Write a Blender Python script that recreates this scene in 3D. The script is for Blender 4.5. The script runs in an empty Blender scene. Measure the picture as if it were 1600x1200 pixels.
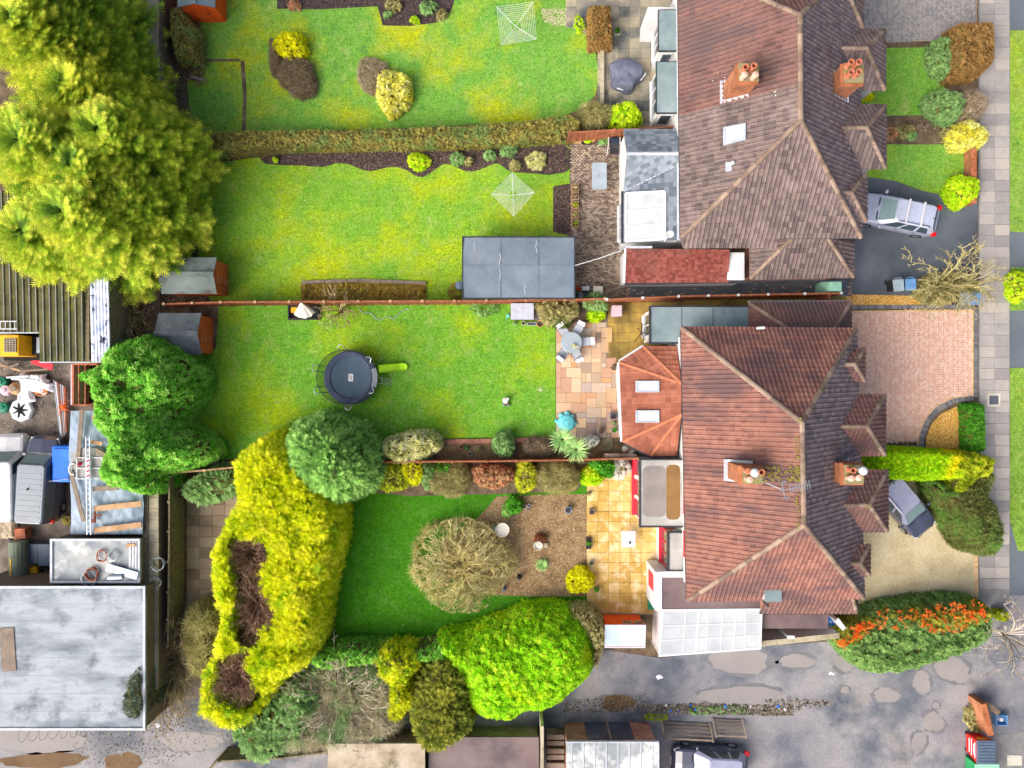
import bpy, bmesh, math, random
import numpy as np
from mathutils import Vector, Matrix
random.seed(7)
RNG = np.random.default_rng(7)
sc = bpy.context.scene
COL = sc.collection
# ------------------------------------------------------------------ camera, world, sun, exposure
H = 42.5          # drone height above the gardens, metres
F = 1147.0        # focal length in photo pixels (photo 1600 wide)
cam_d = bpy.data.cameras.new('camera'); cam = bpy.data.objects.new('camera', cam_d); COL.objects.link(cam)
cam.location = (0, 0, H); cam.rotation_euler = (0, 0, 0)
cam_d.sensor_fit = 'HORIZONTAL'; cam_d.sensor_width = 36; cam_d.lens = 36 * F / 1600; cam_d.clip_end = 1000
sc.camera = cam
SUN_EL, SUN_AZ = math.radians(40), math.radians(233)      # azimuth clockwise from +Y (up in the photo)
w = bpy.data.worlds.new('World'); sc.world = w; w.use_nodes = True
nt = w.node_tree; bg = nt.nodes['Background']
sky = nt.nodes.new('ShaderNodeTexSky'); sky.sky_type = 'NISHITA'; sky.sun_disc = False
sky.sun_elevation = SUN_EL; sky.sun_rotation = SUN_AZ; sky.air_density = 0.45; sky.dust_density = 8; sky.ozone_density = 1
nt.links.new(sky.outputs[0], bg.inputs[0]); bg.inputs[1].default_value = 0.15
sd = bpy.data.lights.new('sun', 'SUN'); sun = bpy.data.objects.new('sun', sd); COL.objects.link(sun)
sd.energy = 0.55; sd.angle = math.radians(60); sd.color = (1, .95, .87)
sv = Vector((math.sin(SUN_AZ) * math.cos(SUN_EL), math.cos(SUN_AZ) * math.cos(SUN_EL), math.sin(SUN_EL)))
sun.rotation_euler = sv.to_track_quat('Z', 'Y').to_euler(); sun.location = (-20, -15, 60)
vs = sc.view_settings; vs.view_transform = 'Standard'; vs.look = 'None'; vs.gamma = 1; vs.use_curve_mapping = False
vs.exposure = 0.83

# ------------------------------------------------------------------ helpers
def P(px, py, z=0.0):
    return Vector(((px - 800) / F * (H - z), -(py - 600) / F * (H - z), z))
def PP(poly, z=0.0): return [P(a, b, z) for a, b in poly]
def lin(c):
    c = c / 255.0
    return c / 12.92 if c <= .04045 else ((c + .055) / 1.055) ** 2.4
def C(r, g, b, k=1.0): return (lin(r) * k, lin(g) * k, lin(b) * k, 1)

def tag(o, label=None, cat=None, group=None, kind=None):
    if label: o['label'] = label
    if cat: o['category'] = cat
    if group: o['group'] = group
    if kind: o['kind'] = kind
    return o
def thing(name, label, cat, loc, group=None, kind=None, rz=0.0):
    o = bpy.data.objects.new(name, None); COL.objects.link(o)
    o.location = loc; o.rotation_euler = (0, 0, rz); o.empty_display_size = .2
    tag(o, label, cat, group, kind)
    bpy_mats[o.name] = Matrix.Translation(Vector(loc)) @ Matrix.Rotation(rz, 4, 'Z')
    return o
bpy_mats = {}
def wm(o): return bpy_mats[o.name]

class MB:
    def __init__(s): s.v = []; s.f = []; s.t = []; s.m = []; s.cur = 0
    def add(s, vs_, fs, tint=.5):
        b = len(s.v); s.v.extend([tuple(v) for v in vs_])
        for f in fs: s.f.append(tuple(i + b for i in f)); s.t.append(tint); s.m.append(s.cur)
        return s
    def box(s, x0, y0, z0, x1, y1, z1, tint=.5):
        return s.prism([(x0, y0), (x1, y0), (x1, y1), (x0, y1)], z0, z1, tint)
    def prism(s, poly, z0, z1, tint=.5):
        n = len(poly)
        vs_ = [(p[0], p[1], z0) for p in poly] + [(p[0], p[1], z1) for p in poly]
        fs = [tuple(range(n - 1, -1, -1)), tuple(range(n, 2 * n))] + [(i, (i + 1) % n, n + (i + 1) % n, n + i) for i in range(n)]
        return s.add(vs_, fs, tint)
    def obox(s, c, size, rz=0.0, tint=.5, M=None):
        R = M if M is not None else Matrix.Rotation(rz, 3, 'Z')
        vs_ = []
        for dz in (-1, 1):
            for dx, dy in ((-1, -1), (1, -1), (1, 1), (-1, 1)):
                vs_.append(Vector(c) + R @ Vector((dx * size[0] / 2, dy * size[1] / 2, dz * size[2] / 2)))
        return s.add(vs_, [(3, 2, 1, 0), (4, 5, 6, 7), (0, 1, 5, 4), (1, 2, 6, 5), (2, 3, 7, 6), (3, 0, 4, 7)], tint)
    def slab(s, pts, th, tint=.5):      # top polygon pts, thickness straight down
        n = len(pts); lo = [(p[0], p[1], p[2] - th) for p in pts]
        return s.add([tuple(p) for p in pts] + lo, [tuple(range(n)), tuple(range(2 * n - 1, n - 1, -1))] + [(i, n + i, n + (i + 1) % n, (i + 1) % n) for i in range(n)], tint)
    def poly(s, pts, tint=.5): return s.add(pts, [tuple(range(len(pts)))], tint)
    def bar(s, a, b, wd, hg, tint=.5):  # box beam from a to b
        a, b = Vector(a), Vector(b); d = b - a; L = d.length; x = d.normalized()
        up = Vector((0, 0, 1)) if abs(x.z) < .95 else Vector((1, 0, 0))
        y = up.cross(x).normalized(); z = x.cross(y)
        M = Matrix((x, y, z)).transposed()
        return s.obox((a + b) / 2, (L, wd, hg), M=M, tint=tint)
    def tube(s, pts, r, n=6, tint=.5):
        pts = [Vector(p) for p in pts]; m = len(pts)
        rs = r if isinstance(r, (list, tuple)) else [r] * m
        vs_ = []; up = None
        for i, p in enumerate(pts):
            d = (pts[min(i + 1, m - 1)] - pts[max(i - 1, 0)]).normalized()
            if up is None: up = Vector((0, 0, 1)) if abs(d.z) < .9 else Vector((1, 0, 0))
            y = up.cross(d)
            if y.length < 1e-4: y = Vector((0, 1, 0)).cross(d)
            y.normalize(); z = d.cross(y); up = z
            for k in range(n):
                a = 2 * math.pi * k / n
                vs_.append(p + (y * math.cos(a) + z * math.sin(a)) * rs[i])
        fs = []
        for i in range(m - 1):
            for k in range(n):
                k2 = (k + 1) % n
                fs.append((i * n + k, i * n + k2, (i + 1) * n + k2, (i + 1) * n + k))
        fs += [tuple(range(n - 1, -1, -1)), tuple(range((m - 1) * n, m * n))]
        return s.add(vs_, fs, tint)
    def lathe(s, c, prof, n=16, tint=.5, sx=1, sy=1):
        m = len(prof); vs_ = []
        for r, z in prof:
            for k in range(n):
                a = 2 * math.pi * k / n
                vs_.append((c[0] + r * math.cos(a) * sx, c[1] + r * math.sin(a) * sy, c[2] + z))
        fs = [(i * n + k, i * n + (k + 1) % n, (i + 1) * n + (k + 1) % n, (i + 1) * n + k) for i in range(m - 1) for k in range(n)]
        fs += [tuple(range(n - 1, -1, -1)), tuple(range((m - 1) * n, m * n))]
        return s.add(vs_, fs, tint)
    def build(s, name, mat, parent=None, label=None, cat=None, group=None, kind=None, smooth=False, bevel=0, mat2=None):
        o = mesh_obj(name, np.array(s.v, float), s.f, mat, parent, s.t, label, cat, group, kind, smooth, bevel)
        if mat2: o.data.materials.append(mat2); o.data.polygons.foreach_set('material_index', np.array(s.m, np.int32))
        return o

def mesh_obj(name, V, Fs, mat, parent=None, T=None, label=None, cat=None, group=None, kind=None, smooth=False, bevel=0):
    V = np.asarray(V, float)
    loc = (0, 0, 0)
    if parent is not None:
        Mi = np.array(wm(parent).inverted()); V = V @ Mi[:3, :3].T + Mi[:3, 3]
    else:
        lo, hi = V.min(0), V.max(0); loc = ((lo[0] + hi[0]) / 2, (lo[1] + hi[1]) / 2, lo[2]); V = V - np.array(loc)
    me = bpy.data.meshes.new(name)
    if isinstance(Fs, np.ndarray):      # uniform faces
        n, k = Fs.shape
        me.vertices.add(len(V)); me.vertices.foreach_set('co', V.astype(np.float32).ravel())
        me.loops.add(n * k); me.loops.foreach_set('vertex_index', Fs.astype(np.int32).ravel())
        me.polygons.add(n); me.polygons.foreach_set('loop_start', np.arange(0, n * k, k, dtype=np.int32))
        me.update(calc_edges=True)
    else:
        me.from_pydata(V.tolist(), [], Fs); me.update()
    if T is not None:
        at = me.attributes.new('tint', 'FLOAT', 'FACE'); at.data.foreach_set('value', np.asarray(T, np.float32))
    if smooth: me.polygons.foreach_set('use_smooth', np.ones(len(me.polygons), bool))
    me.materials.append(mat)
    o = bpy.data.objects.new(name, me); COL.objects.link(o); o.location = loc
    if parent is not None: o.parent = parent
    bpy_mats[o.name] = (wm(parent) if parent is not None else Matrix.Translation(Vector(loc)))
    if bevel:
        b = o.modifiers.new('bevel', 'BEVEL'); b.width = bevel; b.segments = 2; b.limit_method = 'ANGLE'; b.harden_normals = False
    tag(o, label, cat, group, kind)
    return o
def piece(name, mesh, parent, M):       # a shared-mesh piece placed by a world matrix under parent
    o = bpy.data.objects.new(name, mesh); COL.objects.link(o); o.parent = parent
    o.matrix_local = wm(parent).inverted() @ M
    return o
def raw_mesh(name, mb, mat, mat2=None):
    me = bpy.data.meshes.new(name); me.from_pydata([tuple(v) for v in mb.v], [], mb.f); me.update(); me.materials.append(mat)
    if mat2: me.materials.append(mat2); me.polygons.foreach_set('material_index', np.array(mb.m, np.int32))
    return me

# ------------------------------------------------------------------ materials
def new_mat(name):
    m = bpy.data.materials.new(name); m.use_nodes = True
    nt = m.node_tree; return m, nt, nt.nodes['Principled BSDF']
def N(nt, t, **kw):
    n = nt.nodes.new(t)
    for k, v in kw.items(): setattr(n, k, v)
    return n
def pos_node(nt, stretch=None, rot=0, loc=(0, 0, 0)):
    g = N(nt, 'ShaderNodeNewGeometry'); out = g.outputs['Position']
    if stretch or rot or loc != (0, 0, 0):
        mp = N(nt, 'ShaderNodeMapping'); mp.inputs['Scale'].default_value = stretch or (1, 1, 1); mp.inputs['Rotation'].default_value = (0, 0, rot)
        mp.inputs['Location'].default_value = loc
        nt.links.new(out, mp.inputs['Vector']); out = mp.outputs[0]
    return out
def noise_n(nt, vec, scale, detail=4, rough=.6):
    n = N(nt, 'ShaderNodeTexNoise'); n.inputs['Scale'].default_value = scale; n.inputs['Detail'].default_value = detail; n.inputs['Roughness'].default_value = rough
    nt.links.new(vec, n.inputs['Vector']); return n.outputs['Fac']
def ramp_n(nt, fac, cols, lo=.32, hi=.68):
    r = N(nt, 'ShaderNodeValToRGB'); e = r.color_ramp.elements
    n = len(cols)
    while len(e) < n: e.new(.5)
    for i, c in enumerate(cols):
        e[i].position = lo + (hi - lo) * (i / max(n - 1, 1)); e[i].color = c
    nt.links.new(fac, r.inputs[0]); return r.outputs[0]
def math_n(nt, op, a, b):
    m = N(nt, 'ShaderNodeMath', operation=op)
    for i, x in enumerate((a, b)):
        if isinstance(x, (int, float)): m.inputs[i].default_value = x
        else: nt.links.new(x, m.inputs[i])
    return m.outputs[0]
def mix_n(nt, fac, a, b, mode='MIX'):
    m = N(nt, 'ShaderNodeMix', data_type='RGBA', blend_type=mode)
    for i, x in ((0, fac), (6, a), (7, b)):
        if isinstance(x, (int, float)): m.inputs[i].default_value = x
        elif isinstance(x, tuple): m.inputs[i].default_value = x
        else: nt.links.new(x, m.inputs[i])
    return m.outputs[2]
def val_n(nt, col, fac):
    hsv = N(nt, 'ShaderNodeHueSaturation'); nt.links.new(col, hsv.inputs['Color']); nt.links.new(fac, hsv.inputs['Value']); return hsv.outputs[0]
def maprange(nt, v, a, b, lo=0, hi=1):
    m = N(nt, 'ShaderNodeMapRange'); m.inputs[1].default_value = lo; m.inputs[2].default_value = hi; m.inputs[3].default_value = a; m.inputs[4].default_value = b
    nt.links.new(v, m.inputs[0]); return m.outputs[0]
def bump_n(nt, h, bs, strength, dist=.02):
    b = N(nt, 'ShaderNodeBump'); b.inputs['Strength'].default_value = strength; b.inputs['Distance'].default_value = dist
    nt.links.new(h, b.inputs['Height']); nt.links.new(b.outputs[0], bs.inputs['Normal'])
def mat(name, cols, scale=2.5, detail=6, rough=.85, bump=.3, bscale=25, spec=.25, metal=0, rnd=0., tint=0., stretch=None, fine=.25, alpha=1, lo=.32, hi=.68, patch=None, rvar=0):
    m, nt, bs = new_mat(name)
    v = pos_node(nt, stretch)
    if not isinstance(cols, list): cols = [tuple(x * .8 for x in cols[:3]) + (1,), cols, tuple(min(1, x * 1.15) for x in cols[:3]) + (1,)]
    f = noise_n(nt, v, scale, detail)
    if tint:
        a = N(nt, 'ShaderNodeAttribute', attribute_name='tint')
        oi = N(nt, 'ShaderNodeObjectInfo'); fr_ = N(nt, 'ShaderNodeMath', operation='FRACT'); nt.links.new(math_n(nt, 'ADD', a.outputs['Fac'], oi.outputs['Random']), fr_.inputs[0])
        f = math_n(nt, 'ADD', math_n(nt, 'MULTIPLY', f, 1 - tint), math_n(nt, 'MULTIPLY', fr_.outputs[0], tint))
    if rnd:
        oi = N(nt, 'ShaderNodeObjectInfo')
        f = math_n(nt, 'ADD', math_n(nt, 'MULTIPLY', f, 1 - rnd), math_n(nt, 'MULTIPLY', oi.outputs['Random'], rnd))
    col = ramp_n(nt, f, cols, lo, hi)
    fn = noise_n(nt, pos_node(nt), bscale, 3)
    if fine: col = val_n(nt, col, maprange(nt, fn, 1 - fine, 1 + fine, .25, .75))
    if patch:   # (colour, scale, lo, hi): wear / stain with a shape of its own
        pf = noise_n(nt, pos_node(nt, patch[4] if len(patch) > 4 else None, loc=(3.1, 7.7, 0)), patch[1], 6, .65)
        col = mix_n(nt, maprange(nt, pf, 0, 1, patch[2], patch[3]), col, patch[0])
    nt.links.new(col, bs.inputs['Base Color'])
    bs.inputs['Roughness'].default_value = rough; bs.inputs['Specular IOR Level'].default_value = spec; bs.inputs['Metallic'].default_value = metal
    if rvar:
        rn = noise_n(nt, pos_node(nt, loc=(9, 2, 0)), .35, 5); nt.links.new(maprange(nt, rn, rough - rvar, rough + rvar * .3, .35, .65), bs.inputs['Roughness'])
    if bump: bump_n(nt, fn, bs, bump)
    if alpha < 1:
        bs.inputs['Alpha'].default_value = alpha
    return m
def leaf_mat(name, cols, patch=None, trans=.38, scale=.5):
    m, nt, bs = new_mat(name)
    a = N(nt, 'ShaderNodeAttribute', attribute_name='tint')
    nz = noise_n(nt, pos_node(nt), scale, 4)
    f = math_n(nt, 'ADD', math_n(nt, 'MULTIPLY', a.outputs['Fac'], .65), math_n(nt, 'MULTIPLY', nz, .35))
    br = lambda c: tuple(min(.9, x * 1.55) for x in c[:3]) + (1,)
    cols = [br(c) for c in cols]
    if patch: patch = (br(patch[0]),) + tuple(patch[1:])
    col = ramp_n(nt, f, cols, .12, .88)
    col = val_n(nt, col, maprange(nt, noise_n(nt, pos_node(nt), 5.5, 3, .7), .55, 1.4, .3, .7))
    if patch:
        pf = noise_n(nt, pos_node(nt, loc=(5.3, 1.7, 0)), patch[1], 3, .6)
        col = mix_n(nt, maprange(nt, pf, 0, 1, patch[2], patch[3]), col, patch[0])
    nt.links.new(col, bs.inputs['Base Color']); bs.inputs['Roughness'].default_value = .6; bs.inputs['Specular IOR Level'].default_value = .2
    tr = N(nt, 'ShaderNodeBsdfTranslucent'); nt.links.new(col, tr.inputs['Color'])
    mx = N(nt, 'ShaderNodeMixShader'); mx.inputs[0].default_value = trans
    nt.links.new(bs.outputs[0], mx.inputs[1]); nt.links.new(tr.outputs[0], mx.inputs[2])
    nt.links.new(mx.outputs[0], nt.nodes['Material Output'].inputs['Surface'])
    return m
def brick_mat(name, c1, c2, mortar, vec='xz', scale=1, bw=.225, bh=.075, rough=.85):
    m, nt, bs = new_mat(name)
    g = N(nt, 'ShaderNodeNewGeometry'); sp = N(nt, 'ShaderNodeSeparateXYZ'); nt.links.new(g.outputs['Position'], sp.inputs[0])
    cb = N(nt, 'ShaderNodeCombineXYZ')
    if vec == 'xz':
        nt.links.new(math_n(nt, 'ADD', sp.outputs[0], sp.outputs[1]), cb.inputs[0]); nt.links.new(sp.outputs[2], cb.inputs[1])
    else:
        nt.links.new(sp.outputs[0], cb.inputs[0]); nt.links.new(sp.outputs[1], cb.inputs[1])
    br = N(nt, 'ShaderNodeTexBrick'); nt.links.new(cb.outputs[0], br.inputs['Vector'])
    br.inputs['Scale'].default_value = scale; br.inputs['Brick Width'].default_value = bw; br.inputs['Row Height'].default_value = bh; br.inputs['Mortar Size'].default_value = .01
    br.inputs['Color1'].default_value = c1; br.inputs['Color2'].default_value = c2; br.inputs['Mortar'].default_value = mortar
    nz = noise_n(nt, g.outputs['Position'], 1.3, 6)
    col = val_n(nt, br.outputs['Color'], maprange(nt, nz, .6, 1.35, .3, .7))
    nt.links.new(col, bs.inputs['Base Color']); bs.inputs['Roughness'].default_value = rough; bs.inputs['Specular IOR Level'].default_value = .2
    return m
def gloss(name, col, rough=.25, metal=0., spec=.5, coat=0.):
    m, nt, bs = new_mat(name)
    nz = noise_n(nt, pos_node(nt), 1.7, 5)
    nt.links.new(val_n(nt, mix_n(nt, 0.0, col, col), maprange(nt, nz, .88, 1.1, .3, .7)), bs.inputs['Base Color'])
    bs.inputs['Roughness'].default_value = rough; bs.inputs['Metallic'].default_value = metal; bs.inputs['Specular IOR Level'].default_value = spec
    bs.inputs['Coat Weight'].default_value = coat; bs.inputs['Coat Roughness'].default_value = .06
    return m
def lawn_mat(name, base, yellow, dark, straw, yl=.48, yh=.62):
    m, nt, bs = new_mat(name)
    p = pos_node(nt)
    c = ramp_n(nt, noise_n(nt, p, .9, 6, .62), [dark, base, base, straw], .3, .72)
    c = mix_n(nt, maprange(nt, noise_n(nt, pos_node(nt, loc=(4, 9, 0)), .23, 5, .62), 0, .95, yl, yh), c, yellow)
    fine = noise_n(nt, p, 14, 5, .75)
    c = val_n(nt, c, maprange(nt, fine, .4, 1.6, .3, .7))
    c = val_n(nt, c, maprange(nt, noise_n(nt, pos_node(nt, loc=(7, 2, 0)), 4.5, 4, .7), .78, 1.2, .3, .7))
    c = mix_n(nt, maprange(nt, noise_n(nt, pos_node(nt, loc=(1, 2, 0)), 1.7, 6, .72), 0, .7, .5, .7), c, straw)
    nt.links.new(c, bs.inputs['Base Color']); bs.inputs['Roughness'].default_value = .9; bs.inputs['Specular IOR Level'].default_value = .1
    bump_n(nt, fine, bs, .8, .05)
    return m
# ------------------------------------------------------------------ polygon and scatter helpers
def pip(poly, pts):
    poly = np.asarray(poly)[:, :2]; x, y = pts[:, 0], pts[:, 1]; ins = np.zeros(len(pts), bool); n = len(poly)
    for i in range(n):
        x1, y1 = poly[i]; x2, y2 = poly[(i + 1) % n]
        if y1 == y2: continue
        ins ^= ((y1 > y) != (y2 > y)) & (x < (x2 - x1) * (y - y1) / (y2 - y1) + x1)
    return ins
def edge_dist(poly, pts):
    poly = np.asarray(poly)[:, :2]; d = np.full(len(pts), 1e9); n = len(poly)
    for i in range(n):
        a, b = poly[i], poly[(i + 1) % n]; ab = b - a; L = max((ab ** 2).sum(), 1e-9)
        t = np.clip(((pts - a) @ ab) / L, 0, 1); q = a + t[:, None] * ab
        d = np.minimum(d, np.hypot(*(pts - q).T))
    return d
def sample_poly(poly, n):
    poly = np.asarray(poly)[:, :2]; lo, hi = poly.min(0), poly.max(0); out = []
    tot = 0
    for _ in range(60):
        p = RNG.uniform(lo, hi, (max(n, 50), 2)); p = p[pip(poly, p)]; out.append(p); tot += len(p)
        if tot >= n: break
    return np.concatenate(out)[:n]
def area(poly):
    p = np.asarray(poly)[:, :2]; x, y = p.T; return abs((x * np.roll(y, -1) - y * np.roll(x, -1)).sum()) / 2
def smooth_poly(pts, k=4):
    pts = [np.array(p[:2], float) for p in pts]; n = len(pts); out = []
    for i in range(n):
        p0, p1, p2, p3 = pts[i - 1], pts[i], pts[(i + 1) % n], pts[(i + 2) % n]
        for j in range(k):
            t = j / k
            out.append(.5 * ((2 * p1) + (p2 - p0) * t + (2 * p0 - 5 * p1 + 4 * p2 - p3) * t * t + (3 * p1 - p0 - 3 * p2 + p3) * t ** 3))
    return np.array(out)
def ellipse(cx, cy, rx, ry, n=44, rot=0, wob=.06):
    r = np.random.default_rng(int(cx * 7 + cy * 13)); a = np.linspace(0, 2 * np.pi, n, endpoint=False)
    k = 1 + wob * (np.sin(2 * a + r.uniform(0, 6)) + np.sin(3 * a + r.uniform(0, 6)) + .6 * np.sin(5 * a + r.uniform(0, 6)) + .5 * np.sin(9 * a + r.uniform(0, 6)) + .35 * np.sin(13 * a + r.uniform(0, 6)))
    x, y = rx * np.cos(a) * k, ry * np.sin(a) * k; c, s = math.cos(rot), math.sin(rot)
    return [(cx + c * u - s * v, cy + s * u + c * v) for u, v in zip(x, y)]
def sheet(name, poly, z, m, label=None, cat=None, kind='structure', parent=None, smooth=0, wpoly=False):
    pts = poly if wpoly else [(P(a, b).x, P(a, b).y) for a, b in poly]
    if smooth: pts = [tuple(p) for p in smooth_poly(pts, smooth)]
    A = sum(pts[i][0] * pts[(i + 1) % len(pts)][1] - pts[(i + 1) % len(pts)][0] * pts[i][1] for i in range(len(pts)))
    if A < 0: pts = pts[::-1]
    b = MB().prism(pts, z - .03 if z > .03 else 0.0005, z)
    b.f = b.f[1:]; b.t = b.t[1:]
    return b.build(name, m, parent, label, cat, kind=kind)
def wpoly(poly): return np.array([(P(a, b).x, P(a, b).y) for a, b in poly])

# ------------------------------------------------------------------ instanced foliage templates (x along, y across, z up)
def _tri(lst): 
    v = []; f = []
    for t in lst:
        f.append((len(v), len(v) + 1, len(v) + 2)); v += t
    return np.array(v, float), np.array(f)
def T_leaf():
    return np.array([(0, 0, 0), (.45, .24, .06), (1, 0, -.05), (.45, -.24, .06)], float), np.array([(0, 2, 1), (0, 3, 2)])
def T_rosette(n=6, tilt=.45, wd=.2):
    tr = []
    r = random.Random(n)
    for k in range(n):
        a = 2 * math.pi * k / n + r.uniform(-.3, .3); c, s = math.cos(a), math.sin(a); t = tilt * r.uniform(.3, 1.5); L = r.uniform(.75, 1.1)
        def q(x, y, z): return (x * c - y * s, x * s + y * c, z)
        tr.append([q(.05, 0, 0), q(.5 * L, -wd, t * .5), q(L, 0, t * .5)]); tr.append([q(.05, 0, 0), q(L, 0, t * .5), q(.5 * L, wd, t * .5)])
    return _tri(tr)
def T_spray(n=7, wd=.36, lw=.1):
    tr = [[(0, -.012, .01), (.95, 0, 0), (0, .012, .01)]]
    for i in range(n):
        x = .05 + i / n * .85; L = wd * (1 - .72 * x) + .05
        for s in (-1, 1): tr.append([(x, 0, .02), (x + lw, 0, .02), (x + .16 + .12 * (1 - x), s * L, -.04)])
    tr.append([(.84, -.035, 0), (1.05, 0, -.02), (.84, .035, 0)])
    return _tri(tr)
def T_twigs(n=5, w_=.03):
    tr = []; r = random.Random(3)
    for i in range(n):
        a = r.uniform(0, 6.28); t = r.uniform(.2, 1.2); c, s = math.cos(a), math.sin(a)
        e = (c * math.cos(t), s * math.cos(t), math.sin(t))
        tr.append([(-s * w_, c * w_, 0), (s * w_, -c * w_, 0), e])
    return _tri(tr)
def T_blade(n=3):
    tr = []; r = random.Random(5)
    for i in range(n):
        a = 6.28 * i / n + r.uniform(-.5, .5); c, s = math.cos(a), math.sin(a); l = r.uniform(.5, .9)
        tr.append([(-s * .13, c * .13, 0), (s * .13, -c * .13, 0), (c * l, s * l, .7)])
    return _tri(tr)
TPL = dict(leaf=T_leaf(), ros=T_rosette(), ros4=T_rosette(4, .5, .26), spray=T_spray(), spray_s=T_spray(4, .42, .13), twig=T_twigs(), blade=T_blade(), fan=T_rosette(7, .9, .1))
def norm(a): return a / np.maximum(np.linalg.norm(a, axis=1, keepdims=True), 1e-9)
def inst(tpl, pos, X, Z, scale):
    tv, tf = TPL[tpl]; n, k = len(pos), len(tv)
    X = norm(X); Y = norm(np.cross(Z, X)); Z = np.cross(X, Y)
    sc_ = np.asarray(scale)[:, None, None]
    V = pos[:, None, :] + (tv[None, :, 0:1] * X[:, None, :] + tv[None, :, 1:2] * Y[:, None, :] + tv[None, :, 2:3] * Z[:, None, :]) * sc_
    Fc = (np.arange(n)[:, None, None] * k + tf[None]).reshape(-1, tf.shape[1])
    return V.reshape(-1, 3), Fc, len(tf)
def rand_dirs(n):
    v = RNG.normal(size=(n, 3)); return norm(v)

def lumps(seed, ext, n, r0, r1):
    r = np.random.default_rng(seed); c = r.uniform(ext[0], ext[1], (n, 2)); rad = r.uniform(r0, r1, n); am = r.uniform(.3, 1, n)
    return c, rad, am
def bush(name, label, cat, outline, h, m, leaf='ros', size=.13, dens=55, D=None, lump=.18, lumpr=(.25, .6), group=None, z0=.05, core=True, zr=.6, part='foliage', woody=None, jit=.55, smooth=True, thing_=True, parent=None, up=.4, base=None, corez=.24):
    zref = h * zr
    if isinstance(outline, tuple): outline = ellipse(*outline)
    poly = np.array([(P(a, b, zref).x, P(a, b, zref).y) for a, b in outline])
    if smooth and len(poly) < 24: poly = smooth_poly(poly, 4)
    c_ = poly.mean(0); rg = np.random.default_rng(int(abs(c_[0] * 31 + c_[1] * 17)) + 3); am = .05 if smooth else .012
    an = np.arctan2(*(poly - c_).T[::-1]); kk = sum(rg.uniform(.4, 1) * np.sin(fq * an + rg.uniform(0, 6)) / fq ** .35 for fq in (5, 8, 11, 14)); poly = c_ + (poly - c_) * (1 + am * kk)[:, None]
    if leaf.startswith('spray'): poly = c_ + (poly - c_) * (1 - size * .42 / math.sqrt(area(poly) / math.pi))
    cen = poly.mean(0); ext = (poly.min(0), poly.max(0)); A = area(poly); rad = math.sqrt(A / math.pi)
    if D is None: D = rad * .9
    seed = int(abs(cen[0] * 91 + cen[1] * 57)) + 1
    lc, lr, la = lumps(seed, ext, max(6, int(A / (lumpr[0] * lumpr[1]) * 1.1)), lumpr[0], lumpr[1])
    def field(p):
        d = edge_dist(poly, p); d = np.where(pip(poly, p), d, 0); s = np.clip(d / D, 0, 1)
        z = z0 + (h - z0) * np.sqrt(np.clip(1 - (1 - s) ** 2, 0, 1))
        lz = np.zeros(len(p))
        for c, r_, a_ in zip(lc, lr, la): lz = np.maximum(lz, a_ * np.clip(1 - ((p - c) ** 2).sum(1) / r_ ** 2, 0, 1))
        return z + lump * (lz - .5) * np.clip(s * 3, .2, 1)
    n = int(A * dens)
    p = sample_poly(poly, n)
    e = .05
    def grad(p):
        return np.stack([(field(p + [e, 0]) - field(p - [e, 0])) / (2 * e), (field(p + [0, e]) - field(p - [0, e])) / (2 * e)], 1)
    g = grad(p); gm = np.hypot(*g.T)
    extra = p[RNG.random(len(p)) < np.clip(gm / 3, 0, .9)]
    # side leaves: along the outline, at all heights below the shoulder
    per = np.linalg.norm(np.roll(poly, -1, 0) - poly, axis=1).sum(); ns = int(per * h * dens * .55)
    idx = RNG.integers(0, len(poly), ns); t = RNG.random((ns, 1)); sp = poly[idx] * (1 - t) + poly[(idx + 1) % len(poly)] * t
    inw = cen - sp; sp = sp + inw / np.maximum(np.linalg.norm(inw, axis=1, keepdims=True), 1e-6) * RNG.uniform(.0, .18, (ns, 1))
    zs = field(sp) * RNG.random(ns) ** .7
    p = np.concatenate([p, extra + RNG.normal(0, .04, extra.shape)])
    g = grad(p); z = field(p) - RNG.exponential(.045, len(p)) + RNG.normal(0, .02, len(p))
    nor = norm(np.concatenate([-np.clip(g, -3, 3), np.ones((len(p), 1))], 1))
    ns_n = norm(np.concatenate([-inw, np.full((ns, 1), .25)], 1))
    pos = np.concatenate([np.column_stack([p, z]), np.column_stack([sp, zs + .05])]); nor = np.concatenate([nor, ns_n])
    cs_ = max(.16, size * 1.5); wp_ = pos[:, :2] + .09 * np.sin(pos[:, [1, 0]] * 9.0) + pos[:, 2:] * .37; cell = np.floor((wp_ @ np.array([[.8, -.6], [.6, .8]])) / cs_).astype(np.int64)
    hsh = ((cell[:, 0] * 73856093) ^ (cell[:, 1] * 19349663)) % 1009 / 1009.; pos[:, 2] += (hsh - .6) * min(.3, lump * .9) * min(1, h)
    pos[:, 2] = np.maximum(pos[:, 2], .03)
    Zd = norm(nor + jit * rand_dirs(len(pos)) + np.array([0, 0, up])); X = rand_dirs(len(pos))
    if leaf.startswith('spray'): X = norm(nor * .8 + .9 * rand_dirs(len(pos)) * [1, 1, .4]); Zd = norm(nor + np.array([0, 0, .6]) + .4 * rand_dirs(len(pos)))
    sz = size * RNG.uniform(.7, 1.3, len(pos))
    V, Fc, k = inst(leaf, pos, X, Zd, sz)
    V[:, 2] = np.maximum(V[:, 2], .012)
    T = np.repeat(np.clip(RNG.normal(.5, .2, len(pos)) + (hsh - .5) * .5, 0, 1), k)
    if leaf.startswith('spray'): T = np.clip(T + np.tile(np.linspace(-.3, .3, k), len(pos)), 0, 1)
    root = thing(name, label, cat, (cen[0], cen[1], 0), group) if parent is None else parent
    o = mesh_obj(part, V, Fc, m, root, T)
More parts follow.
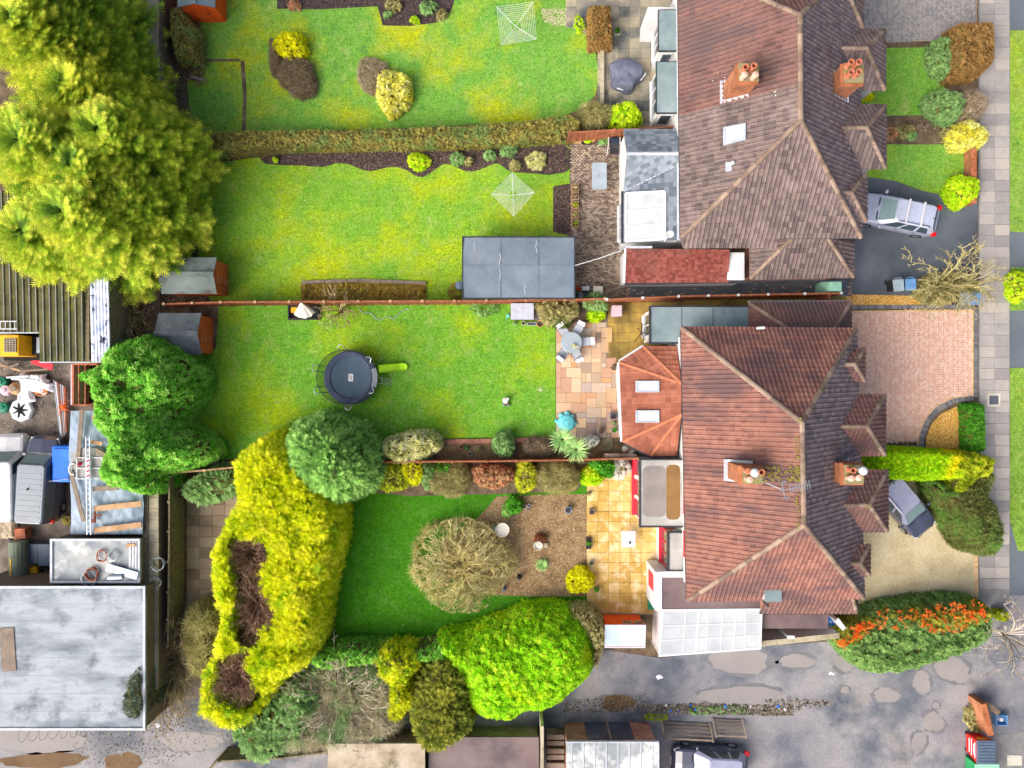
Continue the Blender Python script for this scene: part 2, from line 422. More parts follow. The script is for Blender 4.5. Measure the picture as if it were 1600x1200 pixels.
    if core:
        rp = poly; rings = [(.9, 0), (.9, .7), (.8, 1), (.6, 1), (.35, 1), (.12, 1)]; vs_ = []; fs = []; k = len(rp)
        for s_, fz in rings:
            q = cen + (rp - cen) * s_; zz = np.maximum(field(q) - corez, .03) * fz
            vs_ += [(a, b, c) for (a, b), c in zip(q, zz)]
        for i in range(len(rings) - 1):
            fs += [(i * k + j, i * k + (j + 1) % k, (i + 1) * k + (j + 1) % k, (i + 1) * k + j) for j in range(k)]
        fs.append(tuple(range((len(rings) - 1) * k, len(rings) * k)))
        mesh_obj('branches', np.array(vs_), fs, woody or M_wood_in, root, None)
    return root

def twiggy(name, label, cat, base, R, h, n, m, group=None, clip=0, r0=.02, arch=.5, sub=5, seed=1, sx=1, sy=1, lean=(0, 0), fill=None, flat=False, trunk=.0):
    """bare branching shrub: n main stems, each with side twigs; base is world (x,y)"""
    r = random.Random(seed); b = MB()
    bx, by = base
    def stem(p, az, L, rise, rad, depth):
        pts = [Vector(p)]; seg = 5; d = Vector((math.cos(az) * sx, math.sin(az) * sy, 0))
        for i in range(1, seg + 1):
            t = i / seg; a2 = r.uniform(-.25, .25); d = Matrix.Rotation(a2, 3, 'Z') @ d
            zz = rise * (math.sin(min(t * math.pi * .5 * (1 + arch), math.pi * .85)))
            q = pts[0] + Vector((0, 0, zz)); q.xy = pts[-1].xy + d.xy * L / seg
            if clip and (q.xy - Vector((bx, by))).length > R: q.xy = Vector((bx, by)) + (q.xy - Vector((bx, by))).normalized() * R * r.uniform(.95, 1.0)
            pts.append(Vector((q.x, q.y, max(.03, q.z))))
        b.tube(pts, [max(.011, rad * 1.25 * (1 - .7 * i / seg)) for i in range(seg + 1)], 3, r.random())
        if depth > 0:
            for _ in range(sub + 1):
                i = r.randint(1, seg); stem(pts[i], az + r.uniform(-1.1, 1.1), L * r.uniform(.25, .5) * (1 - .06 * i), rise * r.uniform(.05, .3) * (1 if r.random() < .7 else -.5), rad * .55, depth - 1)
    for i in range(n):
        az = 2 * math.pi * i / n + r.uniform(-.3, .3); L = R * r.uniform(.65, 1.0)
        stem((bx + r.uniform(-.1, .1), by + r.uniform(-.1, .1), trunk), az, L, (h - trunk) * r.uniform(.6, 1), r0 * r.uniform(.7, 1.2), 2 if sub > 0 else 0)
    root = thing(name, label, cat, (bx, by, 0), group)
    b.build('branches', m, root)
    if trunk: MB().tube([(bx, by, 0), (bx, by, trunk + .1)], [r0 * 3, r0 * 2], 8).build('trunk', m, root)
    return root

def conifer(name, label, base, h, R, m, mw, nb=150, ns=9, size=.75, seed=1, group=None, t0=.12, tip=.5, leaf='spray'):
    r = np.random.default_rng(seed); bx, by = base
    pos, X, Z, S, T = [], [], [], [], []; wood = MB()
    wood.tube([(bx, by, 0), (bx, by, h * .5), (bx, by, h * .93)], [h * .022, h * .014, .03], 8)
    ga = math.pi * (3 - math.sqrt(5))
    for i in range(nb):
        t = t0 + (1 - t0) * ((i + .5) / nb) ** .85
        z = h * t; az = i * ga + r.uniform(-.3, .3)
        L = R * (1 - t) ** .5 * r.uniform(.72, 1.12) + .25
        el = .15 + .9 * t ** 2 + r.uniform(-.12, .12)
        d = np.array([math.cos(az), math.sin(az), 0]); tip_p = np.array([bx, by, z]) + d * L * math.cos(el * .6) + np.array([0, 0, L * math.sin(el) * .55])
        b0 = np.array([bx, by, z]); mid = (b0 + tip_p) / 2 + np.array([0, 0, -.08 * L])
        if L > .8: wood.tube([b0, mid, b0 + (tip_p - b0) * .9], [.05, .03, .01], 4)
        dirn = (tip_p - b0) / np.linalg.norm(tip_p - b0); side = np.cross(dirn, [0, 0, 1.]); side /= np.linalg.norm(side)
        upv = np.cross(side, dirn)
        bt = r.uniform(-.28, .28); k = max(4, int(ns * (L / R) ** .8) + 1)
        for j in range(k):
            s = .25 + .78 * (j + r.uniform(0, .8)) / k
            q = b0 * (1 - s) + tip_p * s + np.array([0, 0, -.08 * L * math.sin(math.pi * s)])
            for sg in (-1, 1, 0):
                if sg == 0 and s < .6: continue
                a = sg * r.uniform(.25, .95)
                dd = dirn * math.cos(a) + side * math.sin(a) + np.array([0, 0, r.uniform(-.12, .25)])
                pos.append(q + r.normal(0, .07, 3)); X.append(dd); Z.append(upv + r.normal(0, .35, 3) + np.array([0, 0, .5]))
                S.append(size * r.uniform(.6, 1.15) * (1.1 - .35 * t)); T.append(np.clip(tip * s + (1 - tip) * .5 + bt + r.normal(0, .14), 0, 1))
    V, Fc, k = inst(leaf, np.array(pos), np.array(X), norm(np.array(Z)), np.array(S))
    V[:, 2] = np.maximum(V[:, 2], .05)
    T = np.repeat(np.array(T), k) + np.tile(np.linspace(-.28, .26, k), len(pos))
    root = thing(name, label, 'tree', (bx, by, 0), group)
    mesh_obj('crown', V, Fc, m, root, np.clip(T, 0, 1)); wood.build('trunk', mw, root)
    return root

def scatter(name, label, cat, poly, n, m, smin, smax, z=.0, kind='stuff', flat=.5, world=False, parent=None):
    pl = np.asarray(poly) if world else wpoly(poly); p = sample_poly(pl, n); n = len(p)
    tv = np.array([(1, 0, 0), (-.5, .8, 0), (-.6, -.7, 0), (.1, .05, .7)], float); tf = np.array([(0, 1, 3), (1, 2, 3), (2, 0, 3)])
    a = RNG.uniform(0, 6.28, n); s = RNG.uniform(smin, smax, n); c, sn = np.cos(a), np.sin(a); asp = RNG.uniform(.4, 1, n)
    X = tv[None, :, 0] * s[:, None]; Y = tv[None, :, 1] * (s * asp)[:, None]; Z = tv[None, :, 2] * (s * flat)[:, None]
    V = np.stack([p[:, 0:1] + X * c[:, None] - Y * sn[:, None], p[:, 1:2] + X * sn[:, None] + Y * c[:, None], z + Z], 2).reshape(-1, 3)
    Fc = (np.arange(n)[:, None, None] * 4 + tf[None]).reshape(-1, 3)
    return mesh_obj(name, V, Fc, m, parent, np.repeat(RNG.random(n), 3), label, cat, kind=kind)
def grass(label, poly, m, dens=70, size=.06, z=.02, holes=()):
    pl = wpoly(poly); n = int(area(pl) * dens); p = sample_poly(pl, n)
    for hpoly in holes: p = p[~pip(wpoly(hpoly), p)]
    n = len(p)
    pos = np.column_stack([p, np.full(n, z - .005)]); V, Fc, k = inst('blade', pos, np.column_stack([RNG.normal(size=(n, 2)), np.zeros(n)]), norm(np.array([0, 0, 1.]) + .25 * rand_dirs(n)), size * RNG.uniform(.6, 1.4, n))
    return mesh_obj('grass', V, Fc, m, None, np.repeat(RNG.random(n), k), label, 'grass', kind='stuff')

# ------------------------------------------------------------------ roofs
def clip_half(poly, a, b):       # keep the part of a 2D polygon left of a->b
    out = []; n = len(poly)
    def sd(p): return (b[0] - a[0]) * (p[1] - a[1]) - (b[1] - a[1]) * (p[0] - a[0])
    for i in range(n):
        p, q = poly[i], poly[(i + 1) % n]; sp_, sq = sd(p), sd(q)
        if sp_ >= 0: out.append(p)
        if (sp_ > 0 > sq) or (sp_ < 0 < sq):
            t = sp_ / (sp_ - sq); out.append((p[0] + (q[0] - p[0]) * t, p[1] + (q[1] - p[1]) * t))
    return out
def face_frame(f):
    A, B = Vector(f[0]), Vector(f[1]); u = (B - A).normalized(); nrm = Vector((0, 0, 0)); n = len(f)
    for i in range(n): nrm += (Vector(f[i]) - A).cross(Vector(f[(i + 1) % n]) - A)
    nrm.normalize()
    if nrm.z < 0: nrm = -nrm
    v = nrm.cross(u).normalized(); return A, u, v, nrm
def tile_h(x, y, w_, g, roll): # local height above the deck inside a tile
    fx = x / w_
    return .012 + .065 * (1 - y / g) + roll * max(0, 1 - abs(fx - .72) / .26)
def tile_roof(parent, faces, m, w_=.23, g=.31, roll=.04, nsep=0, name='tile', seed=0, mats=None):
    """faces: [eave a, eave b, ...] polygons, going round anticlockwise as seen from above"""
    r = random.Random(seed); J = {}; full = []
    for f in faces:
        A, u, v, nr = face_frame(f)
        P2 = [((Vector(p) - A).dot(u), (Vector(p) - A).dot(v)) for p in f]
        umin = min(p[0] for p in P2); umax = max(p[0] for p in P2); vmax = max(p[1] for p in P2); vmin = min(0, min(p[1] for p in P2))
        for j in range(int(math.floor(vmin / g)), int(vmax / g) + 1):
            for i in range(int(umin / w_) - 1, int(umax / w_) + 1):
                x0, y0 = i * w_, j * g; tint = r.random(); lift = r.uniform(0, .008)
                c = (A + u * (x0 + w_ / 2) + v * (y0 + g / 2))
                rect = [(x0, y0), (x0 + w_, y0), (x0 + w_, y0 + g), (x0, y0 + g)]
                q = rect
                for k in range(len(P2)):
                    q = clip_half(q, P2[k], P2[(k + 1) % len(P2)])
                    if len(q) < 3: break
                if len(q) < 3: continue
                isfull = len(q) == 4 and all(abs(a[0] - b[0]) < 1e-6 and abs(a[1] - b[1]) < 1e-6 for a, b in zip(sorted(q), sorted(rect)))
                mm = mats(c, nr) if mats else m
                if isfull and nsep:
                    cv = Vector((0, 0, H)) - c; full.append((nr.dot(cv.normalized()) / cv.length_squared, A + u * x0 + v * y0 + nr * lift, u, v, nr, tint, mm)); continue
                J.setdefault(mm.name, (MB(), mm)); add_tile(J[mm.name][0], A, u, v, nr, P2, x0, y0, w_, g, roll, lift, tint, clip=not isfull)
    full.sort(key=lambda t: -t[0])
    tm = {}
    for idx, (_, o, u, v, nr, tint, mm) in enumerate(full):
        if idx < nsep:
            if mm.name not in tm:
                b = MB(); add_tile(b, Vector((0, 0, 0)), Vector((1, 0, 0)), Vector((0, 1, 0)), Vector((0, 0, 1)), None, 0, 0, w_, g, roll, 0, .5, clip=False)
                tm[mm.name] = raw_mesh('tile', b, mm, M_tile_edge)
            M = Matrix((u, v, nr)).transposed().to_4x4(); M.translation = o
            piece('tile', tm[mm.name], parent, M)
        else:
            J.setdefault(mm.name, (MB(), mm)); add_tile(J[mm.name][0], o, u, v, nr, None, 0, 0, w_, g, roll, 0, tint, clip=False)
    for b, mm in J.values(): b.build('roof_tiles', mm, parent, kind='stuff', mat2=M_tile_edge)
def add_tile(b, A, u, v, nr, P2, x0, y0, w_, g, roll, lift, tint, clip):
    cuts = [0, .46, .72, 1.0]
    for a, c in zip(cuts[:-1], cuts[1:]):
        q = [(x0 + a * w_, y0), (x0 + c * w_, y0), (x0 + c * w_, y0 + g), (x0 + a * w_, y0 + g)]
        if clip:
            for k in range(len(P2)):
                q = clip_half(q, P2[k], P2[(k + 1) % len(P2)])
                if len(q) < 3: break
            if len(q) < 3: continue
        W = [A + u * p[0] + v * p[1] + nr * (lift + tile_h(p[0] - x0, p[1] - y0, w_, g, roll)) for p in q]
        b.poly(W, tint)
        for k in range(len(q)):
            p, s = q[k], q[(k + 1) % len(q)]
            if abs(p[1] - y0) < 1e-6 and abs(s[1] - y0) < 1e-6:
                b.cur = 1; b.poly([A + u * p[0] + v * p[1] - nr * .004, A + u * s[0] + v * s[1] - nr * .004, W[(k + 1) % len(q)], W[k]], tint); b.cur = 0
def ridge_run(parent, a, b, m, r=.13, L=.45, name='ridge_tile', lift=.03):
    a, b = Vector(a), Vector(b); d = b - a; n = max(1, round(d.length / L)); x = d.normalized()
    y = Vector((0, 0, 1)).cross(x).normalized(); z = x.cross(y); seg = d.length / n
    key = (m.name, round(seg, 2), r)
    if key not in RIDGE:
        mb = MB(); l = seg; k = 6
        for e, rr in ((0, r), (l * 1.04, r * .93)):
            for i in range(k + 1):
                an = math.pi * (-.08 + 1.16 * i / k); mb.v.append((e, rr * math.cos(an), rr * .75 * math.sin(an)))
        mb.f = [(i + 1, i, k + 1 + i, k + 2 + i) for i in range(k)] + [tuple(range(k + 1)), tuple(range(2 * k + 1, k, -1))]
        RIDGE[key] = raw_mesh('ridge_tile', mb, m)
    for i in range(n):
        M = Matrix((x, y, z)).transposed().to_4x4(); M.translation = a + x * seg * i + Vector((0, 0, lift + random.uniform(0, .006)))
        piece(name, RIDGE[key], parent, M)
RIDGE = {}
SLABS = {}
def slab_piece(parent, x, y, w_, d_, z, th, m, name='slab', rz=0.0, tilt=.004):
    key = (m.name, round(w_, 2), round(d_, 2))
    if key not in SLABS:
        e = .012; b = MB(); w2, d2 = w_ / 2, d_ / 2
        lo = [(-w2, -d2, 0), (w2, -d2, 0), (w2, d2, 0), (-w2, d2, 0)]; mid = [(a, c, th - e) for a, c, _ in lo]; hi = [(a * (1 - e / w2), c * (1 - e / d2), th) for a, c, _ in lo]
        b.add(lo + mid + hi, [(8, 9, 10, 11)] + [(i, (i + 1) % 4, 4 + (i + 1) % 4, 4 + i) for i in range(4)] + [(4 + i, 4 + (i + 1) % 4, 8 + (i + 1) % 4, 8 + i) for i in range(4)])
        SLABS[key] = raw_mesh(name, b, m)
    M = Matrix.Translation((x, y, z + random.uniform(0, .006))) @ Matrix.Rotation(rz, 4, 'Z') @ Matrix.Rotation(random.uniform(-tilt, tilt), 4, 'X') @ Matrix.Rotation(random.uniform(-tilt, tilt), 4, 'Y')
    return piece(name, SLABS[key], parent, M)
def slab_grid(parent, x0, y0, x1, y1, w_, d_, z, m, gap=.012, poly=None, th=.04, jit=False, name='slab', offset=0):
    nx, ny = max(1, round((x1 - x0) / w_)), max(1, round((y1 - y0) / d_)); sw, sd_ = (x1 - x0) / nx, (y1 - y0) / ny
    for j in range(ny):
        for i in range(nx):
            cx, cy = x0 + (i + .5) * sw + (offset * sw * (j % 2)), y0 + (j + .5) * sd_
            if poly is not None and not pip(poly, np.array([[cx, cy]]))[0]: continue
            slab_piece(parent, cx, cy, sw - gap, sd_ - gap, z, th, m, name)
def slab_random(parent, x0, y0, x1, y1, cell, z, m, poly=None, gap=.015, seed=1, th=.04):
    """random-coursed slabs of 1x1, 2x1, 1x2, 2x2 cells"""
    r = random.Random(seed); nx, ny = int((x1 - x0) / cell), int((y1 - y0) / cell); used = [[0] * ny for _ in range(nx)]
    for j in range(ny):
        for i in range(nx):
            if used[i][j]: continue
            opts = [(2, 2), (2, 3), (3, 2), (2, 1), (1, 2), (2, 2), (3, 2), (1, 1)]; r.shuffle(opts); opts.append((1, 1))
            for a, c in opts:
                if i + a <= nx and j + c <= ny and not any(used[i + p][j + q] for p in range(a) for q in range(c)): break
            for p in range(a):
                for q in range(c): used[i + p][j + q] = 1
            cx, cy = x0 + (i + a / 2) * cell, y0 + (j + c / 2) * cell
            if poly is not None and not pip(poly, np.array([[cx, cy]]))[0]: continue
            slab_piece(parent, cx, cy, a * cell - gap, c * cell - gap, z, th, m)
def bricks_flat(name, poly, m, z, L=.2, W=.1, mode='herring', rot=math.pi / 4, gap=.008, parent=None, kind='stuff', holes=()):
    """small paving bricks, joined into one part"""
    pl = wpoly(poly); c = pl.mean(0); R = max(np.hypot(*(pl - c).T)) + .5; out = []
    n = int(R / W) + 2
    if mode == 'herring':
        for i in range(-n, n):
            for j in range(-n // 2 - 1, n // 2 + 1):
                # classic herringbone lattice
                bx, by = (i + 4 * j) * W, (i) * W
                out.append((bx + W, by + W / 2, 0)); out.append((bx + 2.5 * W, by, 1))
        out = [(x, y, o) for x, y, o in out]
    else:
        for j in range(-n, n):
            for i in range(-n // 2, n // 2): out.append(((i + .5 * (j % 2)) * L, j * W, 0))
    a = np.array(out); cs, sn = math.cos(rot), math.sin(rot)
    xy = np.stack([a[:, 0] * cs - a[:, 1] * sn, a[:, 0] * sn + a[:, 1] * cs], 1) + c
    ok = pip(pl, xy)
    for hp in holes: ok &= ~pip(wpoly(hp), xy)
    xy, o = xy[ok], a[ok, 2]; k = len(xy)
    ang = rot + o * math.pi / 2; cs, sn = np.cos(ang), np.sin(ang); l2, w2 = (L - gap) / 2, (W - gap) / 2
    V = np.zeros((k, 8, 3)); zj = z + RNG.uniform(0, .006, k)
    for q, (sx, sy) in enumerate(((-1, -1), (1, -1), (1, 1), (-1, 1))):
        for t in (0, 1):
            x, y = sx * (l2 - .006 * t), sy * (w2 - .006 * t)
            V[:, q + 4 * t, 0] = xy[:, 0] + x * cs - y * sn; V[:, q + 4 * t, 1] = xy[:, 1] + x * sn + y * cs; V[:, q + 4 * t, 2] = zj - (.02 if t == 0 else 0)
    tf = np.array([(4, 5, 6, 7), (0, 1, 5, 4), (1, 2, 6, 5), (2, 3, 7, 6), (3, 0, 4, 7)])
    Fc = (np.arange(k)[:, None, None] * 8 + tf[None]).reshape(-1, 4)
    return mesh_obj(name, V.reshape(-1, 3), Fc, m, parent, np.repeat(RNG.random(k), 5), kind=kind)
# ------------------------------------------------------------------ the materials of this place
M_soil = mat('soil', [C(70, 60, 48), C(104, 90, 72), C(128, 114, 92)], 1.6, bump=.8, bscale=18)
M_wood_in = mat('inner_branches', [C(86, 80, 44), C(112, 104, 58)], 3, bump=.5)
M_lawn_n = lawn_mat('lawn_north', C(112, 168, 64), C(178, 188, 28), C(90, 150, 64), C(148, 176, 96), .48, .66)
M_lawn_m = lawn_mat('lawn_middle', C(120, 172, 52), C(172, 190, 24), C(98, 158, 52), C(150, 178, 88), .44, .64)
M_lawn_t = lawn_mat('lawn_trampoline', C(106, 166, 50), C(156, 184, 22), C(86, 152, 52), C(144, 174, 90), .47, .66)
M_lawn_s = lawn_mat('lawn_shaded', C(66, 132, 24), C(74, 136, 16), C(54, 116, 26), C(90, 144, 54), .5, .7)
M_lawn_f = lawn_mat('lawn_front', C(114, 168, 64), C(152, 180, 36), C(98, 154, 60), C(156, 178, 96), .5, .7)
M_verge = lawn_mat('verge_grass', C(132, 174, 68), C(166, 186, 50), C(104, 150, 60), C(166, 180, 104), .48, .68)
M_grass = leaf_mat('grass_blades', [C(96, 160, 40), C(132, 184, 40), C(176, 202, 40)], trans=.2, scale=.3)
M_grass_s = leaf_mat('grass_blades_deep', [C(46, 112, 18), C(66, 136, 22), C(86, 150, 40)], trans=.2)
M_mulch = mat('mulch', [C(44, 38, 40), C(66, 56, 56), C(88, 74, 68)], 5, bump=1, bscale=22, fine=.5)
M_chip = mat('mulch_chips', [C(40, 34, 36), C(78, 64, 58), C(130, 108, 92)], 3, tint=.8, bump=0)
M_bark = mat('bark_ground', [C(112, 92, 66), C(140, 116, 84), C(158, 138, 104)], 1.4, bump=1, bscale=20, fine=.4)
M_barkchip = mat('bark_chips', [C(90, 70, 48), C(146, 120, 84), C(196, 172, 130)], 3, tint=.8, bump=0)
M_sand = mat('sandstone', [C(152, 132, 122), C(190, 166, 136), C(204, 150, 108), C(176, 164, 156), C(214, 186, 152), C(186, 148, 124)], 1.2, rnd=.9, lo=.08, hi=.92, bump=.3, bscale=14, fine=.16)
M_joint = mat('jointing', [C(150, 134, 114), C(170, 154, 130)], 3)
M_yell = mat('yellow_paving', [C(178, 146, 72), C(202, 168, 92), C(216, 190, 128)], 1.3, rnd=.25, bump=.3, fine=.12, patch=(C(230, 208, 168), 1.9, .5, .66))
M_yellold = mat('mossy_paving', [C(118, 100, 52), C(156, 134, 70), C(186, 156, 76)], .8, rnd=.15, bump=.4, fine=.2, patch=(C(104, 88, 50), .6, .5, .72))
M_greyslab = mat('weathered_slabs', [C(110, 112, 106), C(150, 146, 130), C(176, 166, 140)], .9, rnd=.3, bump=.4, fine=.2, patch=(C(80, 88, 92), .45, .48, .62))
M_brownslab = mat('brown_slabs', [C(120, 104, 90), C(146, 128, 110), C(160, 146, 126)], .9, rnd=.3, bump=.4, fine=.2)
M_pave = mat('pavement_slab', [C(146, 144, 142), C(162, 160, 156), C(178, 172, 164)], 1.1, rnd=.4, bump=.3, bscale=16, fine=.14)
M_pavebed = mat('pavement_bed', [C(118, 120, 122), C(140, 140, 138)], 2)
M_asph = mat('asphalt_drive', [C(72, 80, 89), C(90, 98, 107), C(106, 114, 123)], .35, bump=.6, bscale=40, fine=.25, rough=.7, spec=.35)
M_road = mat('road', [C(92, 102, 110), C(110, 120, 128)], .4, bump=.5, bscale=40, fine=.2)
M_alley = mat('wet_asphalt', [C(96, 102, 112), C(126, 128, 134), C(148, 147, 149), C(138, 134, 131)], .28, 8, bump=.9, bscale=14, fine=.25, rough=.7, spec=.2, rvar=.15, patch=(C(84, 92, 103), .22, .5, .64))
M_alleyb = mat('alley_dirt', [C(108, 100, 92), C(134, 124, 114), C(156, 146, 136)], .9, 7, bump=.8, fine=.3)
M_puddle = mat('puddle_water', [C(138, 136, 136), C(152, 148, 146)], .5, rough=.45, bump=0, spec=.08, fine=0)
M_puddleb = mat('muddy_puddle', [C(100, 78, 54), C(120, 98, 72)], .6, rough=.5, bump=0, spec=.06, fine=0)
M_block = mat('block_paving', [C(104, 92, 84), C(134, 118, 106), C(166, 150, 134)], .8, tint=.5, bump=.3, patch=(C(196, 188, 160), 5.5, .56, .66))
M_blockgrey = mat('grey_blocks', [C(132, 134, 136), C(152, 150, 148), C(164, 160, 156)], .8, tint=.5, bump=.2)
M_brickpave = mat('brick_drive', [C(218, 180, 160), C(230, 196, 178), C(236, 208, 192), C(224, 180, 158)], .7, tint=.5, bump=.2, fine=.08)
M_edging = mat('brick_edging', [C(206, 170, 120), C(222, 190, 146)], 3, tint=.6, bump=.2)
M_sett = mat('grey_setts', [C(104, 106, 110), C(134, 134, 134)], 3, tint=.6, bump=.2)
M_gold = mat('gold_gravel', [C(170, 124, 40), C(206, 158, 66), C(228, 188, 112)], 9, bump=1, bscale=26, fine=.4)
M_goldchip = mat('gold_stones', [C(160, 112, 40), C(214, 164, 70), C(242, 214, 150)], 3, tint=.85, bump=0)
M_beige = mat('beige_gravel', [C(176, 164, 128), C(196, 184, 146), C(208, 198, 166)], .9, bump=.9, bscale=30, fine=.3)
M_beigechip = mat('beige_stones', [C(160, 146, 112), C(200, 188, 150), C(226, 218, 190)], 3, tint=.85, bump=0)
M_yard = mat('yard_dirt', [C(84, 78, 72), C(112, 104, 96), C(136, 126, 114)], 1.2, bump=.9, fine=.3)
M_wtile_r = mat('roof_tile_red', [C(92, 70, 66), C(112, 84, 78), C(128, 96, 88), C(102, 80, 78)], .7, tint=.18, bump=.5, bscale=12, fine=.25, patch=(C(96, 80, 80), .5, .46, .64, (.5, 1.6, .5)))
M_tile_red = mat('roof_tile_terracotta', [C(110, 78, 72), C(134, 94, 84), C(150, 108, 94), C(124, 88, 80)], .6, tint=.18, bump=.5, bscale=12, fine=.2, patch=(C(100, 78, 78), .5, .46, .62, (.5, 1.6, .5)))
M_tile_grey = mat('roof_tile_grey_brown', [C(88, 78, 78), C(106, 94, 92), C(124, 110, 106), C(98, 86, 86)], .7, tint=.3, bump=.5, bscale=12, fine=.22, patch=(C(138, 122, 120), .6, .54, .72))
M_tile_edge = mat('tile_edge_shade', [C(60, 48, 46), C(80, 64, 60)], 3, bump=.3)  # shadow line under each tile lip, painted as a dark edge colour
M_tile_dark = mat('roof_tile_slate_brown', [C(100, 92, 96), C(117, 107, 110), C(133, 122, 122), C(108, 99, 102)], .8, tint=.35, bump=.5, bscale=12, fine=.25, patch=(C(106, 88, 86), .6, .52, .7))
M_ridge = mat('ridge_tiles', [C(112, 96, 86), C(140, 120, 106), C(158, 140, 124)], 2.5, rnd=.4, bump=.4, fine=.25, patch=(C(112, 112, 74), 2.2, .56, .7))
M_lichen = mat('lichen', [C(214, 210, 196), C(232, 230, 220)], 3, bump=0)
M_moss = mat('moss', [C(104, 98, 44), C(128, 118, 62)], 4, bump=.4)
M_orangetile = mat('orange_tile', [C(132, 80, 64), C(152, 94, 74), C(166, 108, 88)], .8, tint=.3, bump=.3, fine=.12)
M_orangeridge = mat('orange_ridge', [C(168, 104, 76), C(184, 118, 88)], 2, bump=.2)
M_redtile = mat('small_red_tile', [C(122, 66, 58), C(146, 80, 70), C(160, 98, 86)], .8, tint=.4, bump=.3, fine=.15, patch=(C(96, 78, 76), .5, .54, .7))
M_slate = mat('slate', [C(96, 108, 120), C(116, 128, 140), C(134, 146, 158)], .8, tint=.5, bump=.2, fine=.1, rough=.55, spec=.4)
M_lead = mat('lead', [C(168, 178, 188), C(196, 204, 212)], 3, rough=.5, spec=.4)
M_felt = mat('felt_blue_grey', [C(98, 112, 126), C(110, 125, 138), C(122, 135, 147)], .7, bump=.3, bscale=30, fine=.1, patch=(C(126, 138, 148), .6, .52, .7))
M_feltg = mat('felt_green_grey', [C(104, 124, 128), C(124, 142, 146), C(140, 156, 160)], .6, bump=.3, fine=.1, patch=(C(90, 108, 124), .5, .5, .7))
M_felts = mat('felt_stained', [C(146, 148, 146), C(166, 166, 162), C(184, 186, 184)], .8, bump=.3, fine=.08)
M_feltp = mat('felt_ponding', [C(120, 116, 114), C(138, 132, 128), C(150, 142, 136)], .7, bump=.2, fine=.06, rough=.5)
M_feltbr = mat('felt_silt', [C(118, 88, 52), C(138, 108, 66)], .9, bump=.2, fine=.1, rough=.5)
M_feltb = mat('felt_brown_wet', [C(84, 72, 76), C(112, 96, 96), C(126, 110, 108)], .6, bump=.3, fine=.08, rough=.35, spec=.5)
M_feltd = mat('felt_dark', [C(72, 78, 84), C(98, 106, 112), C(122, 130, 136)], .9, bump=.5, fine=.15, patch=(C(130, 140, 140), .8, .55, .75))
M_feltgr = mat('felt_green', [C(84, 96, 92), C(108, 122, 120), C(126, 138, 138)], .7, bump=.4, fine=.1, patch=(C(76, 62, 56), .6, .56, .7))
M_conc = mat('concrete_roof', [C(118, 128, 136), C(146, 156, 164), C(170, 180, 187), C(156, 164, 168)], .6, 9, bump=.4, fine=.1, patch=(C(112, 121, 128), .8, .5, .68), stretch=(.55, 1.5, 1), spec=.08, rough=.95)
M_concd = mat('concrete_roof_dark', [C(118, 128, 134), C(150, 158, 162), C(186, 190, 188)], .7, 8, bump=.4, fine=.1, patch=(C(214, 218, 214), .5, .5, .6))
M_wallc = mat('concrete_wall', [C(140, 132, 112), C(170, 162, 138), C(190, 184, 160)], .8, bump=.5, fine=.2)
M_wallb = mat('wall_brown', [C(104, 90, 76), C(126, 110, 92)], 1.2, bump=.5, fine=.2)
M_render = mat('white_render', [C(200, 203, 204), C(214, 216, 216)], .8, bump=.15, fine=.04)
M_white = mat('white_paint', [C(200, 204, 208), C(212, 216, 219)], 1.5, bump=0, rough=.5, fine=.03, spec=.2)
M_upvc = gloss('white_plastic', C(212, 215, 218), .3)
M_poly = mat('polycarbonate', [C(158, 166, 172), C(174, 181, 186), C(186, 192, 196)], .7, rough=.4, bump=.1, fine=.05, spec=.3)
M_glass = gloss('window_glass', C(60, 74, 84), .04, spec=.8)
M_skyl = gloss('skylight_glass', C(168, 178, 198), .15, spec=.5)
M_frame_g = mat('grey_frame', [C(150, 160, 172), C(176, 184, 194)], 2, bump=0, rough=.4)
M_red = mat('red_paint', [C(214, 36, 58), C(226, 56, 74)], 2, bump=0, rough=.45)
M_brick = brick_mat('orange_brick', C(184, 112, 74), C(160, 92, 62), C(150, 128, 104))
M_brickp = brick_mat('pink_brick', C(176, 124, 104), C(160, 108, 90), C(160, 140, 124))
M_pot_t = mat('terracotta', [C(176, 104, 78), C(196, 124, 96)], 3, bump=.1)
M_pot_p = mat('pink_cowl', [C(216, 168, 148), C(226, 184, 166)], 3, bump=.1)
M_black = mat('black_plastic', [C(38, 40, 44), C(54, 56, 60)], 3, bump=.1, rough=.5)
M_dark = mat('dark_void', [C(26, 26, 28), C(36, 36, 38)], 3, bump=0)
M_gutter = mat('gutter', [C(44, 48, 54), C(62, 66, 72)], 3, bump=0, rough=.4)
M_fence = mat('fence_orange', [C(124, 78, 54), C(152, 94, 66), C(170, 112, 80)], 1.2, bump=.4, stretch=(4, 4, 1), fine=.15)
M_fence_d = mat('fence_dark', [C(96, 90, 68), C(122, 114, 88), C(142, 132, 106)], 1.2, bump=.5, stretch=(3, 3, 6), fine=.2)
M_shed_o = mat('shed_orange', [C(190, 92, 44), C(212, 110, 56)], 2, bump=.3, stretch=(1, 1, 6), fine=.1)
M_shed_v = mat('shed_vivid', [C(220, 84, 22), C(236, 100, 34)], 2, bump=.2, fine=.08)
M_timber = mat('timber', [C(158, 124, 92), C(182, 148, 112), C(200, 170, 136)], 2, bump=.3, stretch=(1, 1, 1), fine=.2)
M_timberw = mat('weathered_timber', [C(120, 108, 96), C(150, 136, 120)], 2, bump=.4, fine=.2)
M_ply = mat('beige_board', [C(156, 144, 122), C(178, 166, 144), C(192, 184, 166)], .9, bump=.3, fine=.15, patch=(C(120, 112, 90), .8, .54, .68))
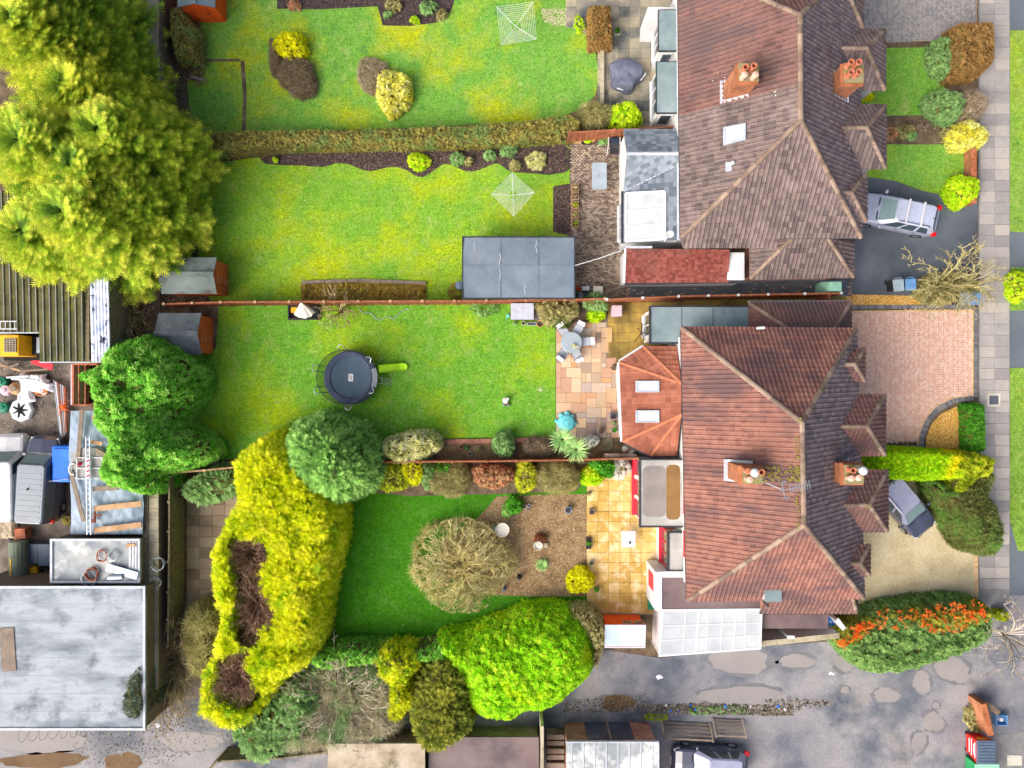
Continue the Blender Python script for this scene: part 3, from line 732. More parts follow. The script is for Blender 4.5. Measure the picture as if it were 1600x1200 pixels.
M_tarp = mat('blue_grey_tarp', [C(118, 138, 156), C(140, 160, 178), C(158, 176, 192)], .9, bump=.3, fine=.06, rough=.45)
M_wtarp = mat('white_tarp', [C(216, 222, 234), C(236, 240, 246)], 1.5, bump=.1, fine=.04, rough=.5)
M_steel = gloss('galvanised', C(176, 188, 198), .38, .6)
M_rust = mat('rusty_steel', [C(132, 76, 54), C(166, 100, 74), C(186, 124, 98)], 2, bump=.4, fine=.2)
M_mossroof = mat('mossy_sheeting', [C(66, 68, 48), C(88, 88, 56), C(108, 104, 66)], .9, 8, bump=.6, fine=.3, patch=(C(122, 122, 44), .7, .58, .75))
M_rib = mat('sheet_ribs', [C(118, 120, 116), C(150, 152, 146)], 3, bump=.2, fine=.2)
M_corrw = mat('clear_sheeting', [C(176, 190, 226), C(226, 232, 246), C(244, 246, 250)], 2.2, bump=.2, fine=.1, patch=(C(70, 76, 104), 1.6, .56, .62))
M_yellow = mat('yellow_paint', [C(222, 164, 24), C(240, 186, 36)], 2, bump=.1, rough=.5)
M_blue = mat('blue_plastic', [C(24, 104, 216), C(44, 126, 236)], 1.5, bump=.05, rough=.4)
M_bluebin = mat('blue_bin', [C(92, 140, 190), C(112, 160, 206)], 2, bump=.05, rough=.45)
M_greybin = mat('grey_bin', [C(142, 162, 172), C(164, 182, 190)], 2, bump=.05, rough=.45)
M_barrel = mat('blue_barrel', [C(22, 92, 166), C(36, 112, 190)], 2, bump=.05, rough=.4)
M_lilac = mat('lilac_box', [C(190, 166, 178), C(208, 186, 196)], 2, bump=.05)
M_binred = mat('trade_bin_red', [C(216, 30, 28), C(232, 48, 40)], 2, bump=.05, rough=.4)
M_bingreen = mat('bin_green', [C(40, 140, 84), C(60, 164, 104)], 2, bump=.05, rough=.4)
M_lidgrey = mat('slate_plastic', [C(78, 96, 116), C(96, 114, 134)], 2, bump=.05, rough=.45)
M_teal = mat('teal_plastic', [C(96, 196, 206), C(120, 212, 218)], 2, bump=.05, rough=.4)
M_green = mat('green_plastic', [C(20, 110, 84), C(34, 132, 104)], 2, bump=.05, rough=.45)
M_lime = gloss('lime_plastic', C(176, 232, 24), .35)
M_mint = mat('mint_door', [C(134, 190, 166), C(152, 204, 182)], 2, bump=.05)
M_orange = mat('orange_plastic', [C(230, 96, 30), C(244, 120, 48)], 2, bump=.05)
M_cover = mat('slate_cover', [C(78, 84, 104), C(98, 104, 124), C(114, 120, 140)], 1.5, bump=.2, fine=.06, rough=.6)
M_tmat = mat('trampoline_mat', [C(66, 86, 104), C(78, 98, 116)], 2, bump=.2, fine=.06, rough=.7)
M_tpad = mat('trampoline_pad', [C(60, 72, 96), C(78, 90, 116)], 2, bump=.1, rough=.5)
M_tpadg = mat('pad_pale', [C(150, 158, 176), C(172, 180, 196)], 2, bump=.1, rough=.5)
M_net = mat('netting', [C(34, 38, 40), C(44, 48, 50)], 2, bump=0, alpha=.45)
M_tabletop = gloss('pale_glass_table', C(154, 168, 178), .2, spec=.4)
M_ctop = mat('grey_weave', [C(164, 172, 186), C(184, 190, 202)], 4, bump=.3, bscale=50, fine=.1)
M_cframe = mat('dark_frame', [C(92, 86, 84), C(120, 112, 108)], 3, bump=0)
M_cpale = mat('pale_cushion', [C(206, 210, 214), C(220, 223, 226)], 3, bump=.05)
M_cream = mat('cream_fabric', [C(214, 208, 196), C(232, 228, 218)], 2, bump=.1)
M_stone = mat('pale_stone', [C(186, 184, 170), C(214, 212, 198)], 2, bump=.3)
M_log = mat('log_wood', [C(120, 110, 92), C(160, 148, 124)], 2, bump=.5, fine=.2)
M_logend = mat('log_end', [C(84, 84, 86), C(108, 106, 104)], 3, bump=.3)
M_brush = mat('dry_twigs', [C(132, 116, 82), C(170, 152, 112), C(194, 178, 138)], 2, tint=.7, bump=0)
M_brushg = mat('grey_twigs', [C(132, 120, 104), C(172, 160, 138), C(198, 188, 168)], 2, tint=.7, bump=0)
M_brushb = mat('brown_twigs', [C(112, 86, 74), C(154, 122, 104), C(180, 148, 128)], 2, tint=.7, bump=0)
M_brushy = mat('olive_twigs', [C(150, 140, 86), C(184, 174, 116), C(206, 198, 144)], 2, tint=.7, bump=0)
M_trunk = mat('trunk_bark', [C(74, 62, 48), C(100, 86, 66)], 3, bump=.6)
M_rubble = mat('rubble', [C(56, 54, 44), C(84, 80, 64), C(108, 100, 86), C(140, 132, 120)], 3, tint=.9, bump=0)
M_litter = mat('litter', [C(226, 230, 236), C(244, 246, 250)], 3, bump=0)
# foliage
L_cyp = leaf_mat('cypress_golden', [C(48, 80, 26), C(98, 134, 40), C(158, 182, 52), C(220, 220, 78)], scale=.5)
L_cypd = leaf_mat('cypress_green', [C(70, 106, 38), C(116, 150, 50), C(170, 188, 66)], scale=.4)
L_con = leaf_mat('juniper_green', [C(76, 116, 58), C(122, 166, 84), C(162, 200, 112)])
L_laur = leaf_mat('laurel_bright', [C(70, 132, 42), C(118, 182, 62), C(176, 218, 112)])
L_laurl = leaf_mat('laurel_yellow_green', [C(104, 158, 14), C(146, 198, 24), C(190, 222, 56)], patch=(C(184, 206, 26), .5, .54, .66))
L_gold = leaf_mat('golden_privet', [C(80, 118, 10), C(166, 184, 10), C(230, 226, 14), C(246, 240, 60)], patch=(C(128, 168, 18), .8, .54, .7))
L_goldg = leaf_mat('gold_green', [C(92, 112, 20), C(150, 164, 30), C(208, 206, 54)])
L_hedge = leaf_mat('hedge_mixed', [C(100, 92, 54), C(142, 134, 70), C(172, 166, 90)], patch=(C(120, 142, 80), 1.1, .48, .62))
L_hedgeb = leaf_mat('beech_brown', [C(112, 86, 46), C(140, 110, 62), C(162, 136, 86)])
L_hedgeg = leaf_mat('hedge_top_green', [C(124, 172, 8), C(154, 196, 14), C(186, 212, 28)], patch=(C(214, 196, 20), .28, .54, .62))
L_dgreen = leaf_mat('dark_conifer_hedge', [C(60, 70, 32), C(90, 100, 50), C(118, 126, 68)], patch=(C(94, 128, 58), .7, .46, .6))
L_box = leaf_mat('box_green', [C(40, 104, 24), C(70, 140, 34), C(104, 166, 52)])
L_sage = leaf_mat('sage_green', [C(88, 124, 72), C(122, 158, 96), C(156, 186, 124)])
L_varieg = leaf_mat('variegated', [C(124, 132, 72), C(196, 196, 132), C(234, 230, 186)])
L_yelv = leaf_mat('yellow_variegated', [C(178, 168, 30), C(226, 218, 88), C(248, 244, 168)])
L_yel = leaf_mat('yellow_leaf', [C(170, 170, 6), C(214, 210, 10), C(236, 228, 40)])
L_lime = leaf_mat('lime_leaf', [C(128, 180, 14), C(172, 212, 24), C(206, 226, 60)])
L_heath = leaf_mat('heather_brown', [C(104, 90, 74), C(132, 116, 98), C(152, 136, 118)])
L_heathp = leaf_mat('heather_pink_grey', [C(138, 122, 104), C(164, 150, 130), C(184, 172, 152)])
L_olive = leaf_mat('olive_shrub', [C(112, 110, 66), C(150, 146, 96), C(182, 176, 126)])
L_pyr = leaf_mat('pyracantha_leaf', [C(76, 112, 62), C(112, 148, 82), C(146, 174, 104)])
L_pyry = leaf_mat('pyracantha_warm', [C(104, 112, 34), C(140, 144, 50), C(170, 168, 70)])
L_berry = leaf_mat('berries', [C(196, 66, 16), C(222, 84, 20), C(236, 110, 40)], trans=.05)
L_palm = leaf_mat('cordyline', [C(96, 146, 84), C(142, 182, 112), C(186, 208, 142)])
L_white = leaf_mat('silver_leaf', [C(160, 164, 148), C(206, 206, 192), C(234, 232, 220)])
L_redsh = leaf_mat('red_tinged', [C(150, 100, 78), C(184, 136, 108), C(160, 160, 96)])

# ------------------------------------------------------------------ ground sheets
g = MB(); g.poly([(-150, -150, 0), (150, -150, 0), (150, 150, 0), (-150, 150, 0)])
g.build('ground', M_soil, None, 'bare brown earth beneath the gardens', 'ground', kind='structure')
bed_top = [(433, -200), (433, 14), (500, 15), (590, 10), (598, 40), (640, 41), (680, 36), (705, 18), (712, -5), (716, -200)]
LN = [(312, -200), (925, -200), (928, 60), (936, 120), (930, 150), (905, 172), (860, 188), (640, 200), (420, 206), (318, 214), (300, 200), (292, 130), (312, 96)]
sheet('lawn', LN, .02, M_lawn_n, 'yellow-green back lawn north of the clipped boundary hedge', 'lawn')
sheet('flower_bed', bed_top, .024, M_mulch, 'dark soil flower bed cut into the top of the north lawn', 'flower bed')
sheet('edging_groove', [(376, 96), (382, 94), (386, 150), (384, 206), (378, 206), (380, 150)], .025, M_soil, 'thin bare soil groove across the left end of the north lawn', 'groove'); sheet('edging_groove', [(316, 93), (376, 92), (376, 96), (316, 97)], .025, M_soil, 'short bare soil groove below the box hedge', 'groove')
LM = [(318, 252), (420, 240), (880, 226), (890, 230), (890, 292), (864, 292), (864, 362), (900, 372), (900, 470), (330, 470), (308, 440), (312, 330)]
sheet('lawn', LM, .02, M_lawn_m, 'yellow-green lawn beside the grey flat-roofed garden room', 'lawn')
mulch = [(405, 240), (410, 232), (880, 226), (882, 270), (830, 271), (798, 268), (788, 262), (776, 255), (758, 262), (740, 268), (722, 266), (706, 257), (692, 257), (676, 268), (660, 277), (646, 273), (636, 266), (618, 261), (600, 263), (578, 268), (560, 263), (545, 257), (526, 255), (506, 261), (470, 259), (415, 256)]
sheet('mulch_bed', mulch, .028, M_mulch, 'long dark mulched bed with wavy edge under the clipped hedge', 'flower bed', smooth=2)
mulch2 = [(866, 291), (890, 287), (892, 362), (874, 366), (866, 352)]
sheet('mulch_bed', mulch2, .028, M_mulch, 'small dark gravelly bed beside the row of square pots', 'flower bed')
mulch3 = [(795, 240), (875, 240), (875, 271), (795, 271)]
strip = [(470, 441), (560, 438), (666, 442), (666, 470), (470, 470)]
sheet('flower_bed', strip, .026, M_yellold, 'straw-coloured edged bed along the orange fence', 'flower bed')
LT = [(298, 560), (338, 545), (342, 476), (868, 474), (868, 682), (600, 690), (420, 716), (335, 718), (300, 700), (296, 640)]
sheet('lawn', LT, .02, M_lawn_t, 'bright green lawn with the round trampoline on it', 'lawn')
LS = [(470, 720), (918, 740), (918, 955), (830, 975), (660, 1012), (470, 1030)]
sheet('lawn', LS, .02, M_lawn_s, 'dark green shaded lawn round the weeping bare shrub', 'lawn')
bark = [(776, 776), (840, 773), (916, 772), (918, 850), (920, 931), (850, 932), (780, 930), (700, 900), (690, 850), (740, 815), (760, 795)]
sheet('bark_bed', bark, .026, M_bark, 'brown bark-covered bed between dark lawn and yellow patio', 'flower bed')
bed_t2 = [(585, 690), (700, 686), (860, 684), (945, 684), (990, 712), (990, 716), (585, 716)]
sheet('flower_bed', bed_t2, .022, M_bark, 'planted brown border along the fence below the trampoline lawn', 'flower bed')
bed_s2 = [(585, 722), (990, 722), (985, 742), (915, 750), (900, 768), (770, 772), (640, 775), (585, 770)]
sheet('flower_bed', bed_s2, .023, M_soil, 'shrub border under the fence beside the yellow patio', 'flower bed')
# patios
pn = [(884, -200), (1066, -200), (1066, 206), (944, 206), (940, 168), (940, 66), (886, 40)]
pat = sheet('patio', pn, .03, M_joint, 'weathered grey slab patio behind the north house', 'patio')
a, b = P(884, 206), P(1066, -200)
slab_grid(pat, a.x, a.y, b.x, b.y, .62, .6, .012, M_greyslab, poly=wpoly(pn), th=.045)
pb = [(893, 226), (1062, 206), (1062, 300), (985, 300), (985, 440), (1200, 440), (1330, 440), (1330, 462), (950, 470), (893, 470)]
pat = sheet('patio', pb, .022, M_joint, 'brown block-paved patio between garden room and house', 'patio')
bricks_flat('block_paving', pb, M_block, .045, .2, .1, 'stretch', 0, parent=pat)
ps = [(869, 503), (949, 503), (949, 566), (975, 566), (975, 684), (869, 684)]
pat = sheet('patio', ps, .022, M_joint, 'multicoloured sandstone slab patio with the round dining table', 'patio')
a, b = P(869, 684), P(976, 502)
slab_random(pat, a.x, a.y, b.x, b.y, .29, .01, M_sand, wpoly(ps), seed=4)
py_ = [(950, 474), (1070, 472), (1070, 545), (1000, 545), (968, 566), (950, 566)]
pat = sheet('patio', py_, .022, M_joint, 'old mossy yellow slab yard between the fence and the flat-roofed extension', 'patio')
a, b = P(950, 566), P(1070, 472)
slab_grid(pat, a.x, a.y, b.x, b.y, .6, .6, .01, M_yellold, poly=wpoly(py_))
yb = [(917, 735), (1070, 735), (1070, 960), (925, 960), (917, 900)]
pat = sheet('patio', yb, .024, M_joint, 'bright yellow square slab patio with the white table', 'patio')
a, b = P(917, 958), P(1070, 735)
slab_grid(pat, a.x, a.y, b.x, b.y, .6, .6, .012, M_yell, poly=wpoly(yb))
side_n = [(1000, 440), (1338, 437), (1338, 462), (1000, 466)]
sheet('side_passage', [(985, 441), (1325, 436), (1325, 462), (985, 466)], .05, M_asph, 'dark tarmac side passage along the tall fence', 'path')
sheet('side_passage', [(1070, 466), (1322, 463), (1322, 480), (1070, 482)], .02, M_yellold, 'narrow mossy strip between fence and brown side roof', 'path')
lp = [(292, 772), (372, 772), (372, 955), (292, 955)]
pat = sheet('patio', lp, .022, M_joint, 'brown slab yard beside the yellow hedge', 'patio')
a, b = P(292, 955), P(372, 772)
slab_grid(pat, a.x, a.y, b.x, b.y, .75, .62, .01, M_brownslab)
sheet('path', [(214, 440), (250, 440), (250, 530), (214, 540)], .02, M_block, 'brown cobbled strip beside the garden sheds', 'path')
sheet('path', [(214, 960), (330, 940), (330, 1110), (214, 1130)], .015, M_alleyb, 'rough earth under the brambles behind the concrete roof', 'path')
sheet('yard', [(-60, 400), (232, 400), (232, 920), (-60, 920)], .012, M_yard, 'grubby builders yard with vans and scrap', 'yard')
# front of the houses
dn = [(1340, -200), (1526, -200), (1526, 62), (1380, 66), (1340, 66)]
d = sheet('driveway', dn, .022, M_joint, 'pale grey block driveway at the top right', 'driveway')
bricks_flat('block_paving', dn, M_blockgrey, .04, .2, .1, 'herring', math.pi / 4, parent=d)
l1 = [(1338, 76), (1455, 74), (1478, 120), (1470, 180), (1345, 181)]
sheet('lawn', l1, .024, M_lawn_f, 'small front lawn beside the trimmed round shrubs', 'lawn')
sheet('flower_bed', [(1340, 181), (1530, 181), (1530, 226), (1340, 226)], .02, M_soil, 'brown front bed between the two small lawns', 'flower bed')
l2 = [(1340, 226), (1500, 226), (1510, 262), (1480, 306), (1440, 298), (1400, 283), (1345, 275)]
sheet('lawn', l2, .024, M_lawn_f, 'small front lawn above the black tarmac drive', 'lawn')
da = [(1332, 272), (1400, 284), (1440, 299), (1480, 307), (1527, 312), (1527, 470), (1450, 462), (1322, 460), (1322, 440), (1335, 438), (1335, 300)]
sheet('driveway', da, .02, M_asph, 'black tarmac driveway with the roof-barred estate car', 'driveway')
gs = [(1322, 460), (1460, 463), (1505, 480), (1322, 482)]
sheet('gravel_strip', gs, .024, M_gold, 'golden gravel strip between the two driveways', 'gravel')
bd = [(1328, 486), (1520, 484), (1520, 620), (1490, 624), (1462, 638), (1444, 660), (1436, 690), (1328, 694)]
d = sheet('driveway', bd, .022, M_joint, 'pink brick herringbone driveway', 'driveway')
bricks_flat('brick_paving', bd, M_brickpave, .045, .2, .1, 'herring', math.pi / 4, parent=d)
def edge_bricks(pts, m, width, L, z, parent, name='edging', off=0):
    b = MB()
    for (x0, y0), (x1, y1) in zip(pts[:-1], pts[1:]):
        A, B = P(x0, y0), P(x1, y1); d_ = (B - A); n = max(1, int(d_.length / L)); ang = math.atan2(d_.y, d_.x)
        for i in range(n):
            c = A + d_ * ((i + .5) / n); b.obox((c.x, c.y, z - .03), (d_.length / n - .008, width, .06), ang, random.random())
    return b.build(name, m, parent, kind='stuff')
arc = [(1520, 622), (1490, 626), (1466, 638), (1449, 657), (1440, 680), (1438, 702)]
edge_bricks([(1328, 487), (1519, 485)], M_edging, .1, .2, .055, d); edge_bricks([(1519, 486), (1519, 621)], M_edging, .1, .2, .056, d)
edge_bricks([(1328, 480), (1521, 479)], M_sett, .22, .1, .06, d, 'sett_border')
edge_bricks([(1524, 480), (1524, 622)], M_sett, .18, .1, .06, d, 'sett_border')
edge_bricks(arc, M_sett, .3, .1, .07, d, 'sett_border'); edge_bricks([(x - 5, y - 4) for x, y in arc], M_edging, .07, .2, .06, d)
edge_bricks([(1335, 697), (1438, 699)], M_sett, .2, .1, .065, d, 'sett_border')
qg = [(1520, 632), (1492, 636), (1470, 647), (1455, 663), (1447, 684), (1446, 712), (1520, 712)]
sheet('gravel_bed', qg, .026, M_gold, 'quarter-round golden gravel bed beside the pink brick drive', 'gravel')
bg_ = [(1335, 745), (1450, 745), (1530, 800), (1526, 946), (1335, 950)]
sheet('driveway', bg_, .022, M_beige, 'beige gravel driveway with the dark car', 'driveway')
edge_bricks([(1524, 868), (1526, 945)], M_edging, .2, .1, .05, None, 'brick_kerb').name = 'brick_kerb'
tag(bpy.data.objects['brick_kerb'], 'row of orange bricks edging the beige gravel drive', 'kerb', kind='structure')
# pavement, verge, road
pvp = [(1528, -200), (1577, -200), (1577, 940), (1528, 946)]
pv = sheet('pavement', pvp, .06, M_pavebed, 'grey slab pavement along the right side', 'pavement')
a, b = P(1530, 920), P(1576, -200)
slab_grid(pv, a.x, a.y, b.x, b.y, .86, .64, .045, M_pave, th=.045, gap=.014)
sheet('verge', [(1577, 48), (1680, 48), (1680, 366), (1577, 362)], .05, M_verge, 'grass verge at the upper right edge', 'verge')
sheet('verge', [(1580, 418), (1680, 418), (1680, 482), (1566, 486), (1570, 460)], .05, M_verge, 'short grass verge between two tarmac crossovers', 'verge')
sheet('verge', [(1573, 576), (1680, 570), (1680, 870), (1590, 860), (1574, 800)], .05, M_verge, 'long grass verge beside the dark hedge', 'verge')
sheet('road', [(1576, -200), (1900, -200), (1900, 940), (1576, 940)], .016, M_road, 'blue-grey tarmac road and crossovers at the right edge', 'road')
# alley
al = [(-80, 1120), (240, 1108), (330, 1085), (420, 1060), (930, 1012), (1030, 1028), (1190, 1010), (1320, 1000), (1340, 960), (1528, 948), (1577, 930), (1900, 930), (1900, 1300), (-80, 1300)]
sheet('alley', al, .018, M_alley, 'wet potholed tarmac alley across the bottom', 'road')
M_wetrim = mat('wet_rim', [C(106, 109, 114), C(122, 123, 125)], 1.5, bump=.5, rough=.4)
def puddle(c, rx, ry, m, label, rot=0):
    o = sheet('puddle', ellipse(c[0], c[1], rx, ry, 70, rot, .07), .026, m, label, 'puddle')
    sheet('wet_rim', ellipse(c[0] + .3, c[1], rx * 1.08 + 2, ry * 1.08 + 2, 70, rot, .08), .022, M_wetrim, None, None, None, o)
puddle((1155, 1030), 48, 22, M_puddle, 'long pale puddle in the alley below the white lean-to', .05)
puddle((1165, 1090), 68, 18, M_puddle, 'wide pale puddle in the alley above the weedy rubble strip')
puddle((1385, 1086), 20, 12, M_puddle, 'oval pale puddle below the berried hedge')
puddle((1440, 1066), 14, 18, M_puddle, 'round pale puddle below the middle of the berried hedge')
puddle((1320, 1035), 16, 14, M_puddle, 'pale puddle at the left foot of the berried hedge')
puddle((1488, 1046), 26, 20, M_puddle, 'large pale puddle right of the berried hedge', .4)
puddle((1320, 1078), 6, 6, M_puddle, 'smallest round pothole puddle in the alley')
puddle((1462, 1102), 6, 5, M_puddle, 'tiny pothole puddle above the forecourt puddle pair')
puddle((1458, 1128), 18, 14, M_puddle, 'upper puddle of the pair on the dark forecourt', .5)
puddle((1435, 1160), 11, 18, M_puddle, 'lower upright puddle of the pair on the dark forecourt', .2)
puddle((1245, 1033), 28, 10, M_puddle, 'shallow pale puddle below the white boundary wall')
puddle((70, 1188), 66, 12, M_puddleb, 'long muddy brown puddle at the bottom left edge', -.06)
puddle((193, 1192), 27, 18, M_puddleb, 'round muddy brown puddle left of the dark fence')
puddle((298, 1158), 50, 14, M_puddle, 'grey puddle below the yellow hedge')
puddle((60, 1155), 70, 22, M_puddle, 'broad grey puddle below the concrete roof')
puddle((965, 1098), 26, 13, M_puddleb, 'brown puddle in front of the brick garage')
sheet('path', [(1548, 1150), (1680, 1130), (1680, 1300), (1548, 1300)], .03, M_pavebed, 'grey concrete hardstanding right of the red bin', 'path')
scatter('leaf_litter', 'bark chips strewn over the brown bed', 'bark chips', bark, 9000, M_barkchip, .02, .055, .026)
scatter('mulch_chips', 'dark bark chips in the long wavy bed', 'mulch', mulch, 7000, M_chip, .02, .06, .028)
scatter('mulch_chips', 'dark gravel in the bed beside square pots', 'mulch', mulch2, 900, M_chip, .02, .06, .028)
scatter('mulch_chips', 'soil clods in the bed at the top', 'mulch', bed_top, 3000, M_chip, .02, .07, .024)
scatter('gravel', 'golden stones in the strip between driveways', 'gravel', gs, 3000, M_goldchip, .02, .045, .024)
scatter('gravel', 'golden stones in the quarter-round bed', 'gravel', qg, 3800, M_goldchip, .02, .045, .026)
scatter('gravel', 'beige stones over the gravel driveway', 'gravel', bg_, 16000, M_beigechip, .015, .035, .022)
scatter('rubble', 'weedy rubble and litter strip along the alley edge', 'rubble', [(1000, 1102), (1100, 1098), (1240, 1102), (1240, 1118), (1100, 1116), (1010, 1112)], 2600, M_rubble, .03, .12, .018)
scatter('rubble', 'broken yellow stone edging beside the forecourt', 'rubble', [(1195, 1092), (1250, 1092), (1305, 1096), (1300, 1101), (1240, 1110), (1215, 1118), (1198, 1112)], 330, M_rubble, .04, .14, .018)
scatter('rubble', 'grit and litter along the bottom left alley', 'rubble', [(110, 1140), (240, 1120), (420, 1110), (430, 1150), (330, 1170), (250, 1195), (120, 1195)], 1600, M_rubble, .02, .09, .018)
scatter('rubble', 'grit in front of the brick garage', 'rubble', [(880, 1095), (1010, 1085), (1010, 1110), (880, 1115)], 700, M_rubble, .03, .1, .018)
scatter('rubble', 'scrap and stones strewn over the yard', 'rubble', [(0, 560), (110, 560), (110, 690), (0, 690)], 1200, M_rubble, .02, .09, .012)
scatter('rubble', 'dead leaves beside the golden hedge', 'leaves', [(250, 440), (330, 440), (330, 480), (250, 480)], 500, M_barkchip, .03, .08, .01)
for lb_, pl_, k_ in (('dead leaves and daisies dotting the north lawn', LN, 260), ('dead leaves dotting the lawn by the garden room', LM, 220), ('dead leaves dotting the trampoline lawn', LT, 260), ('pale leaves dotting the dark lawn', LS, 160)): scatter('fallen_leaves', lb_, 'leaves', pl_, k_, M_beigechip, .02, .05, .03)
grass('grass blades on the north lawn', LN, M_lawn_n, 45, holes=[bed_top]); grass('grass blades on the lawn by the garden room', LM, M_lawn_m, 45, holes=[mulch, mulch2, strip])
grass('grass blades on the trampoline lawn', LT, M_lawn_t, 45); grass('grass blades on the dark lawn', LS, M_lawn_s, 45, holes=[bark, bed_s2])
grass('grass blades on the upper front lawn', l1, M_lawn_f, 45); grass('grass blades on the lower front lawn', l2, M_lawn_f, 45)
grass('coarse grass on the long verge', [(1573, 576), (1680, 570), (1680, 870), (1590, 860), (1574, 800)], M_verge, 90, .1, .05)
grass('coarse grass on the upper verge', [(1577, 48), (1680, 48), (1680, 366), (1577, 362)], M_verge, 90, .1, .05)
grass('coarse grass on the short verge', [(1580, 418), (1680, 418), (1680, 482), (1566, 486), (1570, 460)], M_verge, 90, .1, .05)
# ------------------------------------------------------------------ houses
def wall_prism(corners, inset, z0, z1, m, parent, name='wall'):
    c = sum((Vector(p) for p in corners), Vector((0, 0, 0))) / len(corners)
    pts = []
    for p in corners:
        p = Vector(p); d = p - c; pts.append((p.x - math.copysign(inset, d.x), p.y - math.copysign(inset, d.y)))
    A = sum(pts[i][0] * pts[(i + 1) % len(pts)][1] - pts[(i + 1) % len(pts)][0] * pts[i][1] for i in range(len(pts)))
    if A < 0: pts = pts[::-1]
    return MB().prism(pts, z0, z1).build(name, m, parent)
def deck(parent, faces, m, name='roof', drop=.02):
    b = MB()
    for f in faces: b.slab([(p[0], p[1], p[2] - drop) for p in map(Vector, f)], .12)
    return b.build(name, m, parent)
def gutter(parent, a, b, m=None, r=.06):
    a, b = Vector(a), Vector(b)
    return MB().bar(a, b, .11, .09).build('gutter', m or M_gutter, parent)
def hip_roof(parent, NW, NE, SE, SW, RN, RS, m, nsep, seed, mats=None, w_=.23, g=.31):
    W = [NW, SW, RS, RN]; S = [SW, SE, RS]; E = [SE, NE, RN, RS]; Nn = [NE, NW, RN]
    faces = [W, S, E, Nn]
    d = deck(parent, faces, M_tile_grey)
    tile_roof(d, faces, m, w_, g, nsep=nsep, seed=seed, mats=mats)
    for a, b in ((RS, RN), (SW, RS), (SE, RS), (NW, RN), (NE, RN)): ridge_run(d, a, b, M_ridge)
    for a, b in ((NW, SW), (SW, SE), (SE, NE), (NE, NW)):
        gutter(parent, Vector(a) - Vector((0, 0, .1)), Vector(b) - Vector((0, 0, .1)))
    return d
def bay_hip(parent, rw, re, ne, se, nv, sv_, m, seed):
    """front bay: ridge rw-re, east corners ne/se, valley feet nv/sv"""
    faces = [[se, ne, re], [ne, nv, rw, re], [sv_, se, re, rw]]
    d = deck(parent, faces, M_tile_grey, 'bay_roof'); tile_roof(d, faces, m, .23, .31, seed=seed)
    ridge_run(d, rw, re, M_ridge, .11); ridge_run(d, ne, re, M_ridge, .11); ridge_run(d, se, re, M_ridge, .11)
    for a in (nv, sv_): MB().bar(Vector(rw) + Vector((0, 0, .06)), Vector(a) + Vector((0, 0, .06)), .09, .03).build('valley_lead', M_lead, d)
    gutter(parent, Vector(ne) - Vector((0, 0, .08)), Vector(se) - Vector((0, 0, .08)))
    b = MB(); n, s = Vector(ne), Vector(se)
    b.box(n.x - 1.9, s.y + .25, 0, n.x - .25, n.y - .25, n.z - .1); b.build('bay_wall', M_render, parent)
    w2 = MB().box(n.x - .26, s.y + .5, 3.0, n.x - .22, n.y - .5, 4.4).build('bay_window', M_glass, parent)
def bay_auto(parent, y0p, y1p, xe, m, seed, z=5.0, xin=None, pitch=.842, ewest=17.75, zmin=0):
    n, s = P(xe, y0p, z), P(xe, y1p, z); hw = (n.y - s.y) / 2; zr = z + hw * pitch; ym = (n.y + s.y) / 2
    re = Vector((n.x - hw, ym, zr)); rw = Vector((ewest - (zr - 5) / pitch - .15, ym, zr))
    nv = Vector((ewest - (z - 5) / pitch - .1, n.y, z)); sv_ = Vector((nv.x, s.y, z))
    bay_hip(parent, rw, re, n, s, nv, sv_, m, seed)
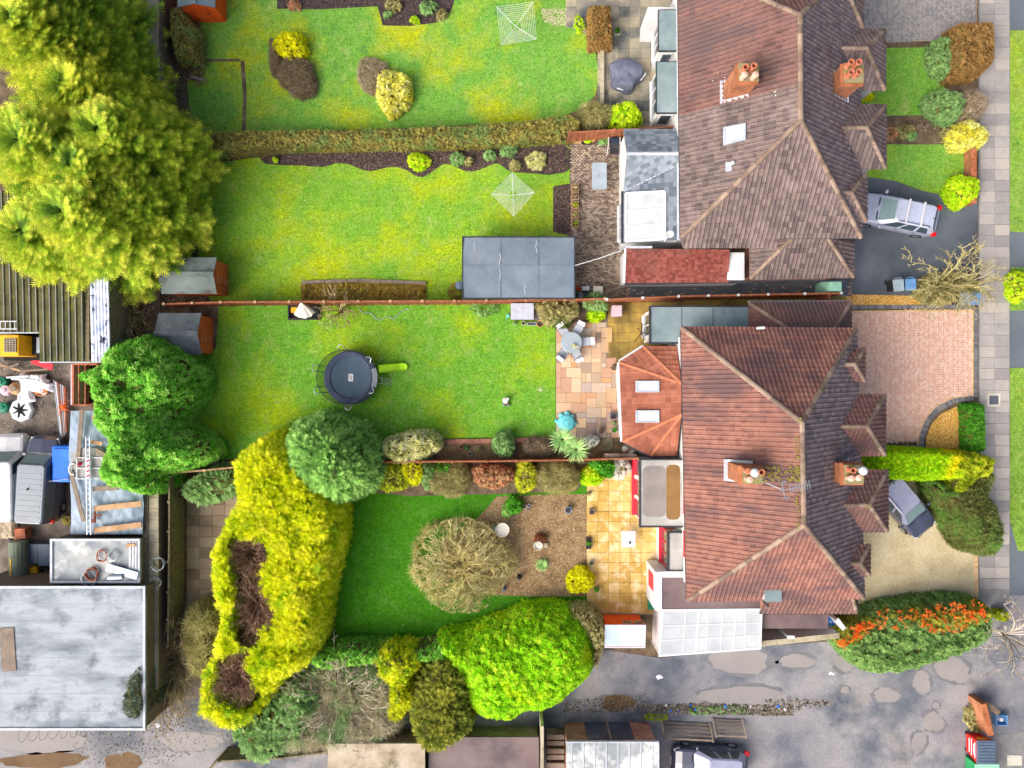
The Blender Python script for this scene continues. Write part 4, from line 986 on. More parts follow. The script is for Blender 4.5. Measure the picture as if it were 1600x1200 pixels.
def chimney(parent, x, y, sx, sy, z0, z1, pots, label, lean=0):
    c = MB(); c.box(x - sx / 2, y - sy / 2, z0, x + sx / 2, y + sy / 2, z1)
    c.box(x - sx / 2 - .05, y - sy / 2 - .05, z1 - .28, x + sx / 2 + .05, y + sy / 2 + .05, z1 - .16)
    o = c.build('chimney', M_brick, parent, label)
    MB().box(x - sx / 2 + .02, y - sy / 2 + .02, z1, x + sx / 2 - .02, y + sy / 2 - .02, z1 + .07).build('mortar_cap', M_mortar, o)
    fl = MB(); zb = z0 + .55
    for (a, b_, c_, d_) in ((x - sx / 2 - .13, y - sy / 2 - .13, x - sx / 2 + .02, y + sy / 2 + .13), (x - sx / 2, y - sy / 2 - .13, x + sx / 2, y - sy / 2 + .02)):
        pass
    s = .842 if x < 13.2 else -.842
    for yy in (y - sy / 2 - .06, y + sy / 2 + .06):
        zc = ROOFZ(x - sx / 2, yy); zd = ROOFZ(x + sx / 2, yy); fl.bar((x - sx / 2, yy, zc + .1), (x + sx / 2, yy, zd + .1), .14, .04)
    xx = x - sx / 2 - .08 if x < 13.2 else x + sx / 2 + .08
    zc = ROOFZ(xx, y) + .1; fl.bar((xx, y - sy / 2 - .13, zc), (xx, y + sy / 2 + .13, zc), .2, .05)
    fl.build('flashing', M_lead, o)
    for px, py, kind in pots:
        q = P(px, py, z1 + .5); q.x = min(max(q.x, x - sx / 2 + .14), x + sx / 2 - .14); q.y = min(max(q.y, y - sy / 2 + .14), y + sy / 2 - .14)
        b = MB()
        if kind == 'open':
            b.lathe((q.x, q.y, z1 + .05), [(.15, 0), (.15, .06), (.12, .1), (.115, .42), (.145, .44), (.145, .5), (.1, .5), (.1, .1)], 14)
            p_ = b.build('chimney_pot', M_pot_t, o, smooth=False); MB().lathe((q.x, q.y, z1 + .2), [(.1, 0), (.1, .02)], 12).build('flue_opening', M_dark, o)
        elif kind == 'white':
            b.lathe((q.x, q.y, z1 + .05), [(.12, 0), (.12, .3), (.2, .34), (.2, .44), (.12, .5), (.02, .52)], 14); b.build('chimney_cowl', M_white, o)
        else:
            b.lathe((q.x, q.y, z1 + .05), [(.13, 0), (.12, .3), (.15, .34), (.15, .42), (.02, .46)], 14); b.build('chimney_pot', M_pot_p if kind == 'pink' else M_pot_t, o)
    return o
M_mortar = mat('mossy_mortar', [C(122, 116, 84), C(156, 148, 116)], 4, bump=.6, patch=(C(126, 138, 40), 5, .52, .62))
def ROOFZ(x, y): return 5 + .842 * min(max(x - 8.6, 0), max(17.75 - x, 0))
def skylight(parent, pts, m_glass=None, fr=.07, name='skylight'):
    """pts: 4 world corners on the roof plane"""
    pts = [Vector(p) for p in pts]; c = sum(pts, Vector()) / 4; n = (pts[1] - pts[0]).cross(pts[3] - pts[0]).normalized()
    if n.z < 0: n = -n
    f = MB(); inn = []
    for i in range(4): inn.append(pts[i] + (c - pts[i]).normalized() * fr * 1.6)
    hi = [p + n * .09 for p in pts]; hin = [p + n * .09 for p in inn]; lin_ = [p + n * .04 for p in inn]
    for i in range(4):
        j = (i + 1) % 4; f.poly([pts[i], pts[j], hi[j], hi[i]]); f.poly([hi[i], hi[j], hin[j], hin[i]]); f.poly([hin[i], hin[j], lin_[j], lin_[i]])
    o = f.build(name, M_frame_g, parent); MB().poly([p + n * .05 for p in inn]).build('pane', m_glass or M_skyl, o); return o
def window_w(parent, x, y0, y1, z0, z1, fm=None, nx=2):
    """window on a west wall at plane x, with frame and panes"""
    f = MB(); fm = fm or M_upvc; t = .07
    f.box(x - .05, y0, z0, x + .02, y1, z0 + t); f.box(x - .05, y0, z1 - t, x + .02, y1, z1)
    ys = np.linspace(y0, y1, nx + 1)
    for yy in ys: f.box(x - .048, max(yy - t / 2, y0), z0 + t, x + .02, min(yy + t / 2, y1), z1 - t)
    o = f.build('window', fm, parent)
    for a, b in zip(ys[:-1], ys[1:]): MB().box(x - .02, a + t / 2, z0 + t, x - .012, b - t / 2, z1 - t).build('pane', M_glass, o)
    MB().box(x - .14, y0 - .06, z0 - .07, x - .002, y1 + .06, z0 - .003).build('sill', fm, o)
    return o

# ---- north pair
nh = thing('semi_detached_house', 'brown-tiled hipped semi-detached pair at the top with lichen-spotted roof', 'house', (13.2, 14.2, 0), 'semi-detached house pairs')
NW, SW, SE, NE = P(1060, -58, 5), P(1064, 372, 5), P(1345, 371, 5), P(1341, -58, 5)
RN, RS = P(1250, 24, 8.9), P(1251, 188, 8.9)
ysplit = P(1130, 158, 6.9).y
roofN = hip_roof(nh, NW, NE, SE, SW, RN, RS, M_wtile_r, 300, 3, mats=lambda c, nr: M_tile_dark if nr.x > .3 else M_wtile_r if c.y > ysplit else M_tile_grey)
ext = [P(1068, 387, 4.6), P(1214, 386, 4.6), P(1214, 371, 4.97), P(1064, 371, 4.97)]
d = deck(nh, [ext], M_tile_grey, 'eave_roof'); tile_roof(d, [ext], M_tile_grey, .23, .31, seed=9)
wall_prism([NW, NE, SE, SW], .35, 0, 4.85, M_render, nh)
bay_auto(nh, 47, 141, 1382, M_tile_grey, 11); bay_auto(nh, 165, 263, 1383, M_tile_grey, 12); bay_auto(nh, 272, 346, 1353, M_tile_grey, 14, z=5.2)
bay_auto(nh, -40, 44, 1348, M_tile_grey, 13)
chimney(nh, 10.85, 14.3, .95, .85, 6.3, 8.8, [(1165, 105, 'open'), (1178, 103, 'open'), (1164, 118, 'pink'), (1181, 116, 'pink')], 'brick chimney with four pots on the rear slope')
chimney(nh, 16.05, 14.6, .95, .95, 5.9, 8.0, [(1327, 97, 'open'), (1342, 97, 'open'), (1327, 113, 'open'), (1342, 112, 'open')], 'tall brick chimney with four open pots above the front bay')
def on_w(px, py, lift=.13):   # point of the rear (west) slope under a pixel
    z = 7.0
    for _ in range(30): x = (px - 800) / F * (H - z); z = 5 + .842 * (x - 8.6)
    q = P(px, py, z); q.z += lift; return q
skylight(nh, [on_w(1130, 229), on_w(1165, 220), on_w(1165, 194), on_w(1130, 201)])
v = on_w(1137, 262); MB().obox(v + Vector((0, 0, .02)), (.3, .45, .05)).lathe((v.x + .1, v.y + .1, v.z), [(.07, 0), (.07, .25), (.1, .27), (.1, .35)], 10).build('vent_pipe', M_lead, nh)
# lichen spots on the old half
def on_roof_spots(n, x0, x1, y0, y1, seed, fn, smin, smax):
    r = random.Random(seed); b = MB()
    for _ in range(n):
        q = fn(r.uniform(x0, x1), r.uniform(y0, y1), .07); s = r.uniform(smin, smax); k = 6; a0 = r.uniform(0, 6)
        b.poly([q + Vector((s * math.cos(a0 + 6.283 * i / k) * .76, s * math.sin(a0 + 6.283 * i / k), s * math.cos(a0 + 6.283 * i / k) * .64)) for i in range(k)])
    return b
on_roof_spots(230, 1066, 1215, 0, 150, 5, on_w, .02, .055).build('lichen', M_lichen, roofN, kind='stuff')
def on_e(px, py, lift=.05):
    z = 7.0
    for _ in range(30): x = (px - 800) / F * (H - z); z = 5 + .842 * (17.75 - x)
    q = P(px, py, z); q.z += lift; return q
def on_roof_spots_e(n, x0, x1, y0, y1, seed, smin, smax):
    r = random.Random(seed); b = MB()
    for _ in range(n):
        q = on_e(r.uniform(x0, x1), r.uniform(y0, y1), .075); s = r.uniform(smin, smax); k = 6
        b.poly([q + Vector((s * math.cos(6.283 * i / k) * .76, s * math.sin(6.283 * i / k), -s * math.cos(6.283 * i / k) * .64)) for i in range(k)])
    return b
on_roof_spots_e(150, 1256, 1320, 5, 150, 6, .02, .05).build('lichen', M_lichen, roofN, kind='stuff')
on_roof_spots(70, 1238, 1250, 30, 188, 15, on_w, .03, .07).build('moss', M_moss, roofN, kind='stuff')
# rear bays of the north half
wx = SW.x + .35
for (x0, y0, x1, y1, zt) in ((1029, 16, 1056, 79, 2.9), (1026, 97, 1058, 176, 2.9)):
    a, b = P(x0, y1, zt), P(x1, y0, zt); xe = wx + .05
    bb = MB().box(a.x + .15, a.y + .12, 0, xe, b.y - .12, zt - .12).build('bay_wall', M_render, nh)
    MB().box(a.x, a.y, zt - .1, xe - .05, b.y, zt).build('bay_roof', M_feltg, nh)
    e = MB(); e.box(a.x - .03, a.y - .03, zt - .14, a.x - .003, b.y + .03, zt + .03); e.box(a.x - .003, a.y - .03, zt - .14, xe - .06, a.y - .003, zt + .03); e.box(a.x - .003, b.y + .003, zt - .14, xe - .06, b.y + .03, zt + .03); e.build('roof_trim', M_gutter, nh)
    window_w(nh, a.x + .148, a.y + .3, b.y - .3, .9, 2.3, nx=3)
    f = MB().box(a.x + .3, a.y + .08, .9, xe - .2, a.y + .117, 2.3).build('window', M_upvc, nh); MB().box(a.x + .37, a.y + .07, .98, xe - .27, a.y + .078, 2.22).build('pane', M_glass, f)
q = P(1013, 30, 2.7); MB().box(q.x, q.y, 0, wx + .02, 20.5, 2.6).build('porch', M_render, nh)
window_w(nh, wx - .002, 15.5, 17.2, 3.2, 4.5); window_w(nh, wx - .002, 18.2, 19.8, 3.2, 4.5); window_w(nh, wx - .002, 9.3, 10.6, 3.75, 4.6)
# slate-roofed rear extension
se_ = nh
Yr = P(983, 240, 3.8).y; x0 = P(977, 240, 3.2).x; xw = wx
Gn, Gs = Yr + 1.65, Yr - 1.65
gz = lambda y: 3.8 - abs(y - Yr) * .727
yv = 11.75
s_n = [(xw, Gn, 2.6), (x0, Gn, 2.6), (x0, Yr, 3.8), (xw, Yr, 3.8)]
s_s = [(x0, Gs, 2.6), (xw, yv, gz(yv)), (xw, Yr, 3.8), (x0, Yr, 3.8)]
ys_ = P(978, 380, 2.6).y
l_w = [(x0, Gs, 2.6), (x0, ys_, 2.6), (xw, ys_, gz(yv)), (xw, yv, gz(yv))]
dk = deck(nh, [s_n, s_s, l_w], M_slate, 'slate_roof', .01)
tile_roof(dk, [s_n, s_s, l_w], M_slate, .26, .22, roll=0, seed=21)
ridge_run(dk, (x0, Yr, 3.8), (xw, Yr, 3.8), M_lead, .1, .45)
MB().bar((x0, Gs, 2.66), (xw, yv, gz(yv) + .06), .12, .03).build('valley_lead', M_lead, dk)
MB().bar((xw - .12, ys_, gz(yv) + .04), (xw - .12, yv, gz(yv) + .05), .22, .05).build('flashing', M_lead, dk)
b = MB().box(x0 + .12, ys_ + .1, 0, xw, Gn - .1, 2.5)
b.add([(x0 + .12, Gs, 2.5), (x0 + .12, Gn, 2.5), (x0 + .12, Yr, 3.72), (x0 + .3, Gs, 2.5), (x0 + .3, Gn, 2.5), (x0 + .3, Yr, 3.72)], [(0, 2, 1), (3, 4, 5), (0, 3, 5, 2), (1, 2, 5, 4)])
b.build('extension_wall', M_render, nh)
gutter(nh, (x0 - .06, ys_, 2.5), (x0 - .06, Gs, 2.5), M_gutter)
window_w(nh, x0 + .118, 8.2, 10.2, .3, 2.1, nx=3)
# white roof panel on the lean-to
k = (gz(yv) - 2.6) / (xw - x0)
def onl(px, py, lift=.1):
    z = 2.8
    for _ in range(20): x = (px - 800) / F * (H - z); z = 2.6 + (x - x0) * k
    q = P(px, py, z); q.z += lift; return q
pn_ = [onl(977, 378), onl(1038, 374), onl(1038, 300), onl(977, 303)]
o = MB().slab(pn_[::1], .06).build('roof_panel', M_poly, nh)
fr = MB()
for i in range(4): fr.bar(pn_[i] + Vector((0, 0, .02)), pn_[(i + 1) % 4] + Vector((0, 0, .02)), .12, .06)
for t in (.36, .68): fr.bar(pn_[3].lerp(pn_[0], t) + Vector((0, 0, .015)), pn_[2].lerp(pn_[1], t) + Vector((0, 0, .015)), .06, .05)
fr.build('panel_frame', M_white, o)
# satellite dish
q = onl(1036, 379, .1); e = P(1047, 366, 3.9)
sd_ = thing('satellite_dish', 'round white satellite dish on the slate extension roof', 'dish', (q.x, q.y, q.z))
MB().tube([q, q + Vector((0, 0, .3)), e - Vector((0.05, 0, .1))], .025, 6).build('arm', M_steel, sd_)
MB().lathe((e.x, e.y, e.z - .08), [(.02, 0), (.12, .02), (.19, .07), (.2, .08), (.18, .09), (.1, .04), (.01, .03)], 18).build('dish', M_white, sd_)
# small red-tiled lean-to roof, white box roof, garage
r_ = [P(976, 442, 2.5), P(1138, 441, 2.5), P(1140, 390, 3.0), P(978, 388, 3.0)]
d = deck(nh, [r_], M_redtile, 'lean_to_roof', .01); tile_roof(d, [r_], M_redtile, .17, .14, roll=0, seed=31)
gutter(nh, P(976, 444, 2.42), P(1330, 438, 2.42))
MB().box(r_[0].x + .1, r_[0].y + .12, 0, r_[1].x, r_[3].y, 2.42).build('lean_to_wall', M_render, nh)
MB().bar(r_[0] + Vector((-.04, 0, .03)), r_[3] + Vector((-.04, 0, .03)), .1, .12).build('bargeboard', M_white, nh)
MB().bar(r_[3] + Vector((0, .05, .06)), r_[3] + Vector((1.4, .05, .06)), .12, .05).build('flashing', M_lead, nh)
a, b = P(1137, 437, 2.75), P(1164, 394, 2.75)
MB().box(a.x, a.y, 0, b.x, b.y, 2.7).box(a.x + .06, a.y + .06, 2.7, b.x - .06, b.y - .06, 2.76).build('white_roof_box', M_white, nh)
gr = [P(1172, 436, 2.6), P(1333, 433, 2.6), P(1293, 372, 4.05), P(1237, 372, 4.05)]
gw = [P(1186, 388, 4.0), P(1171, 437, 2.6), P(1237, 372, 4.05)]; gw = [gr[0] + Vector((0, 1.5, .0)), gr[0], gr[3], gr[3] + Vector((-.6, .0, -.0))]
ge = [gr[1], gr[1] + Vector((0, 1.9, 0)), gr[2]]
gwf = [Vector((gr[0].x, gr[3].y, 2.6)), gr[0], gr[3]]
d = deck(nh, [gr, gwf, ge], M_tile_grey, 'garage_roof'); tile_roof(d, [gr, gwf, ge], M_tile_grey, .23, .31, seed=41)
ridge_run(d, gr[0], gr[3], M_ridge, .11); ridge_run(d, gr[1], gr[2], M_ridge, .11)
MB().box(gr[0].x + .15, gr[0].y + .15, 0, gr[1].x - .2, gr[3].y + .2, 2.5).build('garage_wall', M_brickp, nh)
MB().bar(P(1217, 370, 4.75), P(1320, 370, 4.75), .08, .2).build('fascia', M_white, nh)
a, b = P(1295, 455, 1.9), P(1315, 437, 1.9)
MB().box(a.x, a.y, 0, b.x, b.y, 1.9).build('mint_cupboard', M_mint, None, 'pale mint green gate box at the end of the side passage', 'gate')

# ---- south pair
sh = thing('semi_detached_house', 'terracotta-tiled hipped semi-detached pair with conservatory', 'house', (13.2, -4.1, 0), 'semi-detached house pairs')
NW, SW, SE, NE = P(1065, 512, 5), P(1074, 938, 5), P(1349, 934, 5), P(1337, 514, 5)
RN, RS = P(1253, 660, 8.9), P(1256, 820, 8.9)
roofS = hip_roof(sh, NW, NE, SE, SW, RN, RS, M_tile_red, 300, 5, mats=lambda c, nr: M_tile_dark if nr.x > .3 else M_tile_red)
wall_prism([NW, NE, SE, SW], .35, 0, 4.85, M_render, sh)
on_roof_spots_e(120, 1262, 1325, 645, 890, 8, .02, .05).build('lichen', M_lichen, roofS, kind='stuff')
on_roof_spots(80, 1192, 1250, 729, 752, 16, on_w, .03, .09).build('moss', M_moss, roofS, kind='stuff'); on_roof_spots(50, 1240, 1251, 650, 825, 17, on_w, .03, .07).build('moss', M_moss, roofS, kind='stuff')
bay_auto(sh, 617, 711, 1382, M_wtile_r, 51); bay_auto(sh, 735, 830, 1386, M_wtile_r, 52); bay_auto(sh, 545, 595, 1350, M_wtile_r, 53, z=5.3); bay_auto(sh, 851, 899, 1358, M_wtile_r, 54, z=5.3)
chimney(sh, 11.0, -4.2, .95, .8, 6.4, 8.9, [(1168, 733, 'plain'), (1190, 738, 'open'), (1172, 750, 'pink'), (1180, 739, 'white')], 'brick chimney with one white cowl on the rear slope')
chimney(sh, 16.05, -4.25, .95, .95, 5.9, 8.0, [(1333, 735, 'open'), (1350, 736, 'white'), (1331, 748, 'pink'), (1343, 747, 'pink')], 'brick chimney with white cowl between the front bays')
ae = thing('tv_aerial', 'pale television aerial on a cranked mast beside the white-cowled rear chimney', 'aerial', (11.5, -4.6, 8.8))
p0, p1 = Vector((11.42, -4.4, 8.3)), P(1224, 766, 10.1); p2 = P(1266, 757, 10.1)
MB().tube([p0, p0 + Vector((0.02, -.05, 1.2)), p1], .022, 6).build('mast', M_steel, ae)
bm_ = MB().tube([p1 - (p2 - p1) * .12, p2], .02, 6); dd = (p2 - p1).normalized(); sd2 = Vector((-dd.y, dd.x, 0))
for i in range(9):
    c = p1.lerp(p2, .25 + i * .09); bm_.bar(c - sd2 * .2, c + sd2 * .2, .02, .02)
for s in (-.35, .35): bm_.bar(p1 + sd2 * s - dd * .06, p1 + sd2 * s + dd * .2, .05, .03)
bm_.bar(p1 - sd2 * .4 , p1 + sd2 * .4, .03, .03); bm_.build('elements', M_steel, ae)
# north side roof and flat roof
gr = [P(1329, 472, 2.6), P(1170, 473, 2.6), P(1241, 520, 4.05), P(1300, 520, 4.05)]
fw = [gr[1], Vector((gr[1].x, gr[2].y, 2.6)), gr[2]]; fe = [Vector((gr[0].x, gr[3].y, 2.6)), gr[0], gr[3]]
d = deck(sh, [gr, fw, fe], M_wtile_r, 'side_roof'); tile_roof(d, [gr, fw, fe], M_wtile_r, .23, .31, seed=61)
ridge_run(d, gr[1], gr[2], M_ridge, .11); ridge_run(d, gr[0], gr[3], M_ridge, .11)
MB().box(gr[1].x + .15, gr[2].y - .3, 0, gr[0].x - .15, gr[0].y - .15, 2.5).build('side_wall', M_brickp, sh)
gutter(sh, gr[1] - Vector((0, -.05, .1)), gr[0] - Vector((0, -.05, .1)), M_lead)
MB().bar(P(1250, 516, 4.8), P(1330, 516, 4.8), .08, .16).build('fascia', M_white, sh)
a, b = P(1017, 535, 2.7), P(1169, 480, 2.7)
o = MB().box(a.x, a.y, 2.55, b.x, b.y, 2.7).build('flat_roof', M_feltg, sh)
e = MB(); e.box(a.x - .08, a.y - .08, 2.5, a.x - .002, b.y + .08, 2.74); e.box(a.x, b.y + .002, 2.5, b.x, b.y + .08, 2.74); e.box(a.x, a.y - .08, 2.5, 9.0, a.y - .002, 2.74); e.build('roof_trim', M_gutter, sh)
MB().box(a.x + .1, a.y + .1, 0, b.x, b.y - .1, 2.5).build('extension_wall', M_render, sh)
for xx in (9.2, 10.9): MB().box(xx - .03, a.y + .05, 2.703, xx + .03, b.y - .05, 2.709).build('felt_seam', M_feltd, o)
window_w(sh, a.x + .098, 2.7, 3.9, .2, 2.1)
v = on_w(1183, 512, .05); v = P(1183, 513, 5.35)
MB().tube([v, v + Vector((.1, 0, .25))], .07, 8).tube([v + Vector((0, 0, .2)), v + Vector((.3, .02, .24))], .075, 8).build('flue', M_white, sh)
# conservatory
cz, ct = 2.4, 3.5
ca = [P(968, 566, cz), P(1006, 542, cz), P(1062, 542, cz), P(1062, 711, cz), P(1017, 712, cz), P(973, 690, cz)]
t0_, t1_ = P(1062, 599, ct), P(1062, 648, ct); t0_.x = t1_.x = NW.x + .33
ca[2].x = ca[3].x = t0_.x
faces = [[ca[0], ca[5], t1_, t0_], [ca[1], ca[0], t0_], [ca[2], ca[1], t0_], [ca[5], ca[4], t1_], [ca[4], ca[3], t1_]]
cv = sh
d = deck(sh, faces, M_orangetile, 'conservatory_roof'); tile_roof(d, faces, M_orangetile, .33, .3, roll=.012, seed=71)
for a, b in ((ca[0], t0_), (ca[1], t0_), (ca[5], t1_), (ca[4], t1_)): ridge_run(d, a, b, M_orangeridge, .09, .6)
for i in (5, 0, 3, 4):
    a, b = ca[i], ca[(i + 1) % 6]; dn_ = (b - a).normalized(); out = Vector((dn_.y, -dn_.x, 0)) * -1
    if (out.xy).dot((a.xy + b.xy) / 2 - Vector((9, -1.4))) < 0: out = -out
    MB().bar(a + out * .07 - Vector((0, 0, .05)), b + out * .07 - Vector((0, 0, .05)), .12, .1).build('gutter', M_white if i in (5, 0) else M_gutter, sh)
cc = sum(ca, Vector()) / 6
wp = [((p.x - cc.x) * .93 + cc.x, (p.y - cc.y) * .95 + cc.y) for p in ca]
MB().prism(wp, 0, .7).prism([(x * 1, y) for x, y in wp], 2.1, 2.32).build('conservatory_wall', M_render, sh)
fr = MB()
for i in range(6):
    a, b = Vector((*wp[i], 0)), Vector((*wp[(i + 1) % 6], 0)); n = max(2, int((b - a).length / .7))
    for j in range(n + 1): q = a.lerp(b, j / n); fr.box(q.x - .035, q.y - .035, .7, q.x + .035, q.y + .035, 2.1)
fr.build('conservatory_frame', M_upvc, sh)
for i in range(6):
    a, b = Vector((*wp[i], 0)), Vector((*wp[(i + 1) % 6], 0))
    MB().poly([a + Vector((0, 0, .7)), b + Vector((0, 0, .7)), b + Vector((0, 0, 2.1)), a + Vector((0, 0, 2.1))]).build('conservatory_pane', M_glass, sh)
kc = (ct - cz) / (t0_.x - ca[0].x)
def onc(px, py, lift=.1):
    z = 2.8
    for _ in range(20): x = (px - 800) / F * (H - z); z = cz + (x - ca[0].x) * kc
    q = P(px, py, z); q.z += lift; return q
skylight(sh, [onc(993, 613), onc(1030, 613), onc(1030, 595), onc(993, 595)]); skylight(sh, [onc(993, 660), onc(1030, 660), onc(1030, 641), onc(993, 641)])
# ponding flat roof, small bay, brown felt roof
a, b = P(1001, 822, 2.95), P(1066, 719, 2.95); xw = SW.x + .35
MB().box(a.x + .12, a.y + .12, 0, xw, b.y - .1, 2.8).build('extension_wall', M_render, sh)
o = MB().box(a.x, a.y, 2.8, xw - .05, b.y, 2.95).build('flat_roof', M_felts, sh)
rr = lambda x0, y0, x1, y1, r, z: [Vector((cx + r * math.cos(t), cy + r * math.sin(t), z)) for cx, cy, t0 in ((x1 - r, y1 - r, 0), (x0 + r, y1 - r, 1.571), (x0 + r, y0 + r, 3.142), (x1 - r, y0 + r, 4.712)) for t in np.linspace(t0, t0 + 1.571, 7)]
MB().poly(rr(a.x + .12, a.y + .5, a.x + 1.36, b.y - .3, .3, 2.954)).build('ponding_stain', M_feltp, o)
MB().poly(rr(a.x + 1.38, a.y + .35, xw - .25, b.y - .25, .25, 2.954)).build('silt_stain', M_feltbr, o)
e = MB(); e.box(a.x - .07, a.y - .07, 2.72, a.x - .002, b.y + .07, 3.0); e.box(a.x, a.y - .07, 2.72, xw - .1, a.y - .002, 3.0); e.box(a.x, b.y + .002, 2.72, xw - .1, b.y + .07, 3.0); e.build('roof_trim', M_gutter, sh)
for yy in np.linspace(a.y + .3, b.y - 1.0, 3): window_w(sh, a.x + .1, yy, yy + .8, .9, 2.3, M_red, 1)
MB().box(a.x - .02, a.y + .1, .02, a.x + .1, b.y - .1, .2).build('plinth', M_red, sh)
a, b = P(1046, 891, 2.6), P(1066, 833, 2.6)
MB().box(a.x - .22, a.y + .1, 0, xw, b.y + .12, .95).build('bay_wall', M_render, sh)
MB().box(a.x - .25, a.y + .05, .955, a.x - .05, b.y + .18, 1.02).box(a.x - .2, b.y + .02, .955, xw - .1, b.y + .2, 1.021).build('sill', M_red, sh)
MB().box(a.x - .1, a.y + .12, 1.02, xw, b.y + .05, 2.45).build('bay_window', M_glass, sh)
f = MB()
for yy in np.linspace(a.y + .14, b.y + .03, 4): f.box(a.x - .13, yy - .03, 1.02, a.x - .08, yy + .03, 2.45)
f.build('bay_frame', M_red, sh)
MB().box(a.x, a.y, 2.46, xw - .05, b.y, 2.6).build('bay_roof', M_felts, sh)
e = MB(); e.box(a.x - .12, a.y - .07, 2.42, a.x - .002, b.y + .07, 2.63); e.box(a.x, a.y - .07, 2.42, xw - .06, a.y - .002, 2.63); e.box(a.x, b.y + .002, 2.42, xw - .06, b.y + .07, 2.63); e.build('roof_trim', M_gutter, sh)
for yy in (-2.2, -6.9, -9.2): window_w(sh, xw - .002, yy, yy + 1.3, 3.25, 4.5, M_red)
a, b = P(1034, 951, 2.7), P(1190, 902, 2.7)
o = MB().box(a.x, a.y, 2.55, b.x, b.y, 2.7).build('flat_roof', M_feltb, sh)
MB().box(a.x + .05, a.y + .05, 0, b.x, b.y - .05, 2.54).build('extension_wall', M_render, sh)
c2 = P(1024, 888, 2.75)
e = MB(); e.box(c2.x, a.y - .1, 0, a.x - .002, b.y + .3, 2.75); e.box(a.x, b.y + .002, 0, xw - .02, b.y + .32, 2.75); e.build('parapet', M_white, sh)
MB().box(c2.x - .03, a.y + .8, .9, c2.x - .005, a.y + 1.7, 2.2).build('window', M_red, sh)
# white polycarbonate lean-to
pt = [P(1030, 1026, 2.2), P(1188, 1014, 2.2), P(1190, 951, 2.72), P(1036, 952, 2.72)]
lt = thing('lean_to', 'white polycarbonate lean-to roof beside the alley', 'lean-to', (9.3, -14.2, 0))
def onq(u, v_, dz=0): return pt[0].lerp(pt[1], u).lerp(pt[3].lerp(pt[2], u), v_) + Vector((0, 0, dz))
us = [0, .235, .365, .46, .605, .735, .84, 1]
for i in range(7):
    if i % 1 == 0: MB().slab([onq(us[i], 0), onq(us[i + 1], 0), onq(us[i + 1], 1), onq(us[i], 1)], .03).build('roof_sheet', M_poly, lt)
for u in us: MB().bar(onq(u, 0, .014), onq(u, 1, .014), .09 if u in (0, .365, .735, 1) else .04, .02).build('glazing_bar', M_white, lt)
for v_ in (.02, .35, .66, .98): MB().bar(onq(0, v_, .012), onq(1, v_, .012), .05 if v_ in (.35, .66) else .12, .03).build('purlin', M_white, lt)
w_ = MB(); w_.prism([tuple(onq(0, .02).xy), tuple(onq(1, .02).xy), tuple((onq(1, .02) + Vector((0, .1, 0))).xy), tuple((onq(0, .02) + Vector((0, .1, 0))).xy)], 0, 2.14); w_.prism([tuple(onq(0.004, .05).xy), tuple((onq(.004, .05) + Vector((.1, 0, 0))).xy), tuple((onq(.004, .97) + Vector((.1, 0, 0))).xy), tuple(onq(.004, .97).xy)], 0, 2.12)
w_.build('wall_panel', M_white, lt)
# box dormer, south side roof
gr = [P(1188, 957, 3.0), P(1338, 957, 3.0), P(1306, 929, 3.75), P(1200, 929, 3.75)]
gr2 = [gr[0], gr[1], Vector((gr[1].x - .75, gr[2].y, 4.1)), Vector((gr[0].x + .1, gr[2].y, 4.1))]
fe = [gr2[1], Vector((gr2[1].x, gr2[2].y, 3.0)), gr2[2]]
d = deck(sh, [gr2, fe], M_wtile_r, 'side_roof'); tile_roof(d, [gr2, fe], M_wtile_r, .23, .31, seed=81); ridge_run(d, gr2[1], gr2[2], M_ridge, .11)
MB().box(gr2[0].x + .1, gr2[0].y + .12, 0, gr2[1].x - .15, gr2[2].y + .3, 2.9).build('side_wall', M_brickp, sh)
gutter(sh, gr2[0] - Vector((0, .05, .1)), gr2[1] - Vector((0, .05, .1)))
MB().bar(P(1228, 930, 4.8), P(1283, 930, 4.8), .06, .12).build('fascia', M_white, sh)
a, b = P(1196, 939, 5.6), P(1220, 912, 5.6)
MB().box(a.x, a.y, 4.6, b.x, b.y, 5.5).build('dormer_wall', M_white, sh); MB().box(a.x - .02, a.y - .05, 5.503, b.x + .05, b.y, 5.6).build('dormer_roof', M_feltg, sh)
MB().tube([P(1188, 935, 4.9), P(1200, 947, 4.0)], .06, 6).build('downpipe', M_gutter, sh)
a, b = P(1190, 982, 2.2), P(1294, 960, 2.2)
po = thing('side_porch', 'flat brown felt roof over the side passage', 'porch', ((a.x + b.x) / 2, (a.y + b.y) / 2, 0))
MB().box(a.x, a.y, 2.08, b.x, b.y, 2.2).build('roof', M_feltb, po)
for xx in (a.x + .1, b.x - .1): MB().box(xx - .05, a.y + .05, 0, xx + .05, a.y + .15, 2.08).build('post', M_timberw, po)
# ------------------------------------------------------------------ trees, hedges, shrubs
def base_of(ax, ay, h):       # ground point of a tree whose tip shows at pixel (ax, ay)
    q = P(ax, ay, h); return (q.x, q.y)
G_cyp = 'golden cypress trees in the upper left corner'
L_cyp2 = leaf_mat('cypress_olive', [C(62, 92, 28), C(112, 142, 40), C(164, 180, 52), C(212, 214, 72)], scale=.5)
conifer('cypress_tree', 'largest golden cypress, its tip nearest the hedge end', base_of(150, 200, 7.8), 7.8, 2.5, L_cyp, M_trunk, 208, 10, 1.05, 1, G_cyp)
conifer('cypress_tree', 'golden cypress overhanging the mossy corrugated roof', base_of(95, 330, 8.2), 8.2, 2.7, L_cyp, M_trunk, 200, 10, 1.09, 2, G_cyp)
conifer('cypress_tree', 'golden cypress at the left edge of the picture', base_of(25, 215, 8.8), 8.8, 3.0, L_cyp, M_trunk, 192, 9, 1.12, 3, G_cyp)
